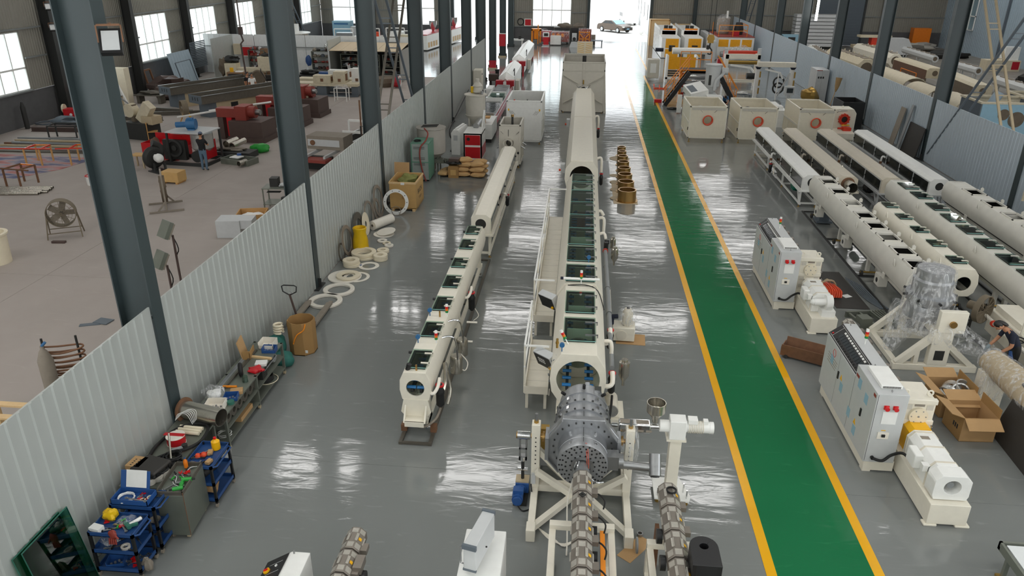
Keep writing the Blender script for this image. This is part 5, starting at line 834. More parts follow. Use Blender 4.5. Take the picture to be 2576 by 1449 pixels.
S('clear_bag', 'clear bag of parts on the middle shelf of the nearest trolley', 'bag', 'film', blob((0, 0, .08), (.3, .24, .16), .2, 9), loc=(-6.98, 8.56, .49)); S('tape_roll', 'white tape roll on the middle shelf of the nearest trolley', 'tape', 'plastic_white', rg((0, 0, .02), 'z', .07, .045, .04, 18), loc=(-6.7, 8.5, .48)); scatter('on the nearest trolley middle shelf', -6.95, -6.55, 8.42, 8.7, .48, TOOLS[3:4]+TOOLS[1:2]); item('parts_bin', 'blue parts bin on the bottom shelf of the nearest trolley', 'bin', binbox('blue', .26, .2, .12), (-6.92, 8.52, .13), 15, pn=('bin', 'parts')); scatter('on the nearest trolley bottom shelf', -6.75, -6.5, 8.42, 8.7, .13, TOOLS[0:1]+TOOLS[3:4]); S('dusty_rag', 'pale rag drooping off the bottom shelf of the nearest trolley', 'rag', 'dusty', blob((0, 0, .1), (.16, .12, .26), .25, 5), loc=(-6.4, 8.5, .08))
t = T('toolbox', 'open blue toolbox full of white cable with paper on its lid', 'toolbox', (-6.8, 9.08, .93)); P(t, 'box', 'blue', bx(-.3, -.15, 0, .3, .15, .01), bx(-.3, -.15, 0, .3, -.14, .1), bx(-.3, .14, 0, .3, .15, .1), bx(-.3, -.15, 0, -.29, .15, .1), bx(.29, -.15, 0, .3, .15, .1)); P(t, 'lid', 'blue', xf(bx(-.24, 0, -.01, .24, .02, .28), (-.06, .15, .1), (R(-22), 0, 0)))
S('paper_sheet', 'white paper resting on the toolbox lid', 'paper', 'paper', xf(bx(-.17, -.005, .02, .17, -.001, .3), (0, 0, 0), (R(-22), 0, 0)), loc=(-6.83, 9.22, 1.03)); S('cable_coil', 'loose white cable coil in the open blue toolbox', 'cable', 'paper', coil(.12, 4, .008, 3, .012), loc=(-6.92, 9.06, .94)); item('adjustable_wrench', 'large adjustable wrench lying across the blue toolbox', 'wrench', spanner(.34), (-6.7, 8.97, 1.02), -8); scatter('in the open blue toolbox', -6.75, -6.55, 9.02, 9.15, .94, TOOLS[:2]+[('tape_roll', 'beige tape roll', 'tape', lambda: tape('plastic_ivory'), 2)]); S('steel_bowl', 'dusty bowl on the middle shelf of the second trolley', 'bowl', 'dusty', lt([(.04, 0), (.09, .06), (.085, .06), (.035, .01)], n=16), loc=(-6.55, 9.1, .48)); scatter('on the lower shelf of the second trolley', -6.95, -6.5, 9.0, 9.25, .13, TOOLS[3:4])
# grey steel cabinet on castors
t = T('tool_cabinet', 'grey steel cabinet on castors with a tray of tools on top', 'cabinet', (-6.55, 9.24, 0), 4); P(t, 'body', 'cabinet_steel', bx(0, 0, .09, .45, .8, .9), bev=.006); P(t, 'top_tray', 'rail_steel', bx(0, 0, .9, .45, .02, .97), bx(0, .78, .9, .45, .8, .97), bx(0, 0, .9, .02, .8, .97), bx(.43, 0, .9, .45, .8, .97))
P(t, 'corner_seam', 'rust', bx(.446, -.004, .1, .454, .004, .96))
for x in (.07, .38):
    for y in (.08, .72): P(t, 'castor', 'tan', cy((x-.02, y, .045), (x+.02, y, .045), .045, 14), bx(x-.025, y-.025, .06, x+.025, y+.025, .09))
scatter('in the steel cabinet tray', -6.46, -6.2, 9.35, 9.95, .91, TOOLS+[('power_drill', 'green screw gun', 'drill', lambda: drill('green'), 2)]); item('glue_bottle', 'amber bottle with blue nozzle in the steel cabinet tray', 'bottle', bottle('amber', 'blue'), (-6.4, 9.98, .91), pn=('body', 'cap'))
# work bench
t = T('work_bench', 'long grey steel bench against the partition by the steel cabinet', 'bench', (-7.36, 9.52, 0)); P(t, 'top', 'grey_steel', bx(0, 0, .76, .74, 2.0, .8)); P(t, 'lower_shelf', 'grey_steel', bx(.02, .05, .3, .72, 1.95, .33))
for x in (.04, .7):
    for y in (.05, 1.95): P(t, 'leg', 'grey_steel', bx(x-.025, y-.025, 0, x+.025, y+.025, .76))
t = T('cardboard_box', 'small brown cardboard box on the bench against the partition', 'box', (-7.18, 9.85, .8), -6); P(t, 'carton', 'cardboard', bx(-.13, -.13, 0, .13, .15, .26), bev=.004); P(t, 'print_marks', 'dark', *[bx(-.06+.08*j, -.1+.05*i, .26, -.03+.08*j, -.08+.05*i, .262) for i in range(4) for j in range(2)])
t = T('tool_case', 'dusty black plastic tool case on the bench', 'case', (-6.92, 9.82, .93), -14); P(t, 'lower_half', 'dark', bx(-.24, -.2, 0, .24, .2, .06), bev=.02); P(t, 'lid', 'dark_panel', bx(-.25, -.21, .06, .25, .21, .13), bev=.025); P(t, 'handle', 'black', tb([(.25, -.08, .06), (.3, -.07, .06), (.3, .07, .06), (.25, .08, .06)], .014, 7)); P(t, 'clasp', 'black', bx(.245, -.16, .03, .262, -.12, .1), bx(.245, .12, .03, .262, .16, .1))
for i, (x, y, lab) in enumerate(((-7.06, 9.66, 'white cable coil under the left corner of the tool case'), (-6.86, 9.64, 'white cable coil under the front corner of the tool case'), (-6.72, 9.86, 'white cable coil right of the tool case'), (-6.78, 9.74, 'white cable coil under the right edge of the tool case'))): S('cable_coil', lab, 'cable', 'plastic_white', *[tor((0, 0, .012+.022*k), 'z', .07, .013, 18, 6) for k in range(5)], loc=(x, y, .8), group='white cable coils')
S('hose_coil', 'pile of thin black hose on the bench', 'hose', 'rubber', *[tb(wire((.02*k, .01*k, .015+.02*k), .2-.015*k, 1.6, .02, 16, k+3, .2), .014, 6) for k in range(6)], loc=(-6.88, 10.22, .8)); S('hose_coil', 'small coil of grey hose beside the black hose', 'hose', 'dark', *[tor((0, 0, .015+.02*k), 'z', .13-.012*k, .012, 20, 6) for k in range(4)], loc=(-6.66, 10.15, .8)); S('thick_hose', 'thick black hose looped around the red spool', 'hose', 'rubber', tb([(-.25, -.5, .04), (-.3, -.1, .04), (-.2, .4, .05), (.1, .62, .06), (.35, .55, .05), (.42, .15, .04), (.3, -.1, .04), (.05, -.3, .05), (-.2, -.55, .04)], .03, 8, 5), loc=(-6.98, 10.7, .8))
t = T('tape_spool', 'red tape spool with white flange on the bench', 'spool', (-7.0, 10.78, .8)); P(t, 'winding', 'red', cy((0, 0, .01), (0, 0, .15), .16, 28)); P(t, 'flange', 'plastic_white', cy((0, 0, .15), (0, 0, .16), .165, 28), cy((0, 0, 0), (0, 0, .01), .165, 28)); P(t, 'loose_end', 'red', bx(-.22, -.02, .16, .16, .06, .168))
S('steel_rod', 'long steel rod leaning across the bench hoses', 'rod', 'stainless', cy((0, 0, 0), (.22, -.42, -.28), .018, 8), loc=(-7.0, 10.6, 1.12)); item('angle_grinder', 'grey angle grinder on the bench behind the hoses', 'grinder', [('mid_grey', [cy((-.1, 0, .05), (.12, 0, .05), .035, 10)]), ('dark', [cy((.14, 0, .02), (.14, 0, .1), .05, 12)])], (-6.85, 10.5, .82), 40)
t = T('flanged_pipe', 'short wide steel pipe with rusty flange lying on the bench end', 'pipe', (-6.84, 11.5, .97), -14); P(t, 'tube', 'stainless', rg((.0, 0, 0), 'x', .17, .162, .86, 28)); P(t, 'flange', 'rust', rg((-.42, 0, 0), 'x', .23, .168, .03, 28))
S('pipe_bundle', 'pale yellow plastic tubes under the flanged pipe', 'tubes', 'plastic_ivory', *[cy((-.25, -.05-.08*i, .045), (.2, -.08-.08*i, .045), .035, 10) for i in range(3)], loc=(-6.9, 11.27, .8)); S('cable_coil', 'springy white cable spilling over the flanged pipe', 'cable', 'paper', *[tb([(-.2, -.1+.03*k, 0), (-.12+.02*k, -.1+.03*k, .15), (.05+.02*k, -.12+.03*k, .16), (.15, -.15+.03*k, -.02)], .005, 4, 5) for k in range(6)], loc=(-6.95, 11.2, 1.05))
# items on third trolley
item('glue_bottle', 'yellow jug-shaped bottle on the third trolley', 'bottle', bottle('yellow', 'cap_red', .24, .075), (-6.2, 10.66, .82), pn=('body', 'cap')); scatter('in the third trolley', -6.45, -6.1, 10.2, 10.6, .82, TOOLS[:2]+[('wood_block', 'small cardboard scrap', 'scrap', lambda: [('cardboard', [bx(-.06, -.04, 0, .06, .04, .05)])], 2), ('funnel', 'orange plastic funnel', 'funnel', lambda: [('orange', [lt([(.05, 0), (.05, .03), (.03, .06)], n=12)])], 2)]); S('motor_core', 'black cylinder on the middle tier of the third trolley', 'cylinder', 'dark', cy((-.05, -.14, .08), (.05, .16, .08), .08, 16), loc=(-6.28, 10.42, .46)); S('cardboard_scrap', 'folded cardboard on the lowest tier of the third trolley', 'cardboard', 'cardboard', xf(bx(-.1, -.12, 0, .1, .12, .08), (0, 0, 0), (0, R(20), R(20))), loc=(-6.24, 10.35, .19))
# shelf rack
t = T('shelf_rack', 'long low three-tier steel rack on castors along the partition', 'rack', (-7.2, 11.72, 0))
for z in (.15, .45, .76): P(t, 'shelf', 'grey_steel', bx(0, 0, z, .68, 3.0, z+.03))
for x in (.03, .65):
    for y in (.03, 1.5, 2.97): P(t, 'post', 'grey_steel', bx(x-.025, y-.025, .08, x+.025, y+.025, .79)); P(t, 'castor', 'tan', cy((x-.02, y, .045), (x+.02, y, .045), .045, 12))
P(t, 'middle_divider', 'grey_steel', bx(0, 1.48, .18, .68, 1.51, .76))
RZ = .79
item('parts_tub', 'clear tub of steel parts on the near end of the rack', 'tub', binbox('plastic_white', .36, .28, .14), (-6.82, 11.98, RZ), 8, pn=('tub', 'parts')); item('parts_bin', 'blue bin of nuts on the rack beside the clear tub', 'bin', binbox('blue', .26, .2, .11), (-6.66, 12.32, RZ), 12, pn=('bin', 'parts')); S('clear_bag', 'large clear plastic bag on the rack against the partition', 'bag', 'film', blob((0, 0, .15), (.45, .4, .3), .2, 12), loc=(-7.0, 12.3, RZ)); S('clear_bag_filling', 'white parts inside the clear bag on the rack', 'parts', 'paper', blob((0, 0, .1), (.3, .26, .18), .2, 3), loc=(-7.0, 12.3, RZ)); item('caulking_gun', 'orange caulking gun on the rack', 'caulking gun', [('orange_paint', [cy((-.16, 0, .03), (.12, 0, .03), .025, 10)]), ('paper', [cy((-.26, 0, .03), (-.16, 0, .03), .01, 8)])], (-6.85, 12.72, RZ), 5); S('cardboard_tray', 'small cardboard tray on the rack behind the blue bin', 'tray', 'cardboard', bx(-.12, -.09, 0, .12, .09, .06), loc=(-6.66, 12.56, RZ), rz=20); S('glass_jar', 'clear jar standing on the rack', 'jar', 'glass', lt([(.06, 0), (.06, .14), (.05, .14), (.055, .01)], n=14), loc=(-6.66, 12.98, RZ)); S('green_tin', 'green and red tin on the rack edge', 'tin', 'dark_green', cy((0, 0, 0), (0, 0, .06), .07, 14), loc=(-6.6, 12.15, RZ))
t = T('wheelbarrow_tyre', 'black rubber wheel standing on the rack', 'wheel', (-6.84, 13.2, RZ+.15), 25); P(t, 'tyre', 'rubber', tor((0, 0, 0), 'x', .11, .045, 24, 8)); P(t, 'hub', 'mid_grey', cy((-.03, 0, 0), (.03, 0, 0), .05, 14))
S('red_cloth', 'crumpled red cloth on the rack', 'cloth', 'red', blob((0, 0, .04), (.34, .26, .12), .3, 7), loc=(-6.62, 13.42, RZ)); S('wood_strip', 'pale wood strip lying across the rack', 'wood', 'pale_wood', bx(-.34, -.03, 0, .34, .03, .04), loc=(-6.82, 13.98, RZ), rz=-6); S('steel_angle', 'long steel angle lying along the rack against the partition', 'steel bar', 'mid_grey', bx(0, -1, 0, .05, 1, .006), bx(0, -1, 0, .006, 1, .05), loc=(-7.1, 13.0, RZ)); S('steel_bar', 'long dark steel bar lying along the rack', 'steel bar', 'rail_steel', bx(0, -.8, 0, .04, .9, .04), loc=(-6.98, 13.4, RZ)); item('parts_bin', 'blue bin on the far end of the rack', 'bin', binbox('blue', .3, .2, .12), (-6.66, 14.3, RZ), 5, pn=('bin', 'parts')); item('parts_tub', 'clear tub behind the blue bin at the rack far end', 'tub', binbox('plastic_white', .34, .3, .16), (-6.78, 14.52, RZ), 0, pn=('tub', 'parts')); S('carton', 'red and white cartons of bearings on the rack', 'box', 'paper', bx(-.12, -.1, 0, .12, .1, .05), loc=(-6.62, 13.72, RZ), rz=12)
t = T('cardboard_box', 'open folded cardboard box leaning behind the rack far end', 'box', (-7.12, 14.05, RZ), 10); P(t, 'panel', 'cardboard', xf(bx(-.01, -.2, 0, .01, .2, .42), (0, 0, 0), (0, R(-12), 0))); P(t, 'panel', 'cardboard_dark', bx(0, -.2, 0, .16, -.18, .2), bx(.14, -.2, 0, .16, .2, .16))
for k in range(6): S('bearing_plate', 'octagonal steel plate on the rack middle shelf, %s of six' % ORD[k], 'plate', 'rail_steel', holed([(.14*math.cos(R(22.5+45*i)), .15+.14*math.sin(R(22.5+45*i))) for i in range(8)], (0, .15), .06, 'x', -.04, .04, 16), loc=(-6.62, 11.95+.26*k, .48), group='octagonal plates on the rack')
S('black_box', 'black box standing on the rack middle shelf', 'box', 'dark', bx(-.12, -.12, 0, .12, .12, .22), loc=(-6.68, 13.7, .48)); S('steel_plate', 'grey steel plate leaning on the rack middle shelf', 'plate', 'mid_grey', xf(bx(-.02, -.35, 0, .0, .35, .2), (0, 0, 0), (0, R(40), 0)), loc=(-6.68, 14.05, .48)); S('ring_pair', 'grey pulley on the rack middle shelf far end', 'pulley', 'mid_grey', tor((0, 0, .12), 'x', .08, .035, 18, 6), loc=(-6.62, 14.35, .485)); S('cable_coil', 'white cable heap on the rack bottom shelf', 'cable', 'paper', coil(.13, 3, .006, 8, .02), loc=(-6.72, 11.95, .18)); t = S('wood_box', 'long shallow wooden box on the rack bottom shelf', 'box', 'cardboard', bx(-.08, -.28, 0, .08, .28, .1), loc=(-6.66, 12.7, .18)); S('hose_coil', 'black hose coil on the rack bottom shelf far end', 'hose', 'rubber', *[tor((0, 0, .02+.03*k), 'z', .16, .018, 20, 6) for k in range(4)], loc=(-6.75, 14.1, .18)); S('cable_loop', 'pale cable loop under the black hose coil', 'cable', 'plastic_ivory', tor((0, 0, .01), 'z', .24, .01, 24, 5), loc=(-6.72, 14.1, .18)); S('bucket', 'grey bucket under the bench end', 'bucket', 'light_grey', lt([(.11, 0), (.13, .2), (.12, .2), (.1, .01)], n=18), loc=(-6.5, 11.42, 0)); S('red_parts', 'heap of red cable ends under the bench end', 'parts', 'red_oxide', blob((0, 0, .05), (.3, .2, .1), .3, 5), loc=(-6.75, 11.25, .33))
# sacks, drum, pallet jack
S('green_sack', 'dark green woven sack standing behind the cardboard drum', 'sack', 'sack_green', blob((0, 0, .26), (.5, .42, .56), .16, 3, flat=.1), loc=(-7.05, 15.55, 0)); S('green_sack', 'dark green woven sack slumped in front of the cardboard drum', 'sack', 'sack_green', blob((0, 0, .17), (.55, .45, .38), .16, 9, flat=.12), loc=(-6.72, 15.05, 0))
for k in range(4): S('plastic_ring', 'ivory split ring stacked on the green sack, %s from below' % ('first', 'second', 'third', 'top')[k], 'ring', 'plastic_ivory', tb([(.1*math.cos(R(a)), .1*math.sin(R(a)), .0) for a in range(20, 330, 20)], .03, 8), loc=(-6.98, 15.62, .58+.065*k), rz=10*k, group='ivory split rings')
t = T('cardboard_drum', 'open octagonal cardboard drum beside the pallet jack', 'drum', (-6.5, 15.85, 0)); o8 = [(.33*math.cos(R(22.5+45*k)), .33*math.sin(R(22.5+45*k))) for k in range(8)]; P(t, 'wall', 'cardboard_dark', holed(o8, (0, 0), .3, 'z', 0, .85, 24)); P(t, 'bottom', 'cardboard_dark', pz(o8, 'z', 0, .02)); P(t, 'label', 'paper', bx(.16, -.33, .1, .22, -.32, .17))
S('orange_strip', 'orange plastic strip hanging on the cardboard drum', 'strip', 'orange_paint', tb([(-.1, -.37, .35), (0, -.36, .58), (.16, -.32, .7), (.2, -.26, .84)], .015, 6, 4), loc=(-6.5, 15.85, 0))
t = T('pallet_jack', 'rusty hand pallet jack with black loop handle by the partition', 'pallet jack', (-6.95, 16.75, 0))
for s in (-1, 1): P(t, 'fork', 'dusty', bx(s*.3-.08, .25, .08, s*.3+.08, 1.6, .13), bx(s*.3-.05, 1.6, .06, s*.3+.05, 1.72, .12)); P(t, 'fork_roller', 'dark', cy((s*.3-.04, 1.45, .05), (s*.3+.04, 1.45, .05), .045, 10))
P(t, 'frame', 'rust', bx(-.36, .12, .08, .36, .28, .2), pz([(-.3, .2), (.3, .2), (.1, .42), (-.1, .42)], 'y', .1, .2)); P(t, 'steer_wheel', 'rubber', cy((-.08, 0, .09), (.08, 0, .09), .09, 14)); P(t, 'pump', 'dark', cy((0, 0, .1), (0, 0, .42), .07, 12)); P(t, 'tiller', 'brown_steel', cy((0, 0, .4), (-.08, -.12, 1.12), .028, 8)); P(t, 'loop_handle', 'black', tb([(-.08, -.12, 1.1), (-.24, -.13, 1.2), (-.26, -.13, 1.34), (-.2, -.13, 1.37), (.06, -.13, 1.37), (.12, -.13, 1.34), (.1, -.13, 1.2), (-.08, -.12, 1.1)], .016, 7)); P(t, 'release_lever', 'steel', cy((-.08, -.12, 1.22), (.02, -.14, 1.16), .008, 6))
# rings on the floor
def ring(lab, x, y, ro, ri, h, z=0, m='plastic_white', bevel=True, grp='white plastic rings on the floor'):
    S('plastic_ring', lab, 'ring', m, rg((0, 0, h/2), 'z', ro, ri, h, 36), loc=(x, y, z), group=grp, bev=.012 if bevel else 0)
ring('white plastic ring, nearest of the row by the pallet jack', -6.86, 18.62, .47, .33, .07); ring('white plastic ring, second from the pallet jack', -6.72, 19.42, .45, .32, .07)
ring('broad white ring lying under two others, third from the pallet jack', -6.84, 20.4, .5, .25, .05); ring('white ring lying on the broad white ring', -6.72, 20.38, .36, .2, .06, .051, 'plastic_ivory'); ring('thin white ring slanting beside the broad ring', -6.5, 20.45, .4, .3, .02, .0)
ring('lower ivory ring of the pair beside the thin wall rings', -6.9, 21.35, .26, .13, .1, 0, 'plastic_ivory'); ring('upper ivory ring of the pair beside the thin wall rings', -6.92, 21.37, .26, .13, .1, .1, 'plastic_ivory'); ring('thin white flat ring with blue label', -6.36, 21.35, .32, .2, .025); S('blue_sticker', 'blue sticker on the thin flat ring', 'sticker', 'blue', bx(-.03, -.05, 0, .03, .05, .004), loc=(-6.62, 21.36, .025)); ring('lower large ivory ring below the yellow bag', -6.7, 22.15, .4, .26, .08, 0, 'plastic_ivory'); ring('upper large ivory ring below the yellow bag', -6.74, 22.18, .4, .25, .09, .081, 'plastic_ivory'); ring('lower thick ivory ring right of the large pair', -6.14, 21.95, .23, .1, .09, 0, 'plastic_ivory'); ring('upper thick ivory ring right of the large pair', -6.14, 21.95, .23, .1, .09, .091, 'plastic_ivory'); ring('small ivory ring in a clear bag behind the thick pair', -6.22, 22.6, .2, .08, .1, 0, 'plastic_ivory'); ring('tiny white ring nearest the aisle', -6.16, 23.15, .15, .07, .06); ring('tiny ivory ring between two small rings', -6.3, 23.4, .14, .07, .04, 0, 'plastic_ivory'); ring('small white ring behind the tiny ring', -6.5, 23.6, .17, .08, .05)
S('plastic_sheet', 'white round plastic sheet lying beside the roll', 'sheet', 'plastic_white', cy((0, 0, .0), (0, 0, .02), .36, 30), loc=(-6.62, 24.3, 0)); S('plastic_sheet', 'second white plastic sheet tilted on the first', 'sheet', 'plastic_white', xf(cy((0, 0, 0), (0, 0, .015), .33, 30), (0, 0, .06), (R(5), R(-8), 0)), loc=(-6.55, 24.36, .02))
t = T('plastic_roll', 'white plastic roll lying towards the partition', 'roll', (-6.88, 25.1, .17), 62); P(t, 'cylinder', 'plastic_white', rg((0, 0, 0), 'x', .17, .05, 1.0, 28)); P(t, 'core', 'dusty', rg((0, 0, 0), 'x', .05, .035, 1.01, 14))
S('yellow_bag', 'big yellow plastic bag standing by the partition', 'bag', 'yellow_bag', lt([(.18, 0), (.26, .1), (.24, .4), (.2, .6), (.23, .78), (.2, .8), (.15, .55)], n=14), blob((0, 0, .3), (.5, .42, .55), .15, 4), loc=(-6.98, 22.7, 0))
def lring(lab, y, ro, ri, x=-7.32, tilt=8, m='ring_steel', h=.03, rz=0):
    x = max(x, -7.375+2*ro*math.sin(R(tilt))+h)
    S('steel_ring', lab, 'ring', m, xf(rg((0, 0, ro), 'x', ro, ri, h, 32), (0, 0, 0), (0, R(-tilt), 0)), loc=(x, y, 0), rz=rz, group='rings leaning on the partition')
lring('small dark ring leaning on the partition near the stacked pair', 21.7, .3, .24, m='rail_steel'); lring('tall grey ring leaning left of the yellow bag', 22.25, .5, .38, -7.28); lring('wide rusty steel ring behind the yellow bag', 23.6, .5, .28, -7.24, m='rail_steel'); lring('dark ring in front of the rusty one beside the yellow bag', 23.2, .32, .18, -7.05, m='rubber', h=.1); lring('thin steel ring leaning behind the white roll', 24.9, .5, .42, -7.3); lring('clear plastic disc leaning behind the yellow bag', 24.2, .4, .1, -7.15, m='plastic_ivory', h=.01); lring('wide thin steel ring leaning beside the wooden crate', 26.2, .6, .48, -7.28); lring('small steel ring leaning beside the wooden crate', 25.85, .4, .3, -7.2)
# crate with bolted ring
t = T('wooden_crate', 'open plywood crate with green cloth inside and black stencil letters', 'crate', (-6.52, 26.95, 0)); W_, D_, H_ = 1.0, 1.4, 1.12
P(t, 'side', 'plywood', bx(-W_/2, 0, .1, W_/2, .03, H_)); P(t, 'side', 'plywood', bx(-W_/2, D_-.03, .1, W_/2, D_, H_)); P(t, 'side', 'plywood', bx(-W_/2, .03, .1, -W_/2+.03, D_-.03, H_)); P(t, 'side', 'plywood', bx(W_/2-.03, .03, .1, W_/2, D_-.03, H_)); P(t, 'floor_board', 'plywood', bx(-W_/2, 0, .08, W_/2, D_, .12))
P(t, 'rim_batten', 'pale_wood', bx(-W_/2-.02, -.02, H_-.07, W_/2+.02, 0, H_), bx(-W_/2-.02, D_, H_-.07, W_/2+.02, D_+.02, H_), bx(W_/2, 0, H_-.07, W_/2+.02, D_, H_), bx(-W_/2-.02, 0, H_-.07, -W_/2, D_, H_))
for x in (-.4, .4): P(t, 'skid', 'pale_wood', bx(x-.05, -.05, 0, x+.05, D_+.05, .08))
P(t, 'label', 'paper', bx(-.06, -.024, H_-.1, .08, -.02, H_-.01)); txt(t, 'BUCH', 'dark', .26, (W_/2+.002, .7, .66), (90, 0, 90)); txt(t, 'T T E Y', 'dark', .14, (W_/2+.002, .75, .38), (90, 0, 90))
S('packing_cloth', 'olive green cloth heaped in the wooden crate', 'cloth', 'cloth_green', blob((0, 0, .2), (.7, .9, .42), .3, 6), loc=(-6.45, 27.65, .82)); S('packing_paper', 'crumpled brown paper in the wooden crate', 'paper', 'sack', blob((0, 0, .2), (.8, 1.2, .7), .2, 2), loc=(-6.6, 27.6, .3)); S('cardboard_flap', 'cardboard sheet standing behind the wooden crate', 'cardboard', 'cardboard', xf(bx(-.3, -.01, 0, .3, .01, .55), (0, 0, .9), (R(-10), 0, 0)), bx(-.3, .3, 0, .3, .4, .9), loc=(-6.9, 28.55, 0))
t = T('flange_ring', 'large bolted white flange ring leaning on the wooden crate', 'ring', (-6.7, 26.45, 0)); P(t, 'plate', 'white', xf(rg((0, 0, .48), 'y', .48, .36, .03, 40), (0, 0, 0), (R(-12), 0, 0))); P(t, 'bolt_hole', 'dark', *[xf(cy((.42*math.cos(R(36*k)), -.018, .48+.42*math.sin(R(36*k))), (.42*math.cos(R(36*k)), .018, .48+.42*math.sin(R(36*k))), .018, 8), (0, 0, 0), (R(-12), 0, 0)) for k in range(10)])
S('thin_ring', 'small thin ring leaning inside the large flange ring', 'ring', 'ring_steel', xf(rg((0, 0, .18), 'y', .18, .16, .02, 28), (0, 0, 0), (R(-10), 0, 0)), loc=(-6.66, 26.35, 0))
# chiller, vessel, sacks
t = T('chiller', 'grey-green chiller cabinet with vents and red hose', 'chiller', (-6.68, 31.05, 0)); P(t, 'body', 'chiller_grey', bx(-.37, 0, .08, .37, 1.1, 1.62)); P(t, 'side_panel', 'chiller_green', bx(.37, .02, .1, .385, 1.08, 1.6)); P(t, 'corner_post', 'chiller_green', *[bx(x-.02, -.015, .08, x+.02, .02, 1.64) for x in (-.37, .37)]); P(t, 'top_plate', 'chiller_green', bx(-.39, -.01, 1.62, .39, 1.11, 1.65)); P(t, 'mid_seam', 'chiller_green', bx(-.37, -.01, .82, .37, 0, .86))
for z in (1.4, .95, .7): P(t, 'vent_slot', 'dark', *[bx(-.28, -.006, z+.04*k, .2, -.001, z+.012+.04*k) for k in range(3)])
for x in (-.3, .3):
    for y in (.1, 1.0): P(t, 'castor', 'rubber', cy((x-.03, y, .045), (x+.03, y, .045), .045, 10), cy((x, y, .05), (x, y, .09), .02, 6))
P(t, 'red_hose', 'red_oxide', tb([(.1, .6, 2.15), (.3, .35, 2.0), (.25, .05, 1.75), (.05, -.06, 1.5), (.0, -.07, 1.1), (.1, -.1, .5), (.24, -.12, .05)], .03, 8, 5)); P(t, 'top_cable', 'rubber', tb(wire((-.15, .3, 1.66), .14, 2.5, .05, 12, 3), .012, 5))
t = T('mixing_vessel', 'dusty steel mixing vessel behind the chiller', 'vessel', (-6.55, 32.95, 0)); P(t, 'drum', 'concrete_block', lt([(.2, .5), (.62, .85), (.63, 1.9), (.66, 1.92), (.66, 1.95), (.0001, 1.97)], n=28)); P(t, 'outlet', 'grey_steel', bx(.2, -.5, .45, .62, -.1, .62), cy((0, 0, .3), (0, 0, .6), .18, 14)); P(t, 'lid_bars', 'dark', *[bar((-.4, -.2+.2*k, 1.98), (.3, -.1+.2*k, 2.0), .03) for k in range(3)]); P(t, 'motor', 'dusty', bx(-.15, -.15, .05, .15, .15, .35))
for a in (45, 135, 225, 315): P(t, 'leg', 'grey_steel', bar((.45*math.cos(R(a)), .45*math.sin(R(a)), 0), (.45*math.cos(R(a)), .45*math.sin(R(a)), .95), .06))
S('vessel_tray', 'small steel tray with motor beside the mixing vessel', 'tray', 'grey_steel', bx(-.28, -.2, .5, .28, .2, .52), bx(-.28, -.2, .52, -.26, .2, .62), bx(.26, -.2, .52, .28, .2, .62), bx(-.28, -.2, .52, .28, -.18, .62), bx(-.28, .18, .52, .28, .2, .62), bx(-.1, -.1, 0, .1, .1, .5), loc=(-5.6, 32.5, 0))
for i, (x, y, z, rz) in enumerate([(-5.0, 32.1, .02, 2), (-4.35, 32.0, .02, -4), (-4.9, 32.7, .02, 5), (-4.3, 32.65, .02, 0), (-5.05, 32.15, .22, 3), (-4.4, 32.1, .22, -6), (-4.75, 32.75, .22, 8), (-4.3, 32.7, .22, -3), (-4.95, 32.2, .42, -5), (-4.45, 32.25, .42, 28), (-4.95, 32.3, .6, 30), (-4.35, 32.75, .42, 0), (-5.85, 32.05, .05, 80), (-5.8, 32.5, .05, 70)]):
    S('paper_sack', 'tan paper sack in the %s of the pile, %s %s' % (('bottom layer', 'second layer', 'third layer', 'top')[min(3, int(z/.19))] if i < 12 else 'left part', 'front' if y < 32.45 else 'back', 'left' if x < -4.6 else 'right'), 'sack', 'sack', bag((0, 0, .1), (.62, .44, .21), i), loc=(x, y, z), rz=rz, group='tan sacks in the pile')
S('dark_sheet', 'crumpled dark sheet draped over the sack pile box', 'sheet', 'dark', blob((0, 0, .06), (.75, .6, .16), .25, 5), loc=(-5.4, 32.1, .55)); S('wooden_box', 'small wooden box on top of the dark sheet', 'box', 'brown_steel', bx(-.22, -.18, 0, .22, .18, .14), loc=(-5.38, 32.1, .66), rz=-8); t = S('wooden_box', 'brown cardboard box under the dark sheet by the sacks', 'box', 'cardboard_dark', bx(-.22, -.2, 0, .22, .25, .5), loc=(-5.4, 31.95, 0)); P(t, 'label_patch', 'plywood', bx(-.12, -.205, .12, .12, -.2, .36))
# black electric box on the right partition post
t = T('electric_box', 'open beige electric box on the right partition post', 'electric box', (16.24, 26.9, 1.2)); P(t, 'case', 'ivory_old', bx(-.15, -.2, 0, .15, .2, .6)); P(t, 'door', 'ivory_old', bx(-.9, -.22, .05, -.15, -.19, .6)); P(t, 'wire', 'rubber', tb([(0, -.1, 0), (-.2, -.3, -.4), (-.1, -.4, -.8), (.05, -.3, -1.15)], .015, 5, 4)); P(t, 'bracket', 'slate', bx(.1, -.05, .1, .24, .05, .5))
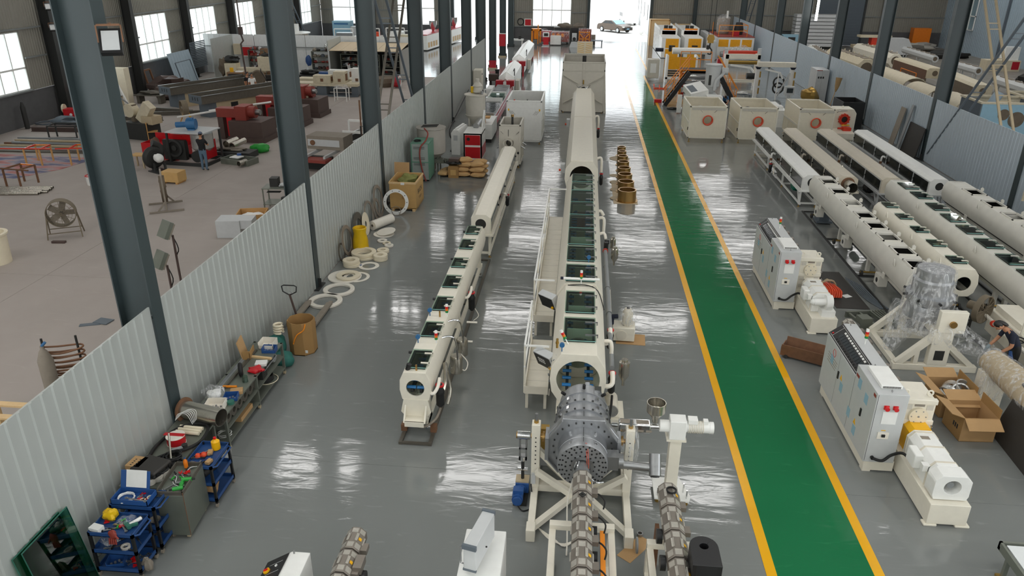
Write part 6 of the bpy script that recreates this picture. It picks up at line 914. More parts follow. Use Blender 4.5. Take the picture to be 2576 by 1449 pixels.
# ================================================================ right foreground: wrapped die head, boxes and odds
t = T('die_stand', 'cream triangular frame carrying the film-wrapped upright die head', 'stand', (8.55, 17.2, 0))
for y in (-.75, .95):
    P(t, 'floor_beam', 'cream', bx(-.95, y-.08, 0, .95, y+.08, .16), bev=.01); P(t, 'post', 'cream', bx(-.2, y-.08, .16, .25, y+.08, 1.05), bev=.01); P(t, 'diagonal', 'cream', bar((-.85, y, .14), (-.1, y, .95), .14)); P(t, 'diagonal', 'cream', bar((.85, y, .14), (.2, y, .7), .12)); P(t, 'post_window', 'dark', bx(-.08, y-.083, .3, .14, y-.079, .55)); P(t, 'inner_post', 'cream', bx(-.5, y-.06, .16, -.4, y+.06, .55))
P(t, 'tie_beam', 'cream', bx(-.9, -.75, .02, -.76, .95, .14)); P(t, 'tie_beam', 'cream', bx(.76, -.75, .02, .9, .95, .14)); P(t, 'deck_beam', 'cream', bx(-.15, -.75, .88, .2, .95, 1.02)); P(t, 'yoke', 'cream', bx(-.15, -.85, 1.02, .45, -.7, 1.55), bev=.01); P(t, 'pivot', 'bronze', cy((.15, -.9, 1.25), (.15, -.7, 1.25), .08, 14))
t = T('pipe_die', 'large grey pipe die standing upright and wrapped in clear film', 'die head', (8.5, 17.3, 1.02)); P(t, 'lower_body', 'die_steel', lt([(.0001, 0), (.5, .02), (.52, .1), (.45, .35), (.5, .4), (.5, .5)], n=40)); P(t, 'flange', 'die_steel', cy((0, 0, .5), (0, 0, .6), .54, 40)); P(t, 'upper_body', 'die_steel', lt([(.44, .6), (.44, .95), (.4, 1.0), (.4, 1.22), (.0001, 1.24)], n=40)); P(t, 'centring_bolt', 'black', *[cy((.52*math.cos(R(45*k)), .52*math.sin(R(45*k)), .55), (.62*math.cos(R(45*k)), .62*math.sin(R(45*k)), .55), .03, 10) for k in range(8)])
P(t, 'film', 'film', lt([(.62, -.3), (.6, .1), (.57, .35), (.6, .55), (.5, .75), (.47, 1.1), (.43, 1.25), (.2, 1.3), (.001, 1.32)], n=36))
P(t, 'film', 'film', tb([(.1, -.5, .1), (.5, -.75, -.2), (1.2, -1.0, -.42), (1.45, -1.15, -.5)], [.5, .34, .16, .1], 10, 3)); P(t, 'film', 'film', tb([(-.2, -.4, .1), (-.1, -.8, -.1), (-.05, -.9, -.3)], [.4, .25, .12], 10, 3)); P(t, 'film', 'film', tb([(-.2, .3, .0), (-.5, .1, -.4), (-.8, -.3, -.8)], [.5, .35, .12], 10, 3))
t = T('film_roll', 'roll of clear film on blue core held by the bending woman', 'film roll', (9.95, 16.05, .42)); P(t, 'core', 'blue', cy((0, -.1, 0), (.05, .05, .35), .07, 14))
t = T('extruder_barrel', 'brown film-wrapped barrel end pointing away beside the black rubber sheet', 'extruder barrel', (9.1, 15.2, 0)); P(t, 'barrel', 'tan', tb([(0, .05, .95), (.05, -.6, .95), (.1, -2.6, .95)], [.26, .3, .32], 18)); P(t, 'pedestal', 'cream', bx(-.28, -.35, 0, .2, -.05, .8)); P(t, 'film', 'film', tb([(0, .1, .96), (.05, -.6, .96), (.1, -2.6, .96)], [.28, .33, .35], 18)); P(t, 'film', 'film', blob((-.05, -.2, .5), (.7, .6, .9), .12, 4))
S('rubber_sheet', 'large black rubber sheet leaning in front of the wrapped barrel', 'sheet', 'dark_panel', xf(bx(-.012, -2.2, 0, .012, 0, 1.25), (0, 0, 0), (0, R(14), 0)), loc=(8.68, 13.85, 0), rz=-2)
def carton(lab, loc, w, d, h, rz=0, flaps=((1, 60), (1, 70), (1, 20), (1, 25))):
    t = T('cardboard_box', lab, 'box', loc, rz, 'open cartons on the right'); g = .012
    P(t, 'side', 'cardboard', bx(-w/2, -d/2, 0, w/2, -d/2+g, h)); P(t, 'side', 'cardboard', bx(-w/2, d/2-g, 0, w/2, d/2, h)); P(t, 'side', 'cardboard_dark', bx(-w/2, -d/2+g, 0, -w/2+g, d/2-g, h)); P(t, 'side', 'cardboard', bx(w/2-g, -d/2+g, 0, w/2, d/2-g, h)); P(t, 'bottom', 'cardboard_dark', bx(-w/2, -d/2, 0, w/2, d/2, g))
    P(t, 'flap', 'cardboard', xf(bx(-w/2, -g, 0, w/2, 0, w*.42), (0, -d/2+g, h), (R(flaps[0][1]+60), 0, 0))); P(t, 'flap', 'cardboard', xf(bx(-w/2, 0, 0, w/2, g, w*.42), (0, d/2-g, h), (R(-flaps[1][1]), 0, 0))); P(t, 'flap', 'cardboard', xf(bx(-g, -d/2, 0, 0, d/2, w*.45), (-w/2+g, 0, h), (0, R(-flaps[2][1]-50), 0))); P(t, 'flap', 'cardboard_dark', xf(bx(0, -d/2, 0, g, d/2, w*.3), (w/2-g, 0, h), (0, R(flaps[3][1]-25), 0))); return t
t = carton('open cardboard carton nearest the black rubber sheet, nearly empty', (8.2, 13.85, 0), .68, .7, .55, 3); P(t, 'print_mark', 'dark', *[bx(-.344, -.2+.07*k, .2, -.341, -.16+.07*k, .3) for k in range(3)])
carton('open cardboard carton filled with silver duct parts', (8.15, 14.75, 0), .66, .78, .55, 3); S('steel_bracket', 'small steel bracket inside the nearly empty carton', 'bracket', 'steel', bar((-.1, -.1, .01), (.12, .15, .06), .06, .02), loc=(8.1, 13.9, .015))
for i in range(5): S('duct_part', 'curved silver duct part in the second carton', 'duct', 'foil', xf(rg((0, 0, 0), 'x', .2, .17, .1+.05*(i % 3), 20), (0, 0, .22), (R(20*i), R(25*i-40), R(30*i))), loc=(8.0+.09*i, 14.6+.08*(i % 3), .12+.05*i), group='silver duct parts')
S('steel_trough', 'long rusty steel trough behind the near extruder cabinet', 'trough', 'rust', pz([(-.2, .06), (.2, .06), (.27, .38), (.25, .38), (.18, .08), (-.18, .08), (-.25, .38), (-.27, .38)], 'y', -.62, .62), bx(-.2, -.64, .06, .2, -.62, .3), bx(-.2, .62, .06, .2, .64, .3), loc=(5.75, 16.6, 0), rz=-118); P(bpy.data.objects['steel_trough'], 'wheel', 'dark', *[cy((x-.02, y, .05), (x+.02, y, .05), .05, 10) for x in (-.2, .2) for y in (-.5, .5)])
# pedestal fan with drum
t = T('pedestal_fan', 'dusty industrial fan on a stand behind the wrapped die head', 'fan', (10.05, 17.95, 0), 35); P(t, 'guard', 'fan_dust', rg((0, -.1, 1.0), 'y', .36, .34, .14, 28), *[bar((.35*math.cos(R(30*k)), -.17, 1.0+.35*math.sin(R(30*k))), (-.35*math.cos(R(30*k)), -.17, 1.0-.35*math.sin(R(30*k))), .008) for k in range(6)]); P(t, 'blade', 'fan_dust', *[xf(bx(.05, -.02, -.07, .3, 0, .07), (0, -.1, 1.0), (R(20), R(120*k), 0)) for k in range(3)]); P(t, 'motor', 'fan_dust', cy((0, -.05, 1.0), (0, .25, 1.0), .11, 14)); P(t, 'pole', 'dark', cy((0, .1, .05), (0, .1, .95), .025, 8)); P(t, 'base', 'grey_steel', bar((-.35, .1, .03), (.35, .1, .03), .06), bar((0, -.25, .03), (0, .45, .03), .06)); P(t, 'cable', 'rubber', tb([(.05, .15, .9), (.15, .2, .5), (.1, .25, .05)], .012, 5, 4))
# floor mat with red hose bundle
S('rubber_mat', 'dark rubber mat lying right of the farther extruder', 'mat', 'dark_panel', bx(-.45, -1.35, 0, .45, 1.35, .012), loc=(7.75, 21.1, 0), rz=1)
t = T('hose_bundle', 'bundle of orange-red hoses tied with tan strap on the mat', 'hose', (7.38, 20.75, .012), 0)
for k in range(10): P(t, 'hose', 'orange', tb([(-.32+.06*k, -.42, .05), (-.3+.06*k, -.3, .2), (-.28+.05*k, 0, .22+.02*(k % 3)), (-.25+.04*k, .4, .14), (-.22+.03*k, .7, .06)], .028, 6, 4))
P(t, 'strap', 'tan', tb([(-.32, .05, .02), (-.2, .02, .34), (.1, .05, .36), (.26, .1, .02)], .03, 6, 4), tb([(-.2, .35, .03), (0, .3, .32), (.2, .5, .05)], .025, 6, 4)); S('paper_sheet', 'white paper tag lying on the mat beside the hoses', 'paper', 'paper', bx(-.12, -.1, 0, .12, .1, .002), loc=(7.85, 20.6, .013), rz=25)
for k in range(6): S('cable_strip', 'dark grey cable strip beside the mat, %s the aisle' % ('nearest', 'second from', 'third from', 'fourth from', 'fifth from', 'farthest from')[k], 'strip', 'slate', tb([(.1*k*.5, 1.1-.1*k, .015), (.06*k, .2, .02), (.1+.05*k, -.6, .03), (.3+.04*k, -1.1, .015)], .018, 5, 4), loc=(8.25, 20.9, 0), group='dark cable strips')
t = T('steel_rack_frame', 'grey steel step frame lying between the extruders', 'frame', (8.0, 18.95, 0), 12)
for k in range(4): P(t, 'rung', 'grey_steel', bx(-.5+.3*k, -.35, .08, -.44+.3*k, .35, .14))
P(t, 'rail', 'grey_steel', bx(-.55, -.4, 0, .55, -.34, .16)); P(t, 'rail', 'grey_steel', bx(-.55, .34, 0, .55, .4, .16)); P(t, 'pocket', 'grey_steel', bx(-.55, -.4, .16, -.25, -.1, .3)); P(t, 'grating', 'grey_steel', *[bx(.1+.08*k, -.34, .16, .14+.08*k, .34, .18) for k in range(5)])
# white tank and pipes at the right edge
t = T('vacuum_tank', 'cream tank with raised glass hatch at the right frame edge', 'vacuum tank', (10.75, 13.6, 0)); P(t, 'body', 'cream', bx(-.3, 0, .3, .35, 4.6, .9), bev=.02); P(t, 'top_box', 'cream', bx(-.22, 3.3, .9, .3, 4.5, 1.05), bev=.01); P(t, 'hatch', 'glass', bx(-.05, 2.5, 1.12, .5, 3.1, 1.14)); P(t, 'hatch_bracket', 'cream', *[tb([(-.3, y, .9), (-.3, y, 1.2), (.1, y, 1.2)], .03, 6) for y in (2.5, 3.1)]); P(t, 'side_pipe', 'plastic_white', tb([(-.42, 4.5, .75), (-.45, 3.9, .75), (-.45, 0, .7)], .05, 10)); P(t, 'pipe_clamp', 'orange_red', *[rg((-.45, y, .74), 'y', .08, .05, .06, 12) for y in (4.0, 2.2)]); P(t, 'hose', 'rubber', tb(wire((-.42, 2.9, .8), .12, 1.5, .1, 12, 3), .015, 5)); P(t, 'legs', 'cream2', bx(-.25, .2, 0, .3, .4, .3), bx(-.25, 4.1, 0, .3, 4.3, .3)); P(t, 'floor_rail', 'dark_steel', bx(-.5, -1, 0, -.44, 5.2, .05))
t = T('steel_table', 'white-topped steel table at the bottom right corner', 'table', (7.35, 8.9, 0), 0); P(t, 'top', 'white_panel', bx(-.5, -.9, .6, .9, .85, .62)); P(t, 'rim', 'grey_steel', bx(-.58, -.95, .57, -.54, .92, .64), bx(-.58, .88, .57, .95, .92, .64)); P(t, 'frame', 'grey_steel', bx(-.58, -.95, .5, -.5, .92, .57), bx(-.58, .86, .5, .95, .92, .57))
for y in (-.7, .7): P(t, 'leg', 'grey_steel', bx(-.54, y-.03, .1, -.48, y+.03, .5)); P(t, 'foot', 'brass', bx(-.6, y-.06, .1, -.5, y+.06, .14), cy((-.55, y, 0), (-.55, y, .1), .02, 8))
# bronze sleeves on plywood
t = S('plywood_sheet', 'pale plywood sheet under the bronze sleeves', 'plywood', 'board_tan', bx(-.5, -1.6, 0, .45, 1.6, .01), loc=(1.95, 30.4, 0)); t = S('steel_sheet', 'thin grey sheet lying left of the bronze sleeves', 'sheet', 'mid_grey', bx(-.42, -1.5, 0, .42, 1.5, .006), loc=(1.0, 34.1, 0))
for i, (y, r) in enumerate(((29.25, .36), (30.5, .33), (31.65, .3), (32.75, .28), (33.85, .26), (34.9, .24), (35.85, .2), (36.7, .2))):
    t = T('bronze_sleeve', 'bronze sizing sleeve, %s of the row beside the walkway' % ORD[i], 'sleeve', (1.98+.012*i, y, .01 if i < 3 else 0), 0, 'bronze sleeves in a row'); P(t, 'wall', 'bronze', rg((0, 0, .235), 'z', r, r-.045, .43, 36)); P(t, 'flange', 'bronze', rg((0, 0, .01), 'z', r+.07, r-.02, .02, 36))
    if i in (0, 1, 2, 3, 6): S('round_blank', 'flat round plate beneath the bronze sleeve, %s of five' % ORD[(0, 1, 2, 3, 6).index(i) if i in (0, 1, 2, 3, 6) else 0], 'plate', 'tan', cy((0, 0, .0), (0, 0, .012), r*.8 if i != 6 else .48, 28), loc=(1.98-(.36 if i != 6 else .02), y+.25, .01 if i < 3 else 0), group='round plates by the sleeves')
# leaning sheets, broom and cabinet at the right partition
S('leaning_board', 'narrow brown board leaning on the right partition', 'board', 'dusty', xf(bx(-.02, -.3, 0, .02, .3, 2.0), (0, 0, 0), (0, R(9), 0)), loc=(16.1, 40.6, 0)); S('leaning_channel', 'grey steel channel leaning on the right partition', 'channel', 'mid_grey', xf(bx(-.03, -.12, 0, .03, .12, 2.3), (0, 0, 0), (0, R(9), 0)), loc=(16.08, 39.6, 0)); S('black_sheet', 'black sheet leaning on the right partition beside the channel', 'sheet', 'dark_panel', xf(bx(-.02, -.9, 0, .02, .9, 1.5), (0, 0, 0), (0, R(9), 0)), loc=(16.2, 38.6, 0))
t = T('power_cabinet', 'tall pale power cabinet with red notice by the right partition', 'cabinet', (15.9, 53.4, 0)); P(t, 'body', 'light_grey', bx(-.35, 0, 0, .45, 1.6, 2.1)); P(t, 'notice', 'cap_red', bx(-.3, -.01, .25, -.1, 0, .65)); P(t, 'top_edge', 'red_oxide', bx(-.36, -.01, 2.05, .0, .0, 2.1)); P(t, 'lettering_plate', 'dark', *[bx(-.25+.15*k, -.008, 1.55, -.15+.15*k, 0, 1.68) for k in range(3)]); P(t, 'door_seam', 'mid_grey', bx(.0, -.006, .05, .008, 0, 2.05))
t = T('straw_broom', 'straw broom leaning on the right partition', 'broom', (15.75, 50.4, 0)); P(t, 'handle', 'wood', cy((0, 0, 0), (.3, .2, 1.2), .02, 8)); P(t, 'bristles', 'straw', tb([(.3, .2, 1.15), (.36, .24, 1.5), (.42, .3, 2.0)], [.04, .14, .2], 10, 3)); P(t, 'bristles_band', 'rust', cy((.3, .2, 1.15), (.31, .21, 1.2), .05, 8))
t = S('black_bin', 'black open steel bin behind the red-clamped cutter', 'bin', 'black', bx(-.6, 0, .0, .6, .04, 1.5), bx(-.6, .04, 0, -.56, 1.8, 1.5), bx(.56, .04, 0, .6, 1.8, 1.5), bx(-.6, 1.76, 0, .6, 1.8, 1.5), loc=(15.3, 44.6, 0))
# ================================================================ far end of the centre bay
t = T('plastic_granulator', 'red and white extruder unit with round black port behind the sacks', 'extruder', (-5.0, 35.05, 0)); P(t, 'frame', 'white', bx(-.43, 0, 0, .43, .06, 1.24), bx(-.43, 0, 0, -.37, 1.5, 1.24), bx(.37, 0, 0, .43, 1.5, 1.24), bx(-.43, 0, 1.18, .43, 1.5, 1.26), bx(-.43, 1.44, 0, .43, 1.5, 1.24)); P(t, 'front_panel', 'red', bx(-.36, -.015, .08, .36, 0, .6)); P(t, 'front_panel', 'red', bx(-.36, -.015, .7, .36, 0, 1.16)); P(t, 'port', 'black', cy((-.2, -.02, .98), (-.2, .0, .98), .08, 16)); P(t, 'side_panel', 'machine_red', bx(.43, .1, .1, .445, 1.4, .6)); P(t, 'tall_plate', 'white', bx(.36, 1.3, 1.2, .44, 1.38, 2.1), bar((.4, .2, 1.26), (.4, 1.3, 2.05), .06)); P(t, 'barrel', 'steel', cy((0, 1.2, 1.35), (0, 2.6, 1.35), .14, 14))
t = T('white_console', 'white slanted console with grey plate left of the red machine', 'console', (-5.95, 35.9, 0), -8); P(t, 'body', 'white', pz([(-.22, 0), (.22, 0), (.22, 1.05), (.12, 1.2), (-.12, 1.2), (-.22, 1.05)], 'y', 0, 1.5)); P(t, 'plate', 'light_grey', bx(-.1, -.012, .7, .1, 0, .95)); P(t, 'top_rail', 'white', bx(-.05, .1, 1.2, .05, 1.4, 1.27))
t = T('hopper_dryer', 'cream hopper dryer with cone bottom on legs behind the red machine', 'hopper', (-5.3, 38.4, 0)); P(t, 'drum', 'beige', lt([(.1, .85), (.5, 1.45), (.52, 1.5), (.5, 1.52), (.5, 2.45), (.57, 2.47), (.57, 2.52), (.0001, 2.55)], n=28)); P(t, 'loader', 'beige', lt([(.12, 2.55), (.24, 2.6), (.2, 2.85), (.26, 2.9), (.1, 3.1), (.1, 3.25)], (.1, .1, 0), 16)); P(t, 'sight_glass', 'yellow_bag', cy((-.15, .2, 2.55), (-.15, .2, 2.85), .12, 12)); P(t, 'clamp', 'steel', cy((.35, -.2, 2.55), (.35, -.2, 2.7), .07, 8))
for a in (45, 135, 225, 315): P(t, 'leg', 'beige', bar((.42*math.cos(R(a)), .42*math.sin(R(a)), 0), (.42*math.cos(R(a)), .42*math.sin(R(a)), 1.5), .06))
P(t, 'outlet', 'steel', cy((0, 0, .6), (0, 0, .88), .12, 12))
S('wall_cable', 'black hose running along the partition foot to the hopper', 'hose', 'rubber', tb([(-7.2, 49, 1.0), (-7.15, 45, .6), (-7.1, 41, .1), (-6.5, 38.5, .04), (-6.3, 36.5, .03)], .03, 6, 5))
t = T('film_line_base', 'white calibration table with drawers behind the red machine', 'calibration table', (-5.0, 38.6, 0)); P(t, 'body', 'white', bx(-.2, 0, .2, .5, 2.4, .95)); P(t, 'door_seam', 'mid_grey', *[bx(.5, .4+.5*k, .25, .505, .41+.5*k, .9) for k in range(4)]); P(t, 'wooden_step', 'wood', bx(-.1, .3, 1.2, .35, .8, 1.26), cy((.1, .5, .95), (.1, .5, 1.2), .03, 6)); P(t, 'castor', 'dark', bx(-.15, .1, 0, .45, .3, .2), bx(-.15, 2.1, 0, .45, 2.3, .2))
t = T('calibration_table', 'long red-sided calibration table with chrome plates and cylinders', 'calibration table', (-5.15, 41.2, 0)); P(t, 'bed', 'machine_red', bx(-.5, 0, .25, .5, 10.2, .85)); P(t, 'top', 'chrome', bx(-.5, 0, .85, .5, 10.2, .9))
for k in range(9): P(t, 'vacuum_plate', 'chrome', bx(-.42, .3+.42*k, .9, .42, .6+.42*k, 1.02))
for k in range(6): P(t, 'vacuum_plate', 'steel', bx(-.42, 7.0+.5*k, .9, .42, 7.34+.5*k, 1.06))
P(t, 'glass_basin', 'glass', bx(-.45, 4.3, .9, .45, 6.4, 1.1)); P(t, 'basin_rim', 'white', bx(-.5, 4.2, .9, .5, 4.3, 1.15), bx(-.5, 6.4, .9, .5, 6.5, 1.15)); P(t, 'white_frame', 'white', *[bar(p, q, .07) for p, q in (((-.8, 5.9, 0), (-.8, 5.9, 1.35)), ((-.8, 5.9, 1.35), (-.3, 5.9, 1.35)), ((-.3, 5.9, 1.35), (-.5, 4.8, 1.0)))]); P(t, 'side_box', 'white', bx(-.85, 7.2, .7, -.45, 8.6, 1.2)); P(t, 'legs', 'white', *[bx(-.5, y, 0, .5, y+.12, .25) for y in (.2, 3.4, 6.8, 9.8)]); P(t, 'chrome_rod', 'chrome', bar((.52, .2, .7), (.52, 10, .7), .05)); 
for y in (6.4, 15.6): t = T('vacuum_separator', 'black upright separator cylinder beside the red line, '+('near one' if y < 10 else 'far one'), 'cylinder', (-6.1, 40.2+y, 0), 0, 'black separators'); P(t, 'tube', 'black', cy((0, 0, .4), (0, 0, 1.3), .14, 12), cy((0, 0, 1.3), (0, 0, 1.4), .17, 12)); P(t, 'stand', 'white', bx(-.1, -.1, 0, .1, .1, .4))
def hauler(lab, y0, L, hood):
    t = T('profile_haul_off', lab, 'haul-off machine', (-5.15, y0, 0)); P(t, 'bed', 'white', bx(-.5, .5, .3, .5, L, 1.0)); P(t, 'hood', 'white', *[([(-.5, y, 1.0), (-.5, y, 1.25), (0, y, 1.6), (.5, y, 1.25), (.5, y, 1.0)]) and pz([(-.52, 1.0), (.52, 1.0), (.52, 1.3), (.05, 1.62), (-.05, 1.62), (-.52, 1.3)], 'y', a, b) for y, a, b in ((0, 1.0, L),)]); P(t, 'hood_nose', 'white', ([(-.52, 1.0, 1.0), (.52, 1.0, 1.0), (.52, 1.0, 1.3), (0, 1.0, 1.62), (-.52, 1.0, 1.3), (0, .2, 1.32), (-.3, .3, 1.05), (.3, .3, 1.05)], [(3, 4, 5), (2, 3, 5), (4, 1 if False else 0, 6, 5), (1, 2, 5, 7), (6, 7, 5), (0, 1, 7, 6)]))
    P(t, 'gear_box', 'machine_red', bx(-.62, .0, .85, -.06, .5, 1.2)); P(t, 'gear_box', 'machine_red', bx(.06, .0, .85, .62, .5, 1.2)); P(t, 'legs', 'machine_red', *[bx(s*.42-.06, y, 0, s*.42+.06, y+.2, .95) for s in (-1, 1) for y in (.3, L-.5)]); P(t, 'bracket', 'white', bx(-.1, -.1, .7, .1, .1, 1.15)); P(t, 'control_box', 'beige', bx(.55, L*.25, .2, .8, L*.25+1.0, .95)); P(t, 'hose', 'rubber', tb([(.3, L*.4, 1.4), (.45, L*.3, 1.7), (.5, L*.2, 1.2)], .03, 6, 4))
hauler('white hooded haul-off with red gear boxes, nearer of two on the red line', 51.8, 7.5, 1); hauler('long white hooded haul-off with red gear boxes, farther of two', 62.0, 12.5, 1)
t = T('switch_cabinet', 'tall narrow cream switch cabinet against the partition end', 'cabinet', (-7.1, 52.2, 0)); P(t, 'body', 'cream', bx(-.25, 0, .05, .3, 1.1, 1.78)); P(t, 'button', 'cap_red', cy((.31, .5, 1.3), (.3, .5, 1.3), .04, 8)); P(t, 'display', 'dark', bx(.3, .35, 1.42, .306, .65, 1.55)); S('wooden_case', 'small brown wooden case beside the cream switch cabinet', 'box', 'brown_steel', bx(-.3, -.25, .7, .3, .25, 1.15), bx(-.25, -.2, 0, -.2, .2, .7), bx(.2, -.2, 0, .25, .2, .7), loc=(-6.3, 55.2, 0), rz=-10)
for i, (x, y, lab) in enumerate(((-7.65, 66.5, 'red fire box at the foot of the first free column'), (-7.7, 75.0, 'red fire cabinet with white frame on the second free column'))):
    t = T('fire_box', lab, 'fire box', (x, y, .0)); P(t, 'case', 'machine_red', bx(-.3, -.25, 0 if i == 0 else 1.0, .3, -.2+.1, .65 if i == 0 else 2.1)); P(t, 'frame', 'white' if i else 'machine_red', bx(-.34, -.27, .64 if i == 0 else 2.1, .34, -.1, .7 if i == 0 else 2.16)); P(t, 'bolt_ring', 'tan', bx(-.38, -.4, 0, .38, -.27, .12))
# machines in front of the far window
def far_unit(name, lab, x, y, parts, cat='machine'):
    t = T(name, lab, cat, (x, y, 0))
    for q in parts: P(t, q[0], q[1], *q[2:])
    return t
far_unit('conveyor_stand', 'white roller stand below the ladder at the far wall', -7.0, 84, [('frame', 'white', bx(-1.0, 0, .6, .6, .8, .75), bx(-.9, .1, 0, -.8, .7, .6), bx(.4, .1, 0, .5, .7, .6), bx(-.6, .3, .75, -.5, .4, 1.3)), ('motor', 'dark', cy((.2, .3, .75), (.2, .3, 1.1), .15, 10))])
far_unit('pressing_machine', 'orange framed press with red panel by the far window', -4.9, 86.2, [('frame', 'orange_paint', bx(-.8, 0, .2, -.65, .8, 1.6), bx(.1, 0, .2, .25, .8, 1.6), bx(-.8, 0, 1.45, .25, .8, 1.65), cy((-.3, .2, .6), (-.3, .2, 1.6), .25, 12), bx(-.1, -.3, .1, .0, -.2, 2.1)), ('wrapped_body', 'film', blob((.5, .5, 1.0), (1.6, 1.2, 1.3), .1, 2)), ('red_body', 'machine_red', bx(.3, .4, .3, 1.4, 1.2, 1.4))])
far_unit('red_console', 'red and white pedestal console by the far window', -4.05, 85.3, [('panel', 'red', bx(-.28, 0, .1, .28, .3, .9)), ('case', 'white', bx(-.34, 0, .9, .34, .35, 1.35), bx(-.36, -.02, .05, .36, .3, .1)), ('screen', 'dark', bx(-.22, -.02, 1.0, .22, 0, 1.3)), ('foot_mat', 'light_grey', bx(-.4, -1.3, 0, .4, -.2, .02))])
far_unit('wrapped_extruder', 'film-wrapped red extruder with orange rollers by the far window', -2.6, 86.6, [('body', 'red_oxide', bx(-1.0, 0, .3, 1.0, 1.0, 1.3)), ('roller', 'orange_paint', *[cy((-.7+.5*k, -.06, 1.0), (-.7+.5*k, 0, 1.0), .19, 14) for k in range(3)]), ('film', 'film', bx(-1.05, -.08, .25, 1.05, 1.05, 1.4)), ('white_box', 'white', bx(-1.0, -.9, .1, .15, -.3, 1.0)), ('legs', 'dark', bx(-.9, .1, 0, -.7, .9, .3), bx(.7, .1, 0, .9, .9, .3))])
far_unit('winding_stand', 'grey winding stand with flared foot right of the far window', -1.0, 84.3, [('column', 'light_grey', bx(-.25, 0, .2, .25, .5, 1.4), pz([(-.5, 0), (.5, 0), (.28, .6), (-.28, .6)], 'y', -.2, .6)), ('chuck', 'dark', cy((0, -.1, .85), (0, 0, .85), .18, 12), bx(-.4, -.1, .55, .4, .1, .68)), ('lamp_post', 'dark', cy((-.4, .5, .3), (-.4, .5, 1.9), .08, 8))])
far_unit('orange_cradle', 'orange cross-braced frame at the gateway side', .1, 86.0, [('side_frame', 'orange_paint', *[bar(a, b, .08) for a, b in (((-.6, 0, 0), (-.6, 0, 1.4)), ((.5, 0, 0), (.5, 0, 1.4)), ((-.6, 0, 1.4), (.5, 0, 1.4)), ((-.6, 0, .1), (.5, 0, 1.3)), ((.5, 0, .1), (-.6, 0, 1.3)), ((-.6, 0, .7), (.5, 0, .7)), ((-.6, .8, 0), (-.6, .8, 1.4)), ((.5, .8, 0), (.5, .8, 1.4)), ((-.6, 0, 1.4), (-.6, .8, 1.4)), ((.5, 0, 1.4), (.5, .8, 1.4)))]), ('wrap', 'film', bx(-.7, .9, .2, .8, 1.8, 1.7)), ('red_body', 'red_oxide', bx(-.6, 1.0, .3, .7, 1.7, 1.6))])
far_unit('steel_pallet', 'low dark steel pallet just inside the right gateway', 1.2, 88, [('deck', 'slate', bx(-.9, -.6, .35, .9, .6, .42)), ('legs', 'slate', bx(-.85, -.55, 0, -.75, .55, .35), bx(.75, -.55, 0, .85, .55, .35)), ('stump', 'dusty', cy((-.2, .9, 0), (-.2, .9, .9), .3, 12))]); far_unit('scrap_rack', 'rack of scrap beams under the far window', -1.0, 89.8, [('rack', 'rail_steel', bx(-2.4, 0, 1.5, 1.2, .6, 1.56), *[bx(x, 0, 0, x+.08, .6, 1.5) for x in (-2.4, -.6, 1.1)]), ('scrap', 'dusty', blob((-1.2, .3, 1.75), (1.6, .5, .5), .3, 3), blob((.4, .3, 1.75), (1.2, .5, .5), .3, 5))]); t = far_unit('fire_hose_box', 'red and white hose box on the far wall beside black hose', -6.4, 90.75, [('case', 'white', bx(-.42, 0, 1.55, .42, .2, 2.35)), ('door', 'red', bx(-.33, -.02, 1.63, .33, 0, 2.27)), ('hose', 'rubber', tor((-.85, .08, 2.0), 'y', .35, .05, 18, 6))], 'hose box')
# white and yellow cabinets
def ycab(lab, x0, x1, y):
    t = T('machine_enclosure', lab, 'machine enclosure', ((x0+x1)/2, y, 0), 0, 'white enclosures with yellow doors'); h = (x1-x0)/2; w = h-.06
    P(t, 'body', 'white', bx(-h, 0, .05, h, 3.2, 1.88)); P(t, 'body', 'white', bx(-h, 3.2, .05, h, 9.5, 2.3)); P(t, 'film', 'film', bx(-h-.02, 3.2, .05, -h-.01, 9.5, 2.3)); P(t, 'door', 'wrap_yellow', bx(-w+.3, -.02, .95, w-.1, 0, 1.8)); P(t, 'door', 'wrap_yellow', bx(-w+.3, -.02, .1, w-.1, 0, .86)); P(t, 'handle_recess', 'dark', bx(-.15, -.03, 1.05, .4, -.02, 1.2)); P(t, 'top_hatch', 'orange_paint', bx(-.5, 3.3, 2.3, .7, 3.34, 2.45), bx(-.6, 3.2, 1.9, .7, 3.22, 2.25)); P(t, 'fan_motor', 'dark', cy((-.1, 5, 2.3), (-.1, 5, 2.6), .2, 12), cy((.4, 5.4, 2.3), (.4, 5.4, 2.55), .2, 12)); P(t, 'roof_rim', 'white', bx(-h, 3.2, 2.3, -h+.08, 9.5, 2.5), bx(h-.08, 3.2, 2.3, h, 9.5, 2.5))
ycab('white enclosure with two yellow doors, the left one by the walkway', 7.42, 9.15, 76.2); ycab('white enclosure with two yellow doors, the middle one', 9.58, 11.3, 76.5)
t = T('wooden_packing_case', 'tall plywood packing case behind the left yellow enclosure', 'crate', (8.0, 87.2, 0)); P(t, 'board', 'pale_wood', bx(-.9, 0, 0, 1.2, 1.6, 2.7)); P(t, 'batten', 'wood', bx(-.9, -.04, 0, -.8, 0, 2.7), bx(1.1, -.04, 0, 1.2, 0, 2.7), bx(-.9, -.04, 2.6, 1.2, 0, 2.7)); S('wooden_packing_case', 'lower plywood packing case behind the middle enclosure', 'crate', 'pale_wood', bx(-.9, 0, 0, .9, 1.5, 2.2), loc=(10.6, 87.4, 0))
t = T('machine_enclosure', 'large white enclosure with three yellow windows and railed roof', 'machine enclosure', (14.2, 75.8, 0)); P(t, 'body', 'white', bx(-1.7, 0, .05, 1.7, 5.5, 2.05)); P(t, 'side_wall', 'light_grey', bx(-2.2, -.5, .05, -1.72, 8, 2.0))
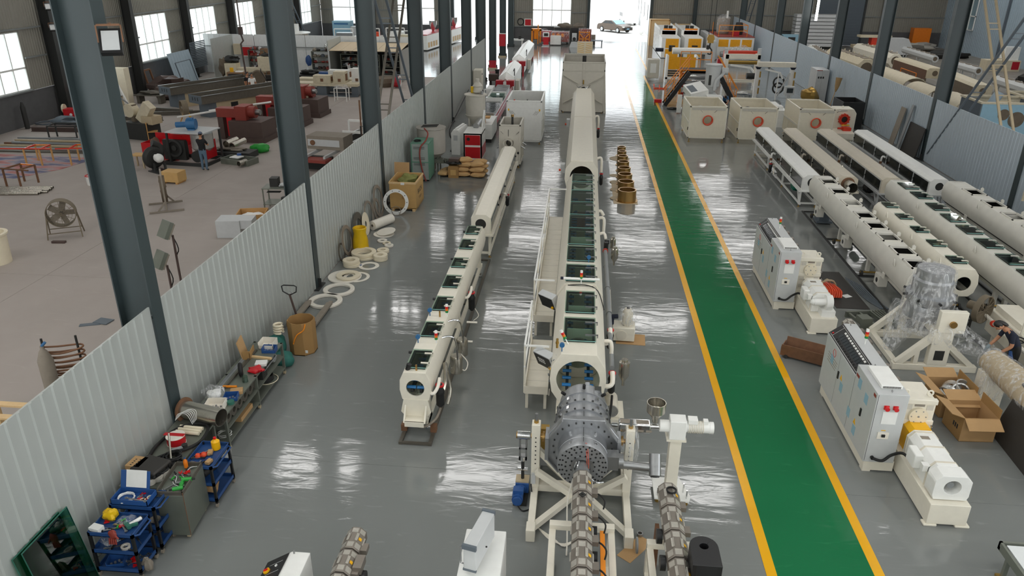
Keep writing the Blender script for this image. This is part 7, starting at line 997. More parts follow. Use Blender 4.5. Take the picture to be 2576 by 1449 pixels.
for k in range(3): P(t, 'yellow_window', 'wrap_yellow', bx(-1.55+1.07*k, -.02, 1.2, -.65+1.07*k, 0, 1.85))
P(t, 'trim_rail', 'red_oxide', bx(-1.72, -.05, 2.05, 1.72, 5.5, 2.1)); P(t, 'railing', 'orange_paint', *[bar((x, y, 2.1), (x, y, 3.1), .05) for x in (-1.6, -.3, 1.0) for y in (.2, 4)], *[bar((-1.6, .2, z), (1.0, .2, z), .05) for z in (2.6, 3.1)], *[bar((1.0, .2, z), (1.0, 4, z), .05) for z in (2.6, 3.1)]); P(t, 'vessel', 'dusty', lt([(.5, 2.1), (.6, 2.3), (.6, 3.4), (.55, 3.5), (.0001, 3.55)], (-.8, 3, 0), 20)); P(t, 'vessel_wrap', 'film', lt([(.62, 2.3), (.64, 3.6), (.2, 3.9)], (-.8, 3, 0), 20)); P(t, 'feeder', 'white', cy((-.5, 3, 3.5), (-.5, 3, 4.2), .1, 10)); P(t, 'black_bin', 'black', lt([(.4, 2.1), (.45, 2.6), (.3, 3.2)], (.6, 2.4, 0), 14)); P(t, 'red_cover', 'machine_red', bx(-.2, .8, 2.1, .4, 1.5, 2.5)); P(t, 'lower_motor', 'steel', cy((-1.4, -.6, .6), (1.2, -.6, .6), .25, 12)); P(t, 'wrapped_head', 'film', blob((.5, -.7, .9), (2.2, 1.0, 1.0), .2, 3)); P(t, 'base', 'light_grey', bx(-1.5, -1.2, 0, 1.6, 0, .35))
S('grey_cabinet_column', 'narrow grey cabinet between the yellow enclosures', 'cabinet', 'light_grey', bx(-.4, 0, 0, .4, .8, 1.8), loc=(11.85, 74.6, 0))
# sheet line with stairs
def stair(lab, x0, x1, y):
    t = T('stair_flight', lab, 'stairs', ((x0+x1)/2, y, 0)); a = x0-(x0+x1)/2; b = -a
    for yy in (0, .75): P(t, 'stringer', 'black', bar((a, yy, 0.05), (b, yy, 2.15), .1, .26)); P(t, 'handrail', 'orange_paint', bar((a-.1*(1 if a > 0 else -1)*-1, yy, 1.0), (b, yy, 3.05), .05), bar((a, yy, .1), (a, yy, 1.0), .04), bar((a*.3, yy, .75), (a*.3, yy, 1.8), .04), bar((a, yy, .5), (b, yy, 2.6), .035))
    for k in range(8): P(t, 'tread', 'black', bx(a+(b-a)*(k+.5)/8-.12, 0, .2+.25*k, a+(b-a)*(k+.5)/8+.12, .75, .23+.25*k))
stair('black stairs with orange handrail rising from the walkway side', 5.45, 6.85, 50.6); stair('black stairs with orange handrail on the partition side', 10.05, 8.75, 51.3)
t = T('roll_platform', 'raised platform with orange railing above the chrome rolls', 'platform', (7.45, 51.6, 0)); P(t, 'deck', 'black', bx(-1.0, 0, 2.1, 1.0, 1.2, 2.18)); P(t, 'railing', 'orange_paint', *[bar((x, 1.1, 2.18), (x, 1.1, 3.2), .045) for x in (-1, -.4, .3, 1)], bar((-1, 1.1, 3.2), (1, 1.1, 3.2), .045), bar((-1, 1.1, 2.7), (1, 1.1, 2.7), .045), bar((-1.3, 0, 2.16), (1.3, 0, 2.16), .06)); P(t, 'post', 'orange_paint', bx(-1.05, .3, 0, -.9, .8, 2.1), bx(.9, .3, 0, 1.05, .8, 2.1)); 
for k in range(3): P(t, 'chill_roll', 'chrome', cy((-.75, .3, .55+.62*k), (.75, .3, .55+.62*k), .29, 24)); P(t, 'roll_end', 'orange_red', cy((-.88, .3, .55+.62*k), (-.75, .3, .55+.62*k), .16, 12))
t = T('hopper_dryer', 'grey hopper dryer in front of the chrome rolls', 'hopper', (8.15, 49.6, 0)); P(t, 'drum', 'light_grey', lt([(.12, 1.05), (.46, 1.5), (.46, 2.75), (.52, 2.77), (.52, 2.82), (.0001, 2.85)], n=24)); P(t, 'duct', 'light_grey', tb([(.1, -.5, 1.3), (.15, -.52, 1.9), (.5, -.3, 2.2), (.75, 0, 2.5)], .1, 10, 4)); P(t, 'blower', 'light_grey', cy((.5, 0, 2.4), (.9, 0, 2.4), .22, 14)); P(t, 'sight_window', 'dark', bx(-.3, -.47, 1.6, -.15, -.44, 2.2)); P(t, 'support', 'light_grey', bx(-.3, -.3, .2, .3, .3, 1.05), bx(-.45, -.45, 0, .45, .45, .2))
t = T('sheet_extruder', 'white sheet extruder with slanted control desk and open doors', 'extruder', (6.9, 46.6, 0)); P(t, 'body', 'white', bx(-.3, .4, .1, 1.6, 3.2, 1.0)); P(t, 'desk', 'white', xf(bx(-.3, 0, 0, .8, 1.4, .4), (.0, .6, 1.05), (R(14), R(-12), R(12)))); P(t, 'desk_keys', 'slate', xf(bx(-.2, .2, .4, .2, 1.1, .41), (.0, .6, 1.05), (R(14), R(-12), R(12)))); 
for k in range(3): P(t, 'door', 'white', bx(-.42-.28*k, .3+.6*k, .05, -.14-.28*k, .36+.6*k, 1.25-.05*k))
P(t, 'motor', 'white', bx(.6, .1, 1.0, 1.5, .9, 1.3)); P(t, 'base', 'light_grey', bx(-.25, .4, 0, 1.55, 3.1, .1))
t = T('film_unwinder', 'white unwinder with yellow panel and dark bars beyond the stairs', 'unwinder', (7.4, 60.8, 0)); P(t, 'frame', 'white', bx(-1.0, 0, 0, -.85, 1.2, 2.0), bx(1.2, 0, 0, 1.35, 1.2, 2.0), bx(-1.0, 0, .25, 1.35, .15, .4)); P(t, 'white_roller', 'white', cy((-.6, .2, 2.35), (2.2, .2, 2.35), .24, 18)); P(t, 'yellow_panel', 'wrap_yellow', bx(-.85, .05, 1.0, 1.2, .1, 1.9)); P(t, 'dark_bar', 'dark', *[bx(-.85, .2, .45+.17*k, 1.2, .3, .55+.17*k) for k in range(3)]); P(t, 'motor', 'navy', cy((-1.9, .2, 2.4), (-1.3, .2, 2.4), .14, 10)); P(t, 'side_cabinet', 'beige', bx(-2.4, 0, .3, -1.5, .8, 1.7), bev=.04); P(t, 'cabinet_plate', 'paper', bx(-2.2, -.02, .7, -1.75, 0, 1.4)); P(t, 'lamp', 'dark', cy((-.8, .1, 2.3), (-.8, .1, 2.75), .12, 10), cy((2.0, .1, 2.5), (2.0, .1, 2.8), .12, 10))
t = T('trim_winder', 'cream winder with grooved roller and red cover beyond the stairs', 'winder', (11.9, 59.5, 0)); P(t, 'frame', 'cream', bx(-1.3, 0, 0, -1.1, 1.0, 2.3), bx(1.0, 0, 0, 1.2, 1.0, 2.3), bx(-1.3, 0, 2.0, 1.2, .2, 2.35), bx(-1.3, .1, .3, 1.2, .3, .5)); P(t, 'grooved_roller', 'brass', cy((-1.1, .2, 1.8), (1.0, .2, 1.8), .2, 16)); P(t, 'chrome_roller', 'chrome', cy((-1.1, .1, 1.95), (1.0, .1, 1.95), .1, 16)); P(t, 'red_cover', 'orange_red', bx(-1.2, 1.4, 1.9, 1.4, 2.0, 2.4)); P(t, 'lamp', 'light_grey', cy((-1.3, .2, 2.35), (-1.3, .2, 2.75), .14, 10), cy((1.1, .2, 2.35), (1.1, .2, 2.75), .14, 10)); P(t, 'motor', 'dark', cy((.4, .3, .75), (1.0, .3, .75), .22, 12)); P(t, 'arm', 'white', bar((-1.0, -.4, 1.6), (.4, -.9, 1.5), .12), bar((.4, -.9, 1.5), (.6, -1.0, 1.2), .12)); P(t, 'red_post', 'machine_red', bx(-1.8, .6, .8, -1.5, 1.0, 1.9))
t = T('gantry_stand', 'pale gantry with two white towers and yellow cylinders by the partition', 'gantry', (13.1, 54.6, 0)); P(t, 'beam', 'cream', bx(-1.2, -.2, 2.1, 1.3, .3, 2.4)); 
for x in (-1.15, 1.15): P(t, 'tower', 'white', bx(x-.12, -.1, 0, x+.12, .2, 2.1)); P(t, 'cylinder', 'brass', *[cy((x+.16, -.15, .3+.55*k), (x+.16, -.15, .7+.55*k), .05, 8) for k in range(3)]); P(t, 'roller_bracket', 'navy', lt([(.12, 1.95), (.22, 2.1)], (x, -.1, 0), 10))
P(t, 'guide_arm', 'white', bar((-.8, -.6, 2.0), (.2, -.7, 1.8), .1), bar((.2, -.7, 1.8), (.4, -.7, 1.4), .1), bar((.1, -.7, 0), (.1, -.7, 1.8), .07)); P(t, 'strut', 'light_grey', bar((.3, -.2, .2), (1.0, 0, 1.7), .08)); P(t, 'reel', 'dark', *[tor((.5, .6, .6+.4*k), 'y', .35, .06, 16, 6) for k in range(2)]); P(t, 'screen_box', 'light_grey', bx(.1, -3.0, .7, .7, -2.7, 1.25), bx(.3, -2.9, 0, .5, -2.75, .7)); P(t, 'screen', 'screen', bx(.2, -3.02, .85, .6, -3.0, 1.15)); S('gear_pile', 'tarnished yellow gear pump beside the gantry tower', 'pump', 'brass', blob((0, 0, .5), (1.1, 1.3, 1.0), .25, 3), loc=(15.2, 53.0, 0)); t = S('side_desk', 'white low desk with papers behind the second haul-off box', 'desk', 'white', bx(-.7, 0, 0, .7, 3.0, .95), loc=(11.0, 44.6, 0)); S('white_book', 'stack of white papers on the low desk', 'papers', 'paper', bx(-.35, -.3, 0, .35, .3, .16), loc=(11.2, 45.3, .95)); S('orange_bracket', 'orange painted bracket lying on the floor by the walkway', 'bracket', 'orange', *[bar(a, b, .06) for a, b in (((-.4, -.2, .03), (.5, -.2, .03)), ((-.4, .2, .03), (.5, .2, .03)), ((-.4, -.2, .03), (-.4, .2, .3)), ((.5, -.2, .03), (.5, .2, .3)), ((0, -.2, .03), (0, .2, .25)))], loc=(5.7, 57.6, 0)); S('floor_tools', 'heap of dark tools on the floor at the stairs foot', 'tools', 'dark', blob((0, 0, .06), (.8, .4, .16), .35, 5), blob((.9, .3, .05), (.5, .3, .12), .35, 6), loc=(5.9, 49.4, 0)); S('red_case', 'small red tool case beside the stairs foot', 'case', 'cap_red', bx(-.25, -.15, 0, .25, .15, .2), loc=(5.1, 51.9, 0)); S('work_table', 'small blue folding table behind the partition-side stairs', 'table', 'slate', bx(-.55, -.3, .42, .55, .3, .46), *[bx(x-.02, y-.02, 0, x+.02, y+.02, .42) for x in (-.5, .5) for y in (-.25, .25)], loc=(10.85, 53.2, 0)); S('white_rag', 'white rag pile on the small folding table', 'rag', 'paper', blob((0, 0, .08), (.7, .4, .2), .3, 5), loc=(10.85, 53.2, .46))
t = T('crane_hook', 'rusty crane hook block hanging on cables over the sheet line', 'crane hook', (8.85, 56.5, 3.4)); P(t, 'block', 'brass', bx(-.2, -.15, 0, .2, .15, .55), rg((0, -.05, .3), 'y', .26, .1, .1, 16)); P(t, 'hook', 'dark', tb([(0, 0, 0), (0, 0, -.3), (.15, 0, -.5), (.1, 0, -.75), (-.12, 0, -.72)], .05, 8, 4)); P(t, 'cable', 'dark', *[cy((x, y, .5), (x*1.3, y, 7.6), .012, 5) for x in (-.15, .15) for y in (-.08, .08)])
# car and tipped bin outside
t = T('sedan_car', 'dark bronze sedan parked outside the open gateway', 'car', (3.9, 103.4, 0), -49); pf = [(-2.45, .35), (-2.4, .75), (-2.2, .95), (-1.6, 1.02), (-.9, 1.42), (.3, 1.44), (1.1, 1.0), (2.1, .88), (2.4, .7), (2.42, .3), (-2.4, .22)]
P(t, 'body', 'car_paint', xf(pz([(-y, z) for y, z in pf], 'y', -.9, .9), (0, 0, 0), (0, 0, R(180))), bev=.06); P(t, 'side_window', 'glass_dark', *[pz([(-1.35, 1.05), (-.8, 1.36), (-.35, 1.38), (-.35, 1.05)], 'y', s*.905, s*.9) for s in (-1, 1)], *[pz([(-.28, 1.05), (-.28, 1.38), (.25, 1.38), (.85, 1.05)], 'y', s*.905, s*.9) for s in (-1, 1)]); P(t, 'windscreen', 'sky_blue', ([(.36, -.75, 1.43), (.36, .75, 1.43), (1.12, .82, 1.02), (1.12, -.82, 1.02)], [(0, 1, 2, 3)])); P(t, 'grille', 'black', bx(2.4, -.6, .35, 2.46, .6, .7)); P(t, 'number_plate', 'sky_blue', bx(2.46, -.22, .45, 2.48, .22, .57)); P(t, 'headlamp', 'paper', bx(2.3, -.85, .68, 2.43, -.55, .8), bx(2.3, .55, .68, 2.43, .85, .8))
for x in (-1.45, 1.5):
    for s in (-1, 1): w = P(t, 'wheel', 'tyre', cy((x, s*.72, .33), (x, s*.92, .33), .33, 20)); P(w, 'rim', 'light_grey', cy((x, s*.9, .33), (x, s*.93, .33), .22, 14))
t = T('parked_van', 'pale van with raised tailgate outside behind the sedan', 'van', (6.1, 115.5, 0), -80); P(t, 'body', 'white', pz([(-2, .3), (2.2, .3), (2.2, .9), (1.2, 1.1), (.6, 1.75), (-2, 1.75)], 'y', -.8, .8)); P(t, 'window', 'glass_dark', bx(-1.7, -.81, 1.1, .3, .81, 1.6)); P(t, 'tailgate', 'light_grey', bx(-2.6, -.7, 1.72, -2, .7, 1.78)); P(t, 'wheel', 'tyre', *[cy((x, y, .32), (x, y+.2, .32), .32, 14) for x in (-1.3, 1.4) for y in (-.85, .65)])
S('drain_pipe', 'white curved pipe on the ground outside the gateway', 'pipe', 'white', tb([(-.3, 1, .9), (0, .5, .8), (.2, 0, .4), (.1, -.3, .2)], .2, 12, 4), loc=(6.9, 99.5, 0))
# ================================================================ left hall workshop
def U(name, lab, cat, loc, rz, *parts, group=None):
    t = T(name, lab, cat, loc, rz, group)
    for q in parts: P(t, q[0], q[1], *q[2:])
    return t
U('gas_cylinder_trolley', 'dusty gas cylinder trolley wound with brown hose behind the partition', 'trolley', (-10.9, 12.9, 0), 20, ('cylinder', 'dusty', lt([(.0001, .1), (.15, .12), (.15, 1.1), (.08, 1.3), (.04, 1.36), (.04, 1.42)], n=18)), ('upright', 'dark', cy((-.05, .2, 0), (-.05, .2, 1.5), .025, 8)), ('upright', 'dark', cy((.6, .2, 0), (.6, .2, 1.5), .025, 8)), ('cross_bar', 'dark', cy((-.05, .2, .4), (.6, .2, .4), .02, 6)), ('hose', 'rust', *[tb([(-.1, .15, .6+.12*k), (.25, .1, .66+.1*k), (.66, .16, .62+.12*k), (.64, .26, .66+.12*k), (.2, .28, .6+.13*k), (-.1, .22, .7+.12*k)], .02, 6, 4) for k in range(6)]), ('valve', 'motor_blue', cy((0, 0, 1.42), (.08, .02, 1.5), .03, 8)))
U('gas_bottle', 'squat dusty gas bottle in front of the cylinder trolley', 'gas bottle', (-10.35, 12.5, 0), 0, ('body', 'dusty', lt([(.0001, 0), (.2, .05), (.22, .2), (.22, .4), (.12, .55), (.0001, .58)], n=18)), ('collar', 'dusty', rg((0, 0, .65), 'z', .12, .1, .16, 16)))
t = T('wooden_pallet', 'pale wooden pallet crate behind the near partition end', 'pallet', (-10.6, 10.2, 0))
for k in range(4): P(t, 'slat', 'pale_wood', bx(-.6, .1+.42*k, .8, .7, .24+.42*k, .84))
for x in (-.55, .6): P(t, 'bearer', 'pale_wood', bx(x-.05, 0, .7, x+.05, 1.5, .8)); P(t, 'upright', 'pale_wood', bx(x-.05, 0, 0, x+.05, .1, .7), bx(x-.05, 1.4, 0, x+.05, 1.5, .7))
S('green_bar', 'bright green bar lying across the wooden pallet crate', 'bar', 'green', bx(-.7, 0, .0, .7, .08, .05), loc=(-10.6, 10.75, .84), rz=4)
U('steel_trolley', 'steel trolley with cardboard scraps behind the nearest column', 'trolley', (-9.3, 13.9, 0), 8, ('top', 'grey_steel', bx(-.35, -.8, .75, .35, .8, .78)), ('scrap', 'cardboard', bx(-.2, .1, .78, .2, .6, .9)), ('wire', 'film', blob((.1, .7, .9), (.3, .3, .2), .2, 3)), *[('leg', 'dark', bx(x-.03, y-.03, 0, x+.03, y+.03, .75)) for x in (-.3, .3) for y in (-.75, .75)])
S('steel_offcuts', 'dark steel offcut plates lying on the left concrete floor', 'offcut', 'slate', ob((0, 0, .01), (.5, .14, .02), 0, 0, 20), ob((.25, .2, .02), (.42, .3, .02), 0, 0, -10), loc=(-12.5, 16.6, 0))
for x, y, h, lab in ((-10, 16.95, 2.6, 'taller'), (-10.05, 16.55, 1.95, 'shorter')): U('lamp_stand', 'work lamp on a rusty pole behind the partition, the %s one' % lab, 'lamp', (x, y, 0), -35, ('pole', 'brown_steel', cy((0, 0, 0), (0, 0, h-.15), .03, 8)), ('housing', 'grey_steel', xf(bx(-.2, -.05, -.22, .2, .05, .22), (-.12, -.1, h), (R(-30), 0, 0))), ('cooling_fin', 'dusty', *[xf(bx(-.19+.075*k, .05, -.2, -.17+.075*k, .09, .2), (-.12, -.1, h), (R(-30), 0, 0)) for k in range(6)]), ('cable', 'rubber', tb([(-.1, 0, h-.1), (.08, .05, h-.5), (-.04, 0, h-.9), (.04, 0, .2)], .015, 5, 4)), ('base', 'brown_steel', bx(-.25, -.25, 0, .25, .25, .04)), group='work lamps on poles')
def drumfan(lab, loc, rz):
    U('drum_fan', lab, 'fan', loc, rz, ('drum', 'fan_dust', rg((0, 0, .82), 'y', .46, .44, .36, 32)), ('grille', 'fan_dust', *[bar((.45*math.cos(R(30*k)), -.17, .82+.45*math.sin(R(30*k))), (-.45*math.cos(R(30*k)), -.17, .82-.45*math.sin(R(30*k))), .012) for k in range(6)], *[rg((0, -.17, .82), 'y', .1*q+.05, .1*q+.04, .01, 24) for q in range(4)]), ('blade', 'dusty', *[xf(bx(.05, -.01, -.1, .4, .01, .1), (0, 0, .82), (R(25), R(72*k), 0)) for k in range(5)]), ('motor', 'dark', cy((0, 0, .82), (0, .2, .82), .12, 12)), *[('leg', 'fan_dust', bar((sx*.46, 0, .8), (sx*.52, sy*.32, 0), .035)) for sx in (-1, 1) for sy in (-1, 1)], ('tie', 'fan_dust', bar((-.5, -.28, .2), (.5, -.28, .2), .025)), ('tie', 'fan_dust', bar((-.5, .28, .2), (.5, .28, .2), .025)))
drumfan('round dusty drum fan standing on the left concrete floor', (-17.35, 22.95, 0), 28)
S('wood_block', 'brown brick lying beside the drum fan', 'brick', 'brown_steel', bx(-.22, -.06, 0, .22, .06, .07), loc=(-17.15, 22.25, 0), rz=5)
U('wheel_fan', 'dusty fan wheel in a square steel stand left of the second column', 'fan', (-15.55, 26.3, 0), 30, ('wheel', 'dust_brown', rg((0, 0, .75), 'x', .5, .42, .2, 28), cy((-.1, 0, .75), (.1, 0, .75), .15, 14)), ('blade', 'dust_brown', *[xf(bx(-.02, -.06, .1, .02, .06, .45), (0, 0, .75), (R(60*k), 0, R(15))) for k in range(6)]), ('stand', 'dusty', *[bar(a, b, .06) for a, b in (((0, -.6, .05), (0, -.6, 1.35)), ((0, .6, .05), (0, .6, 1.35)), ((0, -.6, 1.35), (0, .6, 1.35)), ((-.6, -.6, .04), (.6, -.6, .04)), ((-.6, .6, .04), (.6, .6, .04)), ((-.3, -.6, .05), (0, -.6, .4)), ((.3, .6, .05), (0, .6, .4)), ((0, -.6, .04), (0, .6, .04)))]))
U('plywood_box', 'small plywood box on the left hall floor behind the wheel fan', 'box', (-17.0, 29.7, 0), -6, ('box', 'plywood', bx(-.4, -.3, .08, .4, .3, .5)), ('skid', 'wood', bx(-.35, -.3, 0, -.25, .3, .08), bx(.25, -.3, 0, .35, .3, .08)))
U('plywood_crate', 'open plywood crate of clear bags behind the partition', 'crate', (-11.55, 24.9, 0), 12, *[('side', 'wood', s) for s in (bx(-.5, -.42, 0, .5, -.39, .45), bx(-.5, .39, 0, .5, .42, .45), bx(-.5, -.39, 0, -.47, .39, .45), bx(.47, -.39, 0, .5, .39, .45))], ('filling', 'paper', blob((0, 0, .22), (.9, .7, .36), .2, 4)), ('label', 'paper', bx(-.2, -.425, .28, 0, -.42, .4)))
S('polystyrene_box', 'white polystyrene box in front of the open plywood crate', 'box', 'light_grey', bx(-.5, -.35, 0, .3, .35, .6), bx(.3, -.3, .3, .7, .3, .6), loc=(-11.7, 23.7, 0), rz=8)
U('parts_cart', 'steel cart with dark parts behind the second column', 'cart', (-11.2, 26.7, 0), 5, *[('shelf', 'grey_steel', bx(-.55, -.35, z, .55, .35, z+.03)) for z in (.25, .85)], *[('leg', 'grey_steel', bx(x-.02, y-.02, 0, x+.02, y+.02, .88)) for x in (-.52, .52) for y in (-.32, .32)], ('stack', 'dark', bx(-.3, -.1, .88, 0, .25, 1.2)), ('parts', 'light_grey', blob((.25, 0, .93), (.5, .4, .14), .3, 4)), ('bowl', 'dark', cy((.2, 0, .28), (.2, 0, .45), .16, 14)), ('plate', 'dark', bx(-.4, -.25, .7, .1, -.05, .72)))
U('paint_pail', 'white paint pail with red rim left of the nearest column', 'pail', (-20.2, 28.95, 0), 0, ('body', 'paper', lt([(.17, 0), (.2, .4), (.19, .4), (.16, .02)], n=18)), ('rim', 'cap_red', rg((0, 0, .39), 'z', .21, .18, .03, 18)))
S('white_tub', 'tall white plastic tub at the left frame edge', 'tub', 'plastic_ivory', lt([(.42, 0), (.44, .9), (.5, .92), (.5, .97), (.4, .97), (.38, .1)], n=24), loc=(-17.95, 20.4, 0))
for k in range(8): S('steel_pipe', 'grey steel tube in the floor bundle left of the fans, %s of eight' % ORD[k], 'pipe', 'stainless', rg((0, 0, .05), 'x', .05, .042, 3.0+.2*(k % 3), 12), loc=(-22.9-.1*(k % 2), 27.1+.13*k, 0), rz=8, group='steel tubes on the floor')
m = bpy.data.materials.new('painted_cloth'); m.use_nodes = True; n = m.node_tree.nodes; l = m.node_tree.links; tc = n.new('ShaderNodeTexCoord'); mp = n.new('ShaderNodeMapping'); mp.inputs['Scale'].default_value = (.35, 1, 1); nz = n.new('ShaderNodeTexNoise'); nz.inputs['Scale'].default_value = 1.6; nz.inputs['Detail'].default_value = 7; cr = n.new('ShaderNodeValToRGB'); l.new(tc.outputs['Object'], mp.inputs[0]); l.new(mp.outputs[0], nz.inputs['Vector']); l.new(nz.outputs['Fac'], cr.inputs[0]); l.new(cr.outputs[0], n['Principled BSDF'].inputs['Base Color']); n['Principled BSDF'].inputs['Roughness'].default_value = .85
for p_, c_ in ((.3, '#3d4468'), (.42, '#6a6b86'), (.5, '#a3989b'), (.57, '#b57c77'), (.7, '#8a4a4c')):
    e = cr.color_ramp.elements.new(p_); e.color = lin(c_)+(1,)
cr.color_ramp.elements.remove(cr.color_ramp.elements[0]); cr.color_ramp.elements.remove(cr.color_ramp.elements[-1]); MATS['painted_cloth'] = m
S('paint_cloth', 'paint-stained blue and red cloth on the left hall floor', 'cloth', 'painted_cloth', pz([(-4.6, -1.7), (1.2, -2.2), (2.2, -.5), (2.6, 1.6), (-4.6, 1.9)], 'z', 0, .01), loc=(-25.2, 31.6, 0))
for i, (x, y, rz, lab) in enumerate(((-24.6, 32.0, 5, 'red and yellow angle frame standing on the paint cloth'), (-22.7, 32.3, 12, 'red topped angle frame at the paint cloth edge'), (-23.0, 28.6, -8, 'rusty trestle frame in front of the paint cloth'))): U('angle_trestle', lab, 'frame', (x, y, 0), rz, *[('leg', 'wood' if i < 2 else 'rust', bar((sx*.35, sy*.45, 0), (sx*.35, sy*.45, .75), .06)) for sx in (-1, 1) for sy in (-1, 1)], ('top_rail', 'orange_red' if i < 2 else 'rust', bar((-.35, -.45, .75), (-.35, .45, .75), .06), bar((.35, -.45, .75), (.35, .45, .75), .06), bar((-.9 if i else -1.8, -.45, .78), (.9, -.45, .78), .05)), ('side_rail', 'amber', bar((-.35, .45, .75), (.35, .45, .75), .05)), group='painted angle frames')
for k in range(10): S('steel_bar', 'long steel bar laid behind the paint cloth, %s of ten' % ORD[k], 'steel bar', ('rail_steel', 'mid_grey', 'rust', 'tan')[k % 4], bx(-2.9+.2*(k % 3), -.05, 0, 2.9, .05, .08), loc=(-26.0+.15*(k % 2), 33.9+.27*k, .09 if k % 2 else 0), rz=2-(k % 3), group='long bars on the left floor')
for k, (x, y, L, rz) in enumerate(((-28.2, 38.4, 2.6, 3), (-27.7, 39.0, 2.2, 4), (-26.8, 40.6, 2.6, 2), (-25.3, 41.8, 2.6, 3), (-24.5, 43.5, 3.6, 18), (-24.8, 44.4, 3.0, -12))): S('steel_beam', 'dark steel beam lying by the left wall, %s of six' % ORD[k], 'beam', 'brown_steel' if k < 2 else 'rail_steel', bx(-L/2, -.09, 0, L/2, .09, .03), bx(-L/2, -.02, .03, L/2, .02, .2), bx(-L/2, -.09, .2, L/2, .09, .23), loc=(x, y, 0), rz=rz, group='steel beams by the left wall')
U('welded_cage', 'welded dark box frame standing on the stock', 'frame', (-26.6, 37.0, 0), 8, ('frame', 'dark_steel', *[bar(a, b, .06) for a, b in (((-.7, -.4, 0), (-.7, -.4, .7)), ((.7, -.4, 0), (.7, -.4, .7)), ((-.7, .4, 0), (-.7, .4, .7)), ((.7, .4, 0), (.7, .4, .7)), ((-.7, -.4, .7), (.7, -.4, .7)), ((-.7, .4, .7), (.7, .4, .7)), ((-.7, -.4, .7), (-.7, .4, .7)), ((.7, -.4, .7), (.7, .4, .7)), ((-.7, -.4, .1), (.7, -.4, .1)))]))
U('snail_blower', 'black snail blower with white wrapped motor left of the red machine', 'blower', (-18.75, 31.4, 0), -30, ('volute', 'dark', tor((0, 0, .6), 'x', .34, .16, 20, 10), cy((-.14, 0, .6), (.14, 0, .6), .34, 20)), ('outlet', 'dark', tb([(0, .34, .6), (-.02, .4, 1.0), (-.1, .1, 1.2)], [.16, .14, .16], 12, 3)), ('motor', 'paper', blob((.4, 0, .62), (.5, .4, .42), .1, 4)), ('stand', 'dark_steel', bx(-.1, -.3, 0, .7, .3, .05), bx(.2, -.2, .05, .28, -.12, .4), bx(.5, .12, .05, .58, .2, .4), bx(-.1, -.1, .05, .1, .1, .3)))
U('stool_frame', 'small plywood-topped stool beside the snail blower', 'stool', (-19.7, 31.9, 0), 0, ('seat', 'plywood', bx(-.3, -.25, .55, .3, .25, .6)), *[('leg', 'tan', bx(x-.03, y-.03, 0, x+.03, y+.03, .55)) for x in (-.26, .26) for y in (-.2, .2)])
U('red_machine_cover', 'bright red sheet-metal machine cover on the left floor', 'machine cover', (-19.5, 33.6, 0), -5, ('shell', 'red', bx(-.9, -.3, 0, .9, -.27, .75), bx(-.9, -.27, 0, -.87, .9, .75), bx(.3, -.27, 0, .9, .9, .5), bx(-.9, .87, .2, .9, .9, 1.0)), ('inner', 'machine_red', bx(-.6, .2, 0, .2, .8, .6)), ('rag', 'cloth_brown', blob((-.15, -.3, .72), (.5, .25, .6), .25, 3)))
U('crusher_frame', 'dark belt machine in an angle frame with blue motor on its top sheet', 'machine', (-17.7, 33.1, 0), -6, *[('post', 'dark_steel', bx(x-.04, y-.04, 0, x+.04, y+.04, 1.45)) for x in (-.85, .95) for y in (-.65, .7)], ('top_sheet', 'light_grey', bx(-.9, -.7, 1.45, 1.0, .75, 1.5)), ('base', 'dark_steel', bx(-1.2, -.8, 0, 1.0, -.7, .14), bx(-1.2, .7, 0, 1.0, .8, .14), bx(-1.2, -.7, 0, -1.1, .7, .14), bx(.9, -.7, 0, 1.0, .7, .14)), ('belt_case', 'dark', bx(-1.2, -.55, .2, -.1, -.35, 1.1)), ('flywheel', 'dark_steel', rg((-.6, -.6, .75), 'y', .4, .3, .1, 24), cy((-.6, -.65, .75), (-.6, -.35, .75), .12, 12)), ('lower_pulley', 'dark', cy((.45, -.6, .4), (.45, -.4, .4), .26, 18)), ('hood', 'cap_red', bx(-1.0, -.2, 1.0, 0, .5, 1.3)), ('wrapped_drum', 'foil', lt([(.3, .5), (.5, .7), (.5, 1.35)], (.4, .1, 0), 18)), ('red_panel', 'red', bx(.7, -.3, .2, .75, .6, 1.0)))
U('electric_motor', 'blue geared motor lying on the top sheet of the belt machine', 'motor', (-17.75, 33.1, 1.5), 8, ('motor', 'motor_blue', cy((-.1, 0, .26), (.3, 0, .26), .24, 18), bx(-.05, -.1, .45, .2, .1, .54)), ('gear_neck', 'motor_blue', cy((-.6, 0, .22), (-.1, 0, .24), .13, 14)), ('foot', 'motor_blue', bx(-.05, -.2, 0, .25, .2, .06)))
U('steel_pan', 'shallow steel pan with cloth and pipe on the left floor', 'pan', (-15.6, 33.1, 0), -15, ('pan', 'grey_steel', bx(-.75, -.4, 0, .75, .4, .04), bx(-.75, -.4, .04, .75, -.36, .26), bx(-.75, .36, .04, .75, .4, .26), bx(-.75, -.36, .04, -.71, .36, .26), bx(.71, -.36, .04, .75, .36, .26)), ('pipe', 'stainless', rg((.55, -.5, .2), 'y', .12, .1, .5, 16)), ('cloth', 'paper', bx(-.4, -.2, .26, .1, .2, .3)), ('cup', 'blue', cy((-.2, .25, .26), (-.2, .25, .38), .1, 12)))
U('plate_stack', 'stack of dark steel plates with scrap behind the steel pan', 'plates', (-16.4, 34.4, 0), -4, ('plate', 'dark_steel', bx(-1.2, -.5, 0, 1.0, .4, .28)), ('scrap', 'dusty', blob((-.2, 0, .34), (1.6, .6, .2), .3, 4)), ('tube', 'stainless', rg((-.4, .5, .55), 'y', .16, .13, 1.0, 14), rg((-.05, .5, .5), 'y', .15, .12, 1.2, 14)))
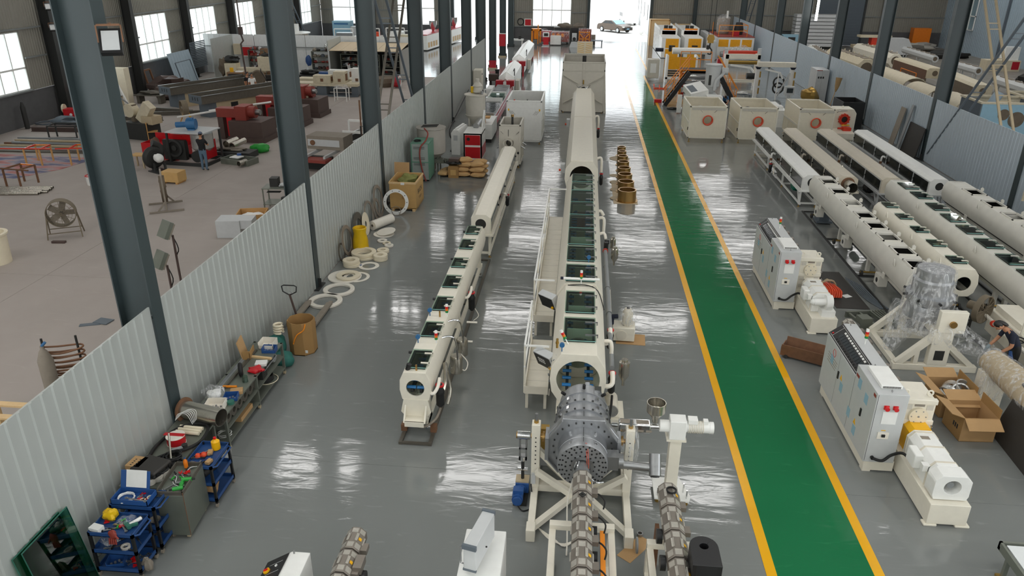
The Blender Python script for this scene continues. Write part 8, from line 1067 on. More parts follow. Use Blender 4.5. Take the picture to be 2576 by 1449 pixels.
S('green_bag', 'bright green bag lying behind the steel plates', 'bag', 'green', blob((0, 0, .2), (1.0, .6, .5), .2, 4, flat=.15), loc=(-15.5, 35.2, 0), rz=25)
for i, (x, y, lab) in enumerate(((-17.0, 37.9, 'nearest'), (-16.4, 41.6, 'middle'), (-16.3, 44.6, 'farthest'))): U('gearbox_stand', 'brown steel base with red oxide gearbox and red guard, the %s of three' % lab, 'machine', (x, y, 0), -4, ('base_block', 'brown_steel', bx(-.85, -.7, .25, .95, .9, 1.05)), ('plinth', 'brown_steel', bx(-.95, -.75, 0, 1.05, .95, .25)), ('gear_case', 'red_oxide', bx(-1.7, -.25, 1.15, -.6, .35, 1.6), bx(-.6, -.4, 1.05, .0, .5, 1.75)), ('gear_flange', 'red_oxide', cy((0, .05, 1.42), (.35, .05, 1.42), .3, 18)), ('shaft', 'steel', cy((.35, .05, 1.42), (.6, .05, 1.42), .14, 14)), ('guard', 'red', bx(-1.15, -.3, .2, -.87, .5, 1.15)), ('legs', 'brown_steel', bx(-1.7, -.2, 0, -1.4, .3, 1.15)), group='red oxide gearboxes on brown bases')
S('white_tube', 'long white plastic tube leaning over the left floor, near one', 'tube', 'paper', cy((-2.0, -.2, .95), (1.4, .8, 1.45), .05, 8), loc=(-19.2, 38.6, 0)); S('white_tube', 'long white plastic tube leaning over the left floor, far one', 'tube', 'paper', cy((-1.6, 0, 1.1), (1.6, .8, 1.5), .05, 8), loc=(-18.4, 39.6, 0))
def trough(lab, loc, rz, L):
    t = U('steel_trough_tank', lab, 'trough', loc, rz, ('side', 'rail_steel', bx(-.65, 0, .85, -.6, L, 1.3)), ('side', 'rail_steel', bx(.6, 0, .85, .65, L, 1.3)), ('end', 'slate', bx(-.6, 0, .85, .6, .05, 1.3)), ('end', 'rail_steel', bx(-.6, L-.05, .85, .6, L, 1.3)), ('bottom', 'dusty', bx(-.6, .05, .85, .6, L-.05, .9)), ('rim', 'steel', bx(-.7, 0, 1.3, -.6, L, 1.33), bx(.6, 0, 1.3, .7, L, 1.33)), ('pedestal', 'slate', bx(-.5, .5, 0, .5, 1.0, .85)), ('pedestal', 'tan', bx(-.5, 1.0, 0, .5, L-.6, .85)), ('port', 'black', bx(.495, 2.0, .35, .505, 2.5, .7)), group='long steel troughs'); P(t, 'slot', 'dark', *[bx(-.3+.25*k, -.004, 1.0, -.22+.25*k, 0, 1.2) for k in range(3)])
trough('long open steel trough on a tan pedestal, the right one', (-22.4, 42.9, 0), -30, 6.2); trough('long open steel trough, the left one behind', (-25.7, 45.6, 0), -30, 6.2)
U('band_saw', 'cream band saw with orange stripes on a dark cabinet', 'band saw', (-22.9, 37.6, 0), -15, ('cabinet', 'dark', bx(-.5, -.5, 0, .9, .5, .85)), ('bow', 'ivory_old', xf(bx(-.2, -.2, 0, .35, .2, 1.1), (.2, 0, .95), (0, R(38), 0)), cy((-.35, -.2, 1.4), (-.35, .2, 1.4), .35, 16)), ('bow_rear', 'tan', bx(.5, -.3, .8, 1.2, .4, 1.2)), ('stripe', 'orange', xf(bx(.36, -.18, .3, .37, .18, .42), (.2, 0, .95), (0, R(38), 0))), ('column', 'dust_brown', bx(-.3, -.15, .85, -.1, .15, 1.7)), ('lever', 'steel', bar((-.4, 0, 1.7), (-.8, -.1, 2.0), .05)))
U('wooden_chair', 'worn wooden chair beside the band saw', 'chair', (-22.0, 37.2, 0), 20, ('seat', 'wood', bx(-.22, -.22, .42, .22, .22, .46)), ('backrest', 'wood', bx(-.24, -.2, .75, -.2, .2, .9), bx(-.24, -.2, .55, -.2, .2, .62)), *[('leg', 'wood', bx(x-.02, y-.02, 0, x+.02, y+.02, .42 if x > 0 else .92)) for x in (-.21, .2) for y in (-.19, .19)])
U('tripod_fan', 'dusty round fan on a yellow tripod', 'fan', (-20.9, 38.9, 0), 40, ('drum', 'fan_dust', rg((-.1, 0, 1.35), 'x', .42, .38, .3, 24)), ('leg', 'yellow', bar((0, 0, 1.4), (.3, -.5, 0), .08)), ('leg', 'yellow', bar((0, 0, 1.4), (.4, .4, 0), .08)), ('leg', 'wood', bar((-.1, 0, 1.2), (-.7, 0, 0), .06)), ('blade', 'dusty', *[xf(bx(-.02, -.05, 0, 0, .05, .36), (-.1, 0, 1.35), (R(90*k), 0, R(10))) for k in range(4)]))
# left wall corner
U('fire_cabinet', 'red cabinet with white framed door on a stand by the left wall', 'cabinet', (-29.6, 43.6, 0), 15, ('case', 'red', bx(-.5, -.3, .9, .3, .3, 1.75)), ('door_frame', 'white', bx(.3, -.32, .88, .36, .32, 1.77), bx(-.5, -.33, .88, .36, -.3, .94), bx(-.5, -.33, 1.71, .36, -.3, 1.77)), ('stand', 'dark', bx(-.4, -.25, 0, .25, .25, .9)))
for i, y in enumerate((38.9, 43.0)): S('gas_cylinder', 'dark gas cylinder with silver cap against the left wall, %s one' % ('near' if i == 0 else 'far'), 'gas cylinder', 'dark', lt([(.0001, 0), (.13, .02), (.13, 1.15), (.07, 1.35), (.05, 1.45)], n=14), loc=(-30.15+.6*i, y, 0), group='gas cylinders by the left wall')
U('welding_set', 'red welding set with cable coil by the left wall', 'welder', (-29.0, 41.3, 0), 10, ('case', 'red', bx(-.4, -.3, .1, .4, .3, .7)), ('reel', 'ivory_old', cy((-.5, 0, .7), (-.4, 0, .7), .25, 14)), ('dial', 'paper', cy((.0, -.31, .4), (0, -.3, .4), .08, 10))); S('cable_heap', 'heap of cables and blue rags by the left wall', 'cables', 'slate', blob((0, 0, .2), (1.8, 1.0, .5), .35, 5), tb(wire((-1.2, -.3, .05), .5, 2, .1, 14, 2), .03, 5), loc=(-28.6, 40.3, 0)); U('steel_table', 'small steel table beside the leaning white beam', 'table', (-28.6, 44.5, 0), 10, ('top', 'rail_steel', bx(-.6, -.35, .8, .6, .35, .84)), *[('leg', 'tan', bx(x-.03, y-.03, 0, x+.03, y+.03, .8)) for x in (-.55, .55) for y in (-.3, .3)])
S('leaning_beam', 'white beam leaning on the left wall column, tall one', 'beam', 'light_grey', bar((0, 0, 0), (-.9, -.3, 3.6), .1), loc=(-28.7, 43.6, 0)); S('leaning_beam', 'short white channel leaning near the left column', 'beam', 'white', bar((0, 0, 0), (-.7, 0, 1.9), .14), loc=(-27.8, 45.0, 0)); S('locker', 'pale locker with green base behind the nearest column', 'locker', 'plastic_ivory', bx(-.4, -.3, .5, .4, .3, 2.2), bx(-.38, -.28, 0, .38, .28, .5), loc=(-29.2, 47.0, 0))
S('leaning_wall_sheet', 'grey-blue wall panel leaning below the left window', 'panel', 'wall_blue', xf(corr('x', 0, -1.6, 1.6, 0, 2.3, .4, .02, .04), (0, 0, 0), (0, R(-12), 0)), loc=(-29.2, 55.4, 0)); S('door_surround', 'thin dark door frame leaning on the wall panel', 'frame', 'slate', *[xf(bar(a, b, .06), (0, 0, 0), (0, R(-14), 0)) for a, b in (((0, -1.1, 0), (0, -1.1, 1.7)), ((0, 1.1, 0), (0, 1.1, 1.7)), ((0, -1.1, 1.7), (0, 1.1, 1.7)))], loc=(-28.7, 54.8, 0)); S('shutter_stack', 'dark ribbed shutter panel behind the cross wall end', 'shutter', 'slate', *[bx(-.05, -1.4, .8+.12*k, 0, 1.0, .88+.12*k) for k in range(16)], loc=(-29.6, 58.6, 0)); S('scrap_heap', 'dark heap of scrap steel under the left windows', 'scrap', 'brown_steel', blob((0, 0, .5), (2.4, 3.2, 1.1), .35, 5), blob((1.2, -2.4, .35), (2, 2, .8), .35, 8), loc=(-28.4, 51.4, 0)); S('scrap_table', 'low bench of scrap parts beside the heap', 'bench', 'rail_steel', bx(-.9, -.4, .5, .9, .4, .56), bx(-.8, -.3, 0, -.6, .3, .5), bx(.6, -.3, 0, .8, .3, .5), blob((0, 0, .66), (1.4, .6, .26), .35, 3), loc=(-27.6, 47.2, 0)); S('brown_door', 'narrow brown door frame leaning on the left wall', 'door', 'rust', *[bar(a, b, .1) for a, b in (((0, -.4, 0), (-.3, -.4, 1.5)), ((0, .4, 0), (-.3, .4, 1.5)), ((-.3, -.4, 1.5), (-.3, .4, 1.5)))], loc=(-29.6, 51.2, 0))
# back row along the cross wall
U('lathe', 'cream lathe with chip-covered headstock along the cross wall', 'lathe', (-25.2, 57.6, 0), 4, ('headstock', 'ivory_old', bx(-1.9, -.4, 0, -1.0, .5, 1.25)), ('bed', 'ivory_old', bx(-1.0, -.3, .6, 1.2, .4, .9)), ('tailstock', 'ivory_old', bx(.7, -.5, .75, 1.9, .5, 1.75)), ('pan', 'dark', bx(-1.0, -.5, .1, 1.6, .5, .3)), ('chips', 'dust_brown', blob((-2.1, 0, 1.0), (.8, .8, 1.2), .3, 4)), ('top_parts', 'dark', blob((-1.4, 0, 1.5), (1.2, .6, .5), .4, 5), blob((1.3, 0, 1.85), (.9, .5, .25), .3, 5)))
U('tool_cupboard', 'low brown cupboard with yellow tool in front of the lathe', 'cupboard', (-25.3, 55.3, 0), 4, ('body', 'door_wood', bx(-.7, -.3, 0, .7, .3, .9)), ('opening', 'dark', bx(-.6, -.31, .1, .5, -.3, .8)), ('yellow_tool', 'yellow', bx(-.5, -.1, .9, -.3, .1, 1.2)), ('papers', 'paper', bx(-.1, -.2, .9, .4, .2, .96))); S('grinding_wheel', 'large disc wheel leaning beside the low cupboard', 'wheel disc', 'dust_brown', tor((0, 0, .55), 'y', .45, .1, 24, 8), cy((0, -.05, .55), (0, .05, .55), .45, 24), loc=(-23.7, 55.2, 0))
U('wooden_wardrobe', 'brown wooden wardrobe with two arched glass doors at the cross wall', 'wardrobe', (-24.7, 60.4, 0), 0, ('body', 'door_wood', bx(-.85, 0, 0, .85, .5, 2.0)), *[('door', 'door_wood', bx(a, -.03, .1, a+.82, 0, 1.95)) for a in (-.84, .02)], *[('door_glass', 'dark', pz([(a-.14, .95)]+[(a+.14, .95)]+[(a+.14*math.cos(R(q)), 1.6+.14*math.sin(R(q))) for q in range(0, 181, 30)], 'y', -.04, -.03)) for a in (-.42, .42)])
U('red_board', 'red electric board in white frame high on the cross wall', 'electric board', (-26.6, 60.6, 0), 0, ('case', 'red', bx(-.45, 0, 1.4, .45, .3, 2.1)), ('frame', 'white', bx(-.5, -.02, 1.36, .5, 0, 1.42), bx(-.5, -.02, 2.08, .5, 0, 2.14), bx(-.5, -.02, 1.36, -.44, 0, 2.14), bx(.44, -.02, 1.36, .5, 0, 2.14)), ('tan_box', 'ivory_old', bx(-1.2, 0, 1.5, -.6, .3, 2.3)), ('hook_bar', 'dark', bx(-.1, .1, 0, .1, .3, 1.4)))
def shelf_unit(lab, x, w, y=60.3, seed=1):
    t = T('parts_shelf', lab, 'shelf', (x, y, 0)); rr = random.Random(seed)
    for z in (.45, .95, 1.4, 1.85): P(t, 'board', 'grey_steel', bx(-w/2, 0, z, w/2, .5, z+.04))
    for sx in (-1, 1): P(t, 'upright', 'grey_steel', bx(sx*w/2-.03, 0, 0, sx*w/2+.03, .5, 1.89))
    for z in (.49, .99, 1.44, 1.89):
        for k in range(6): P(t, 'stored_part', rr.choice(['dark', 'dusty', 'light_grey', 'red_oxide', 'slate', 'brown_steel']), blob((-w/2+.2+(w-.4)*k/5, .25, .09), (.32, .3, rr.uniform(.12, .3)), .25, rr.randint(0, 99)), loc=(0, 0, z))
shelf_unit('steel shelf of parts left of the wooden wardrobe', -25.95+.1, 1.3, 60.3, 3); shelf_unit('steel shelf with round lamp and red parts right of the second column', -20.3, 2.0, 60.2, 5); S('blue_coat', 'blue coat hanging on the shelf side', 'coat', 'blue_paint', blob((0, 0, 1.2), (.5, .3, .8), .15, 3), loc=(-21.5, 60.0, 0)); S('glass_bowl_lamp', 'round chrome lamp on the shelf top', 'lamp', 'chrome', sp((0, 0, .3), .28, 14, 8, (1, 1, .8)), loc=(-20.0, 60.4, 1.95))
U('drill_press', 'tall dusty drill press right of the wooden wardrobe', 'drill press', (-23.0, 59.6, 0), 10, ('column', 'dust_brown', cy((0, .3, 0), (0, .3, 2.0), .1, 12)), ('head', 'dust_brown', bx(-.2, -.3, 1.5, .2, .5, 2.0)), ('table', 'rail_steel', bx(-.35, -.4, .95, .35, .2, 1.02)), ('lamp', 'ivory_old', bx(-.1, -.32, 1.55, .1, -.3, 1.8)), ('base', 'rail_steel', bx(-.4, -.5, 0, .4, .5, .12)))
U('pallet_jack', 'dark hand pallet jack with loaded slats in the left hall', 'pallet jack', (-22.2, 53.2, 0), -70, ('fork', 'dark', bx(-.3, .2, .08, -.15, 1.5, .16), bx(.15, .2, .08, .3, 1.5, .16)), ('body', 'dark', bx(-.3, 0, .08, .3, .25, .5)), ('handle', 'dark', bar((0, 0, .5), (0, -.35, 1.25), .05), tor((0, -.38, 1.35), 'y', .14, .025, 14, 6)), ('load', 'tan', *[bx(-.45, .3+.3*k, .16, .45, .5+.3*k, .22) for k in range(4)])); S('steel_plate_table', 'long tan plate on trestles behind the gearboxes', 'plate', 'tan', bx(-1.4, -.5, .75, 1.4, .5, .8), bx(-1.2, -.4, 0, -1.0, .4, .75), bx(1.0, -.4, 0, 1.2, .4, .75), loc=(-18.4, 46.5, 0), rz=25)
# lean-to shed with shelving
t = T('lean_to_shed', 'lean-to shed with tan sheet roof and dark shelving against the cross wall', 'shed', (-16.4, 57.6, 0))
for k in range(6): P(t, 'roof_sheet', 'board_tan', ([(-2.6+.9*k, 0, 2.25), (-1.72+.9*k, 0, 2.25), (-1.72+.9*k, 3.2, 2.55), (-2.6+.9*k, 3.2, 2.55), (-2.6+.9*k, 0, 2.29), (-1.72+.9*k, 0, 2.29), (-1.72+.9*k, 3.2, 2.59), (-2.6+.9*k, 3.2, 2.59)], bx(0, 0, 0, 1, 1, 1)[1]))
P(t, 'side_wall', 'panel_left', bx(-2.72, 0, 0, -2.66, 3.3, 3.0)); P(t, 'side_wall', 'wall_metal', bx(2.75, 0, 0, 2.8, 3.3, 2.3)); P(t, 'front_post', 'light_grey', bx(-2.66, -.05, 0, -2.58, .03, 2.25)); P(t, 'front_post', 'light_grey', bx(.2, -.05, 0, .28, .03, 2.25)); P(t, 'back_sheet', 'dark', bx(-2.66, 3.2, 0, 2.75, 3.25, 2.5))
for i, x in enumerate((-17.9, -16.2, -14.6)): shelf_unit('dark parts shelf inside the lean-to shed, %s from the left' % ('first', 'second', 'third')[i], x, 1.3, 58.9, 10+i)
U('pipe_ladder_rack', 'white tube rack standing at the shed front', 'rack', (-17.1, 57.2, 0), 0, *[('tube', 'white', bx(x-.03, y-.03, 0, x+.03, y+.03, 1.3)) for x in (-.4, .4) for y in (0, .4)], *[('board', 'white', bx(-.4, 0, z, .4, .4, z+.04)) for z in (.5, 1.0)]); S('green_tyre_stack', 'dark green round stack at the shed right front', 'stack', 'dust_brown', lt([(.9, 0), (1.0, .3), (.9, .6), (.5, .62)], n=20), loc=(-14.6, 56.2, 0)); U('cable_reel', 'red and white round reel beside the shed', 'reel', (-13.4, 55.4, 0), 0, ('drum', 'machine_red', cy((-.2, 0, .45), (.2, 0, .45), .4, 18)), ('flange', 'paper', rg((.22, 0, .45), 'x', .45, .3, .04, 18)))
# benches with gearboxes
def bench2(lab, x, y, w, d):
    U('machine_bed', lab, 'machine bed', (x, y, 0), 0, ('top', 'ivory_old', bx(-w/2, -d/2, .68, w/2, d/2, .86)), ('pedestal', 'slate', bx(-w*.12, -d*.4, .1, w*.02, d*.4, .68)), ('pedestal', 'slate', bx(w*.4, -d*.4, .1, w*.5, d*.4, .68)), ('pedestal', 'slate', bx(-w*.5, -d*.4, .1, -w*.4, d*.4, .68)), ('foot_frame', 'slate', bx(-w/2, -d/2, 0, w/2, -d/2+.1, .12), bx(-w/2, d/2-.1, 0, w/2, d/2, .12)), group='cream machine beds')
bench2('long cream machine bed carrying the gear housings, front one', -17.4, 51.6, 4.6, .9); bench2('long cream machine bed behind, partly hidden', -17.6, 53.6, 4.8, .9)
for i, (x, y, w, d, h, mt, lab) in enumerate(((-17.6, 51.6, 1.2, .6, .5, 'ivory_old', 'yellowish gear housing on the front bed, widest one'), (-16.4, 51.7, .8, .7, .75, 'ivory_old', 'yellowish gear housing standing beside the widest one'), (-15.4, 52.4, .7, .6, .95, 'white', 'white gear housing with rust at the right end'), (-17.0, 53.5, 1.5, .6, .6, 'white', 'white gear housing on the rear bed'))): U('gear_housing', lab, 'gear housing', (x, y, .86 if i != 2 else .8), 0, ('case', mt, bx(-w/2, -d/2, 0, w/2, d/2, h)), ('rust_patch', 'rust', bx(w/2, -d*.3, h*.2, w/2+.02, d*.3, h*.8), bx(-.1, -d/2-.01, .1, .1, -d/2, .3)), group='gear housings on the beds')
S('rust_trestle', 'cream table under the white gear housing', 'table', 'ivory_old', bx(-.8, -.5, .7, .8, .5, .8), *[bx(x-.04, y-.04, 0, x+.04, y+.04, .7) for x in (-.7, .7) for y in (-.4, .4)], loc=(-15.3, 52.5, 0)); U('white_stool', 'white tube stool with film on top in front of the beds', 'stool', (-15.75, 49.6, 0), 0, *[('leg', 'white', bx(x-.025, y-.025, 0, x+.025, y+.025, .85)) for x in (-.4, .4) for y in (-.3, .3)], ('rail', 'white', bar((-.4, -.3, .3), (.4, -.3, .3), .04), bar((-.4, -.3, .85), (.4, -.3, .85), .05)), ('film', 'film', blob((0, 0, .92), (1.0, .7, .25), .2, 3))); S('red_toolbox', 'red toolbox on the parts bench behind the beds', 'toolbox', 'cap_red', bx(-.5, -.2, 0, .5, .2, .3), loc=(-18.0, 55.8, .8)); S('blue_crate', 'blue crate on the parts bench behind the beds', 'crate', 'blue', bx(-.45, -.2, 0, .45, .2, .25), loc=(-18.6, 55.2, .8)); S('parts_bench', 'bench of dark parts in front of the shelf', 'bench', 'dark', bx(-1.6, -.5, .7, 1.8, .6, .8), bx(-1.5, -.4, 0, -1.3, .5, .7), bx(1.4, -.4, 0, 1.6, .5, .7), blob((-.8, 0, .95), (1.4, .8, .4), .35, 4), loc=(-19.2, 55.6, 0))
U('upright_gearbox', 'cream and red upright gearbox on a dark base right of the second column', 'gearbox', (-16.6, 44.9, 0), 0, ('base', 'slate', bx(-.9, -.5, 0, .7, .5, .25)), ('lower_case', 'ivory_old', bx(-.4, -.35, .25, .35, .35, .95)), ('upper_case', 'ivory_old', bx(-.5, -.4, .95, .4, .4, 1.7)), ('patch', 'red_oxide', bx(-.52, -.41, 1.5, -.3, -.3, 1.7), bx(.1, -.41, 1.5, .42, -.3, 1.7), bx(-.4, -.36, .25, -.3, -.3, .4)), ('wheel_end', 'red_oxide', cy((.4, 0, 1.3), (.65, 0, 1.3), .35, 16)), ('crank', 'steel', bar((.65, 0, .8), (1.0, -.1, .75), .06)))
U('carriage_machine', 'unpainted white carriage machine on rails behind the partition', 'machine', (-11.4, 33.6, 0), -8, ('carriage', 'dusty', bx(-.9, -.5, .75, .9, .5, 1.35)), ('carriage_side', 'light_grey', bx(-.85, -.52, .9, .7, -.5, 1.2)), ('knob', 'rust', cy((-.6, -.56, 1.05), (-.6, -.5, 1.05), .12, 12)), ('rail', 'light_grey', bx(-.5, -1.6, .6, -.4, 4.2, .72)), ('rail', 'light_grey', bx(.4, -1.6, .6, .5, 4.2, .72)), ('red_rail', 'red_oxide', bx(-.9, -1.8, .45, .6, -1.0, .58), bx(-.9, -1.0, .3, .6, -.9, .45)), ('white_hoop', 'white', bar((-.6, 3.4, 1.3), (.7, 3.4, 1.3), .1), bar((-.6, 3.4, .7), (-.6, 3.4, 1.3), .08), bar((-.6, 2.6, .9), (.5, 2.6, .9), .1)), ('legs', 'dark', bx(-.6, -1.2, 0, .6, -1.0, .6), bx(-.6, 3.6, 0, .6, 3.8, .6)))
S('thin_pole', 'thin rusty pole standing left of the third column', 'pole', 'rust', cy((0, 0, 0), (0, 0, 3.1), .035, 6), loc=(-9.6, 32.6, 0)); S('pipe_bracket', 'dark pipe hoop behind the third column', 'pipe', 'dark', tb([(0, 0, 0), (0, 0, 2.2), (.8, 0, 2.2)], .03, 6), loc=(-9.3, 31.5, 0)); S('white_carton', 'white carton top showing above the partition by the ladder brace', 'box', 'paper', bx(-.5, -.4, 0, .5, .4, 1.0), loc=(-9.5, 36.2, 0)); S('hanging_rope', 'crane chain with yellow hook block hanging in the left hall', 'crane hook', 'brown_steel', bx(-.12, -.12, 3.8, .12, .12, 4.3), tb([(0, 0, 3.8), (.1, 0, 3.4), (-.1, 0, 3.2), (0, 0, .6)], .06, 6), cy((0, 0, 4.3), (0, 0, 11), .04, 6), loc=(-23.4, 52.5, 0))
# far left epoxy area
for i, (x, y, w, L, lab) in enumerate(((-16.6, 78.5, 1.9, 6, 'white and red machine with orange signs, near one beyond the shed'), (-15.0, 85.0, 1.6, 4, 'white and red machine, far one beyond the shed'))): U('film_machine', lab, 'machine', (x, y, 0), -8, ('body', 'white', bx(-w/2, 0, .1, w/2, L, 1.5)), ('red_band', 'machine_red', bx(-w/2-.02, -.02, 1.5, w/2+.02, L, 1.58)), ('door_strip', 'pale_wood', *[bx(w/2, .3+.8*k, .3, w/2+.02, .8+.8*k, .8) for k in range(4)]), ('sign', 'orange_paint', bx(-.4, -.03, 1.0, .0, 0, 1.35)), ('hopper', 'chrome', lt([(.1, 1.58), (.4, 2.2), (.4, 2.6)], (.2, L*.7, 0), 14)), group='white and red machines')
U('blue_cabinet', 'light blue cabinet with sign text by the far left windows', 'cabinet', (-26.9, 86.5, 0), 0, ('body', 'sky_blue', bx(-1.0, 0, 0, 1.0, 1.4, 2.1)), ('front', 'motor_blue', bx(-.8, -.02, 1.75, .8, 0, 1.9)), ('side_box', 'light_grey', bx(1.2, -.6, 0, 2.4, .4, 1.6))); U('mixer_table', 'steel mixing drum with white motor behind the cross wall', 'mixer', (-28.3, 76, 0), 0, ('drum', 'stainless', cy((0, 0, .7), (0, 0, 1.75), 1.3, 24)), ('lid', 'white', cy((0, 0, 1.75), (0, 0, 1.82), 1.45, 24)), ('motor', 'white', bx(-.3, -.3, 1.82, .3, .3, 2.6)), *[('leg', 'steel', bx(x-.05, y-.05, 0, x+.05, y+.05, .7)) for x in (-.8, .8) for y in (-.8, .8)])
for k, (x, y, mt, lab) in enumerate(((-24.5, 80, 'steel', 'grey roller conveyor behind the cross wall'), (-22.0, 81, 'orange', 'conveyor with orange cover behind the cross wall'), (-19.6, 82, 'white', 'white machine frame behind the cross wall, left of the shed'), (-17.8, 79, 'ivory_old', 'cream machine top behind the shed roof'))): U('line_machine', lab, 'machine', (x, y, 0), 5, ('bed', 'white', bx(-1.0, -.5, .5, 1.0, 1.2, 1.1)), ('upper', mt, bx(-.9, -.3, 1.1, .8, .6, 1.5)), ('frame', 'white', *[bar(a, b, .1) for a, b in (((-1, -.5, 0), (-1, -.5, 1.9)), ((.9, -.5, 0), (.9, -.5, 1.9)), ((-1, -.5, 1.9), (.9, -.5, 1.9)))]), group='line machines behind the cross wall')
# ================================================================ right hall
def rtank(lab, a, b, r, z, mt, lids=True, legs_=True):
    d = Vector((b[0]-a[0], b[1]-a[1], 0)); L = d.length; t = T('old_tank', lab, 'tank', (a[0], a[1], 0), math.degrees(math.atan2(d.y, d.x))-90, 'tanks stored in the right hall'); oc = [(r*math.cos(R(22.5+45*k)), z+r*math.sin(R(22.5+45*k))) for k in range(8)]
    P(t, 'shell', mt, pz(oc, 'y', .02, L)); P(t, 'end_plate', mt, holed(oc, (0, z), r*.6, 'y', -.05, .0)); P(t, 'mouth', 'dust_brown', cy((0, -.001, z), (0, .018, z), r*.61, 20))
    if lids:
        for k in range(int(L/1.1)): P(t, 'lid', 'dusty', bx(-r*.35, .3+1.1*k, z+r*.92, r*.35, .95+1.1*k, z+r*.92+.06)); P(t, 'lid_hinge', mt, bx(r*.35, .5+1.1*k, z+r*.7, r*.45, .6+1.1*k, z+r*1.15))
    if legs_:
        for y in (.4, L*.5, L-.4): P(t, 'leg', mt, bx(-r*.5, y-.06, 0, -r*.3, y+.06, z), bx(r*.3, y-.06, 0, r*.5, y+.06, z))
def tarp(lab, a, b, w, z0, z1, mt, cover):
    d = Vector((b[0]-a[0], b[1]-a[1], 0)); L = d.length; t = T('old_cooling_tank', lab, 'tank', (a[0], a[1], 0), math.degrees(math.atan2(d.y, d.x))-90, 'tanks stored in the right hall'); P(t, 'body', mt, pz([(-w/2, z0), (w/2, z0), (w/2, z1-.15), (w/2-.15, z1), (-w/2+.15, z1), (-w/2, z1-.15)], 'y', 0, L)); P(t, 'mouth', 'dust_brown', cy((0, -.02, (z0+z1)/2), (0, .0, (z0+z1)/2), .2, 18)); P(t, 'side_cover', cover, bx(-w/2-.03, .1, z0-.1, -w/2-.01, L-.1, z1-.16))
    for y in (.3, L*.5, L-.3): P(t, 'leg', 'dusty', bx(-w/2+.05, y-.05, 0, -w/2+.15, y+.05, z0), bx(w/2-.15, y-.05, 0, w/2-.05, y+.05, z0))
def halfr(lab, a, b, r, z, mt):
    d = Vector((b[0]-a[0], b[1]-a[1], 0)); L = d.length; t = T('arched_cover', lab, 'machine cover', (a[0], a[1], 0), math.degrees(math.atan2(d.y, d.x))-90, 'arched covers in the right hall'); n = 10; v = []
    for y in (0, L):
        for rr_ in (r, r-.05): v += [(rr_*math.cos(R(180*k/n)), y, z+rr_*math.sin(R(180*k/n))*.75) for k in range(n+1)]
    m_ = n+1; f = []
    for k in range(n): f += [(k, k+1, 2*m_+k+1, 2*m_+k), (m_+k, 3*m_+k, 3*m_+k+1, m_+k+1), (k, m_+k, m_+k+1, k+1), (2*m_+k, 2*m_+k+1, 3*m_+k+1, 3*m_+k)]
    P(t, 'arch', mt, (v, f)); 
    for y in [.1+q*(L-.2)/5 for q in range(6)]: P(t, 'post', 'dusty', bx(-r, y-.03, 0, -r+.06, y+.03, z), bx(r-.06, y-.03, 0, r, y+.03, z))
rtank('white old tank with looped handles just over the right partition', (19.9, 66.3), (21.0, 75), .55, 1.1, 'white'); rtank('tan octagonal tank with big round mouth in the right hall', (22.2, 63.6), (21.9, 71.5), .75, 1.0, 'ivory_old'); rtank('cream tank with round mouth behind the tan one', (26.5, 69.4), (26.2, 78), .6, .95, 'cream'); rtank('slim grey tank on pedestals by the blue wall, far one', (30.3, 70.8), (30.4, 78), .3, 1.0, 'light_grey'); rtank('slim grey tank on pedestals by the blue wall, near one', (30.5, 63.3), (30.4, 68.5), .3, 1.0, 'light_grey'); rtank('slim grey tank beside the tall ladder brace', (30.2, 54), (30.3, 60), .35, .8, 'light_grey')
tarp('old cooling tank with brown tarpaulin side and round end', (26.6, 61.6), (26.5, 68.2), 1.2, .6, 1.35, 'ivory_old', 'cloth_brown'); tarp('old cooling tank with dusty panels beside the nearest right column', (26.5, 53.8), (27.0, 60.4), 1.2, .5, 1.3, 'ivory_old', 'dust_brown')
halfr('arched tan cover on posts just beyond the right partition, far one', (22.95, 55.8), (22.8, 62.0), .85, .75, 'ivory_old'); halfr('arched tan cover on posts, middle one', (22.7, 51.2), (22.6, 54.6), .8, .75, 'ivory_old'); halfr('arched tan cover on posts, nearest one', (22.9, 47.4), (23.1, 50.4), .8, .75, 'ivory_old')
for i, (x, y, lab) in enumerate(((23.2, 43.6, 'near'), (26.6, 45.5, 'far'))):
    t = U('old_haul_off', 'old haul-off box with pale blue front and dark round holes, %s one' % lab, 'haul-off machine', (x, y, 0), 0, ('side', 'slate', bx(-1.6, 0, .1, -1.56, 2.4, 1.75)), ('front', 'sky_blue', bx(-1.55, -.04, .1, 1.6, 0, 1.75)), ('rim', 'ivory_old', bx(-1.65, -.05, 1.75, 1.65, .1, 1.85), bx(-1.65, 2.3, 1.75, 1.65, 2.45, 1.85), bx(-1.65, .1, 1.75, -1.5, 2.3, 1.85), bx(1.5, .1, 1.75, 1.65, 2.3, 1.85)), ('back', 'ivory_old', bx(-1.55, 2.36, .1, 1.6, 2.4, 1.75)), ('drive', 'wall_blue', cy((-.6, 1.2, 1.3), (-.2, 1.2, 2.2), .25, 12)), ('mouth', 'dust_brown', cy((.35, -.06, .95), (.35, -.04, .95), .42, 20), cy((-.35, -.06, 1.2), (-.35, -.04, 1.2), .3, 18)), group='old haul-off boxes')
U('sheet_stack', 'tall stack of pale panels against the far wall of the right hall', 'panels', (24.6, 86.5, 0), 0, *[('panel', 'light_grey', bx(-2.4, 0, .3+.36*k, 2.4, 1.4, .6+.36*k)) for k in range(9)]); U('blue_machine', 'pale blue cabinet with red motor beyond the right partition', 'machine', (20.9, 82, 0), 0, ('case', 'sky_blue', bx(-.9, 0, 0, .9, 1, 1.8)), ('door', 'dark', bx(-.4, -.02, .3, .3, 0, 1.6)), ('motor', 'red_oxide', cy((-.4, -.5, .5), (.3, -.5, .5), .4, 14)))
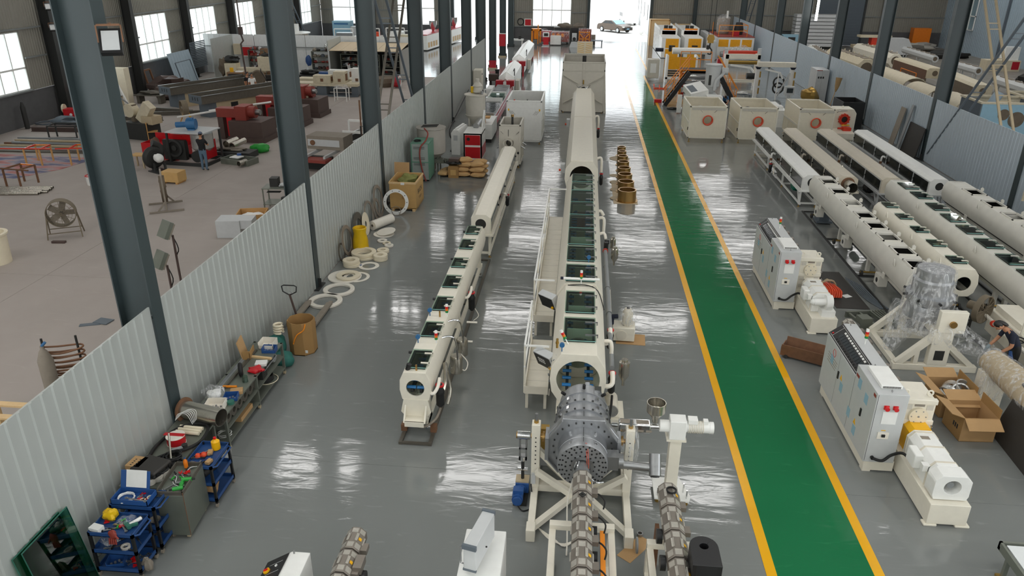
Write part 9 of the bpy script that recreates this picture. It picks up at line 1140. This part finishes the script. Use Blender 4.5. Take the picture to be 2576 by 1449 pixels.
U('orange_press', 'orange and cream press in front of the roller door', 'press', (29.4, 83, 0), 0, ('bed', 'tan', bx(-2.2, -.4, .6, .8, .6, .9)), ('case', 'orange_red', bx(-.4, 0, .9, 1.4, .9, 1.6)), ('top', 'ivory_old', bx(-1.6, -.1, 1.6, 1.5, 1, 1.8)), ('legs', 'dust_brown', bx(-2, -.3, 0, -1.7, .5, .6), bx(.3, -.3, 0, .6, .5, .6))); S('white_boards', 'pile of grey sacks and boards by the far wall of the right hall', 'pile', 'concrete_block', blob((0, 0, .4), (4, 2, .9), .3, 4), loc=(35.2, 87, 0)); S('dark_parts_row', 'row of dark rolls near the blue wall', 'rolls', 'dark', blob((0, 0, .3), (4.5, 1.4, .7), .3, 6), loc=(35.0, 80.5, 0)); S('roller_pile', 'pile of dark castings beside the blue wall ladder', 'castings', 'dark', blob((0, 0, .5), (3, 2.6, 1.1), .35, 8), loc=(34.5, 62, 0)); U('red_panel_box', 'white and red box machine against the blue wall', 'machine', (36.6, 71.5, 0), 0, ('case', 'ivory_old', bx(-1.6, 0, 0, 1.2, 1.2, .9)), ('red_panel', 'machine_red', bx(.5, -.02, .15, 1.1, 0, .8)), ('upper', 'white', bx(-.2, .2, .9, 1.0, 1, 2.0))); U('tan_machine', 'pale octagonal machine body between the columns of the right hall', 'machine', (31.0, 81, 0), 0, ('body', 'light_grey', pz([(-1, .2), (1, .2), (1.3, .9), (.8, 1.7), (-.8, 1.7), (-1.3, .9)], 'y', 0, 1.5)), ('base', 'dark', bx(-.9, 0, 0, .9, 1.4, .2))); S('yellow_crate', 'yellow cabinet in the far corner of the right hall', 'cabinet', 'amber', bx(-.9, -.5, .2, .9, .5, 2.1), bx(-.8, -.4, 0, .8, .4, .2), loc=(36.2, 89.5, 0)); S('rail_fence', 'thin orange pipe railing between the stored tanks', 'railing', 'amber', *[bar(a, b, .05) for a, b in (((0, 0, 0), (0, 0, 1.1)), ((0, 3, 0), (0, 3, 1.1)), ((0, 0, 1.1), (0, 3, 1.1)), ((0, 0, .6), (0, 3, .6)))], loc=(24.8, 60.5, 0)); S('slit_glow', 'bright tube lamp on the third right column', 'lamp', 'daylight_panel', cy((0, 0, 4.6), (0, 0, 6.4), .09, 10), loc=(17.3, 61.9, 0))  # added glowing rod stands in for daylight through a slit opening
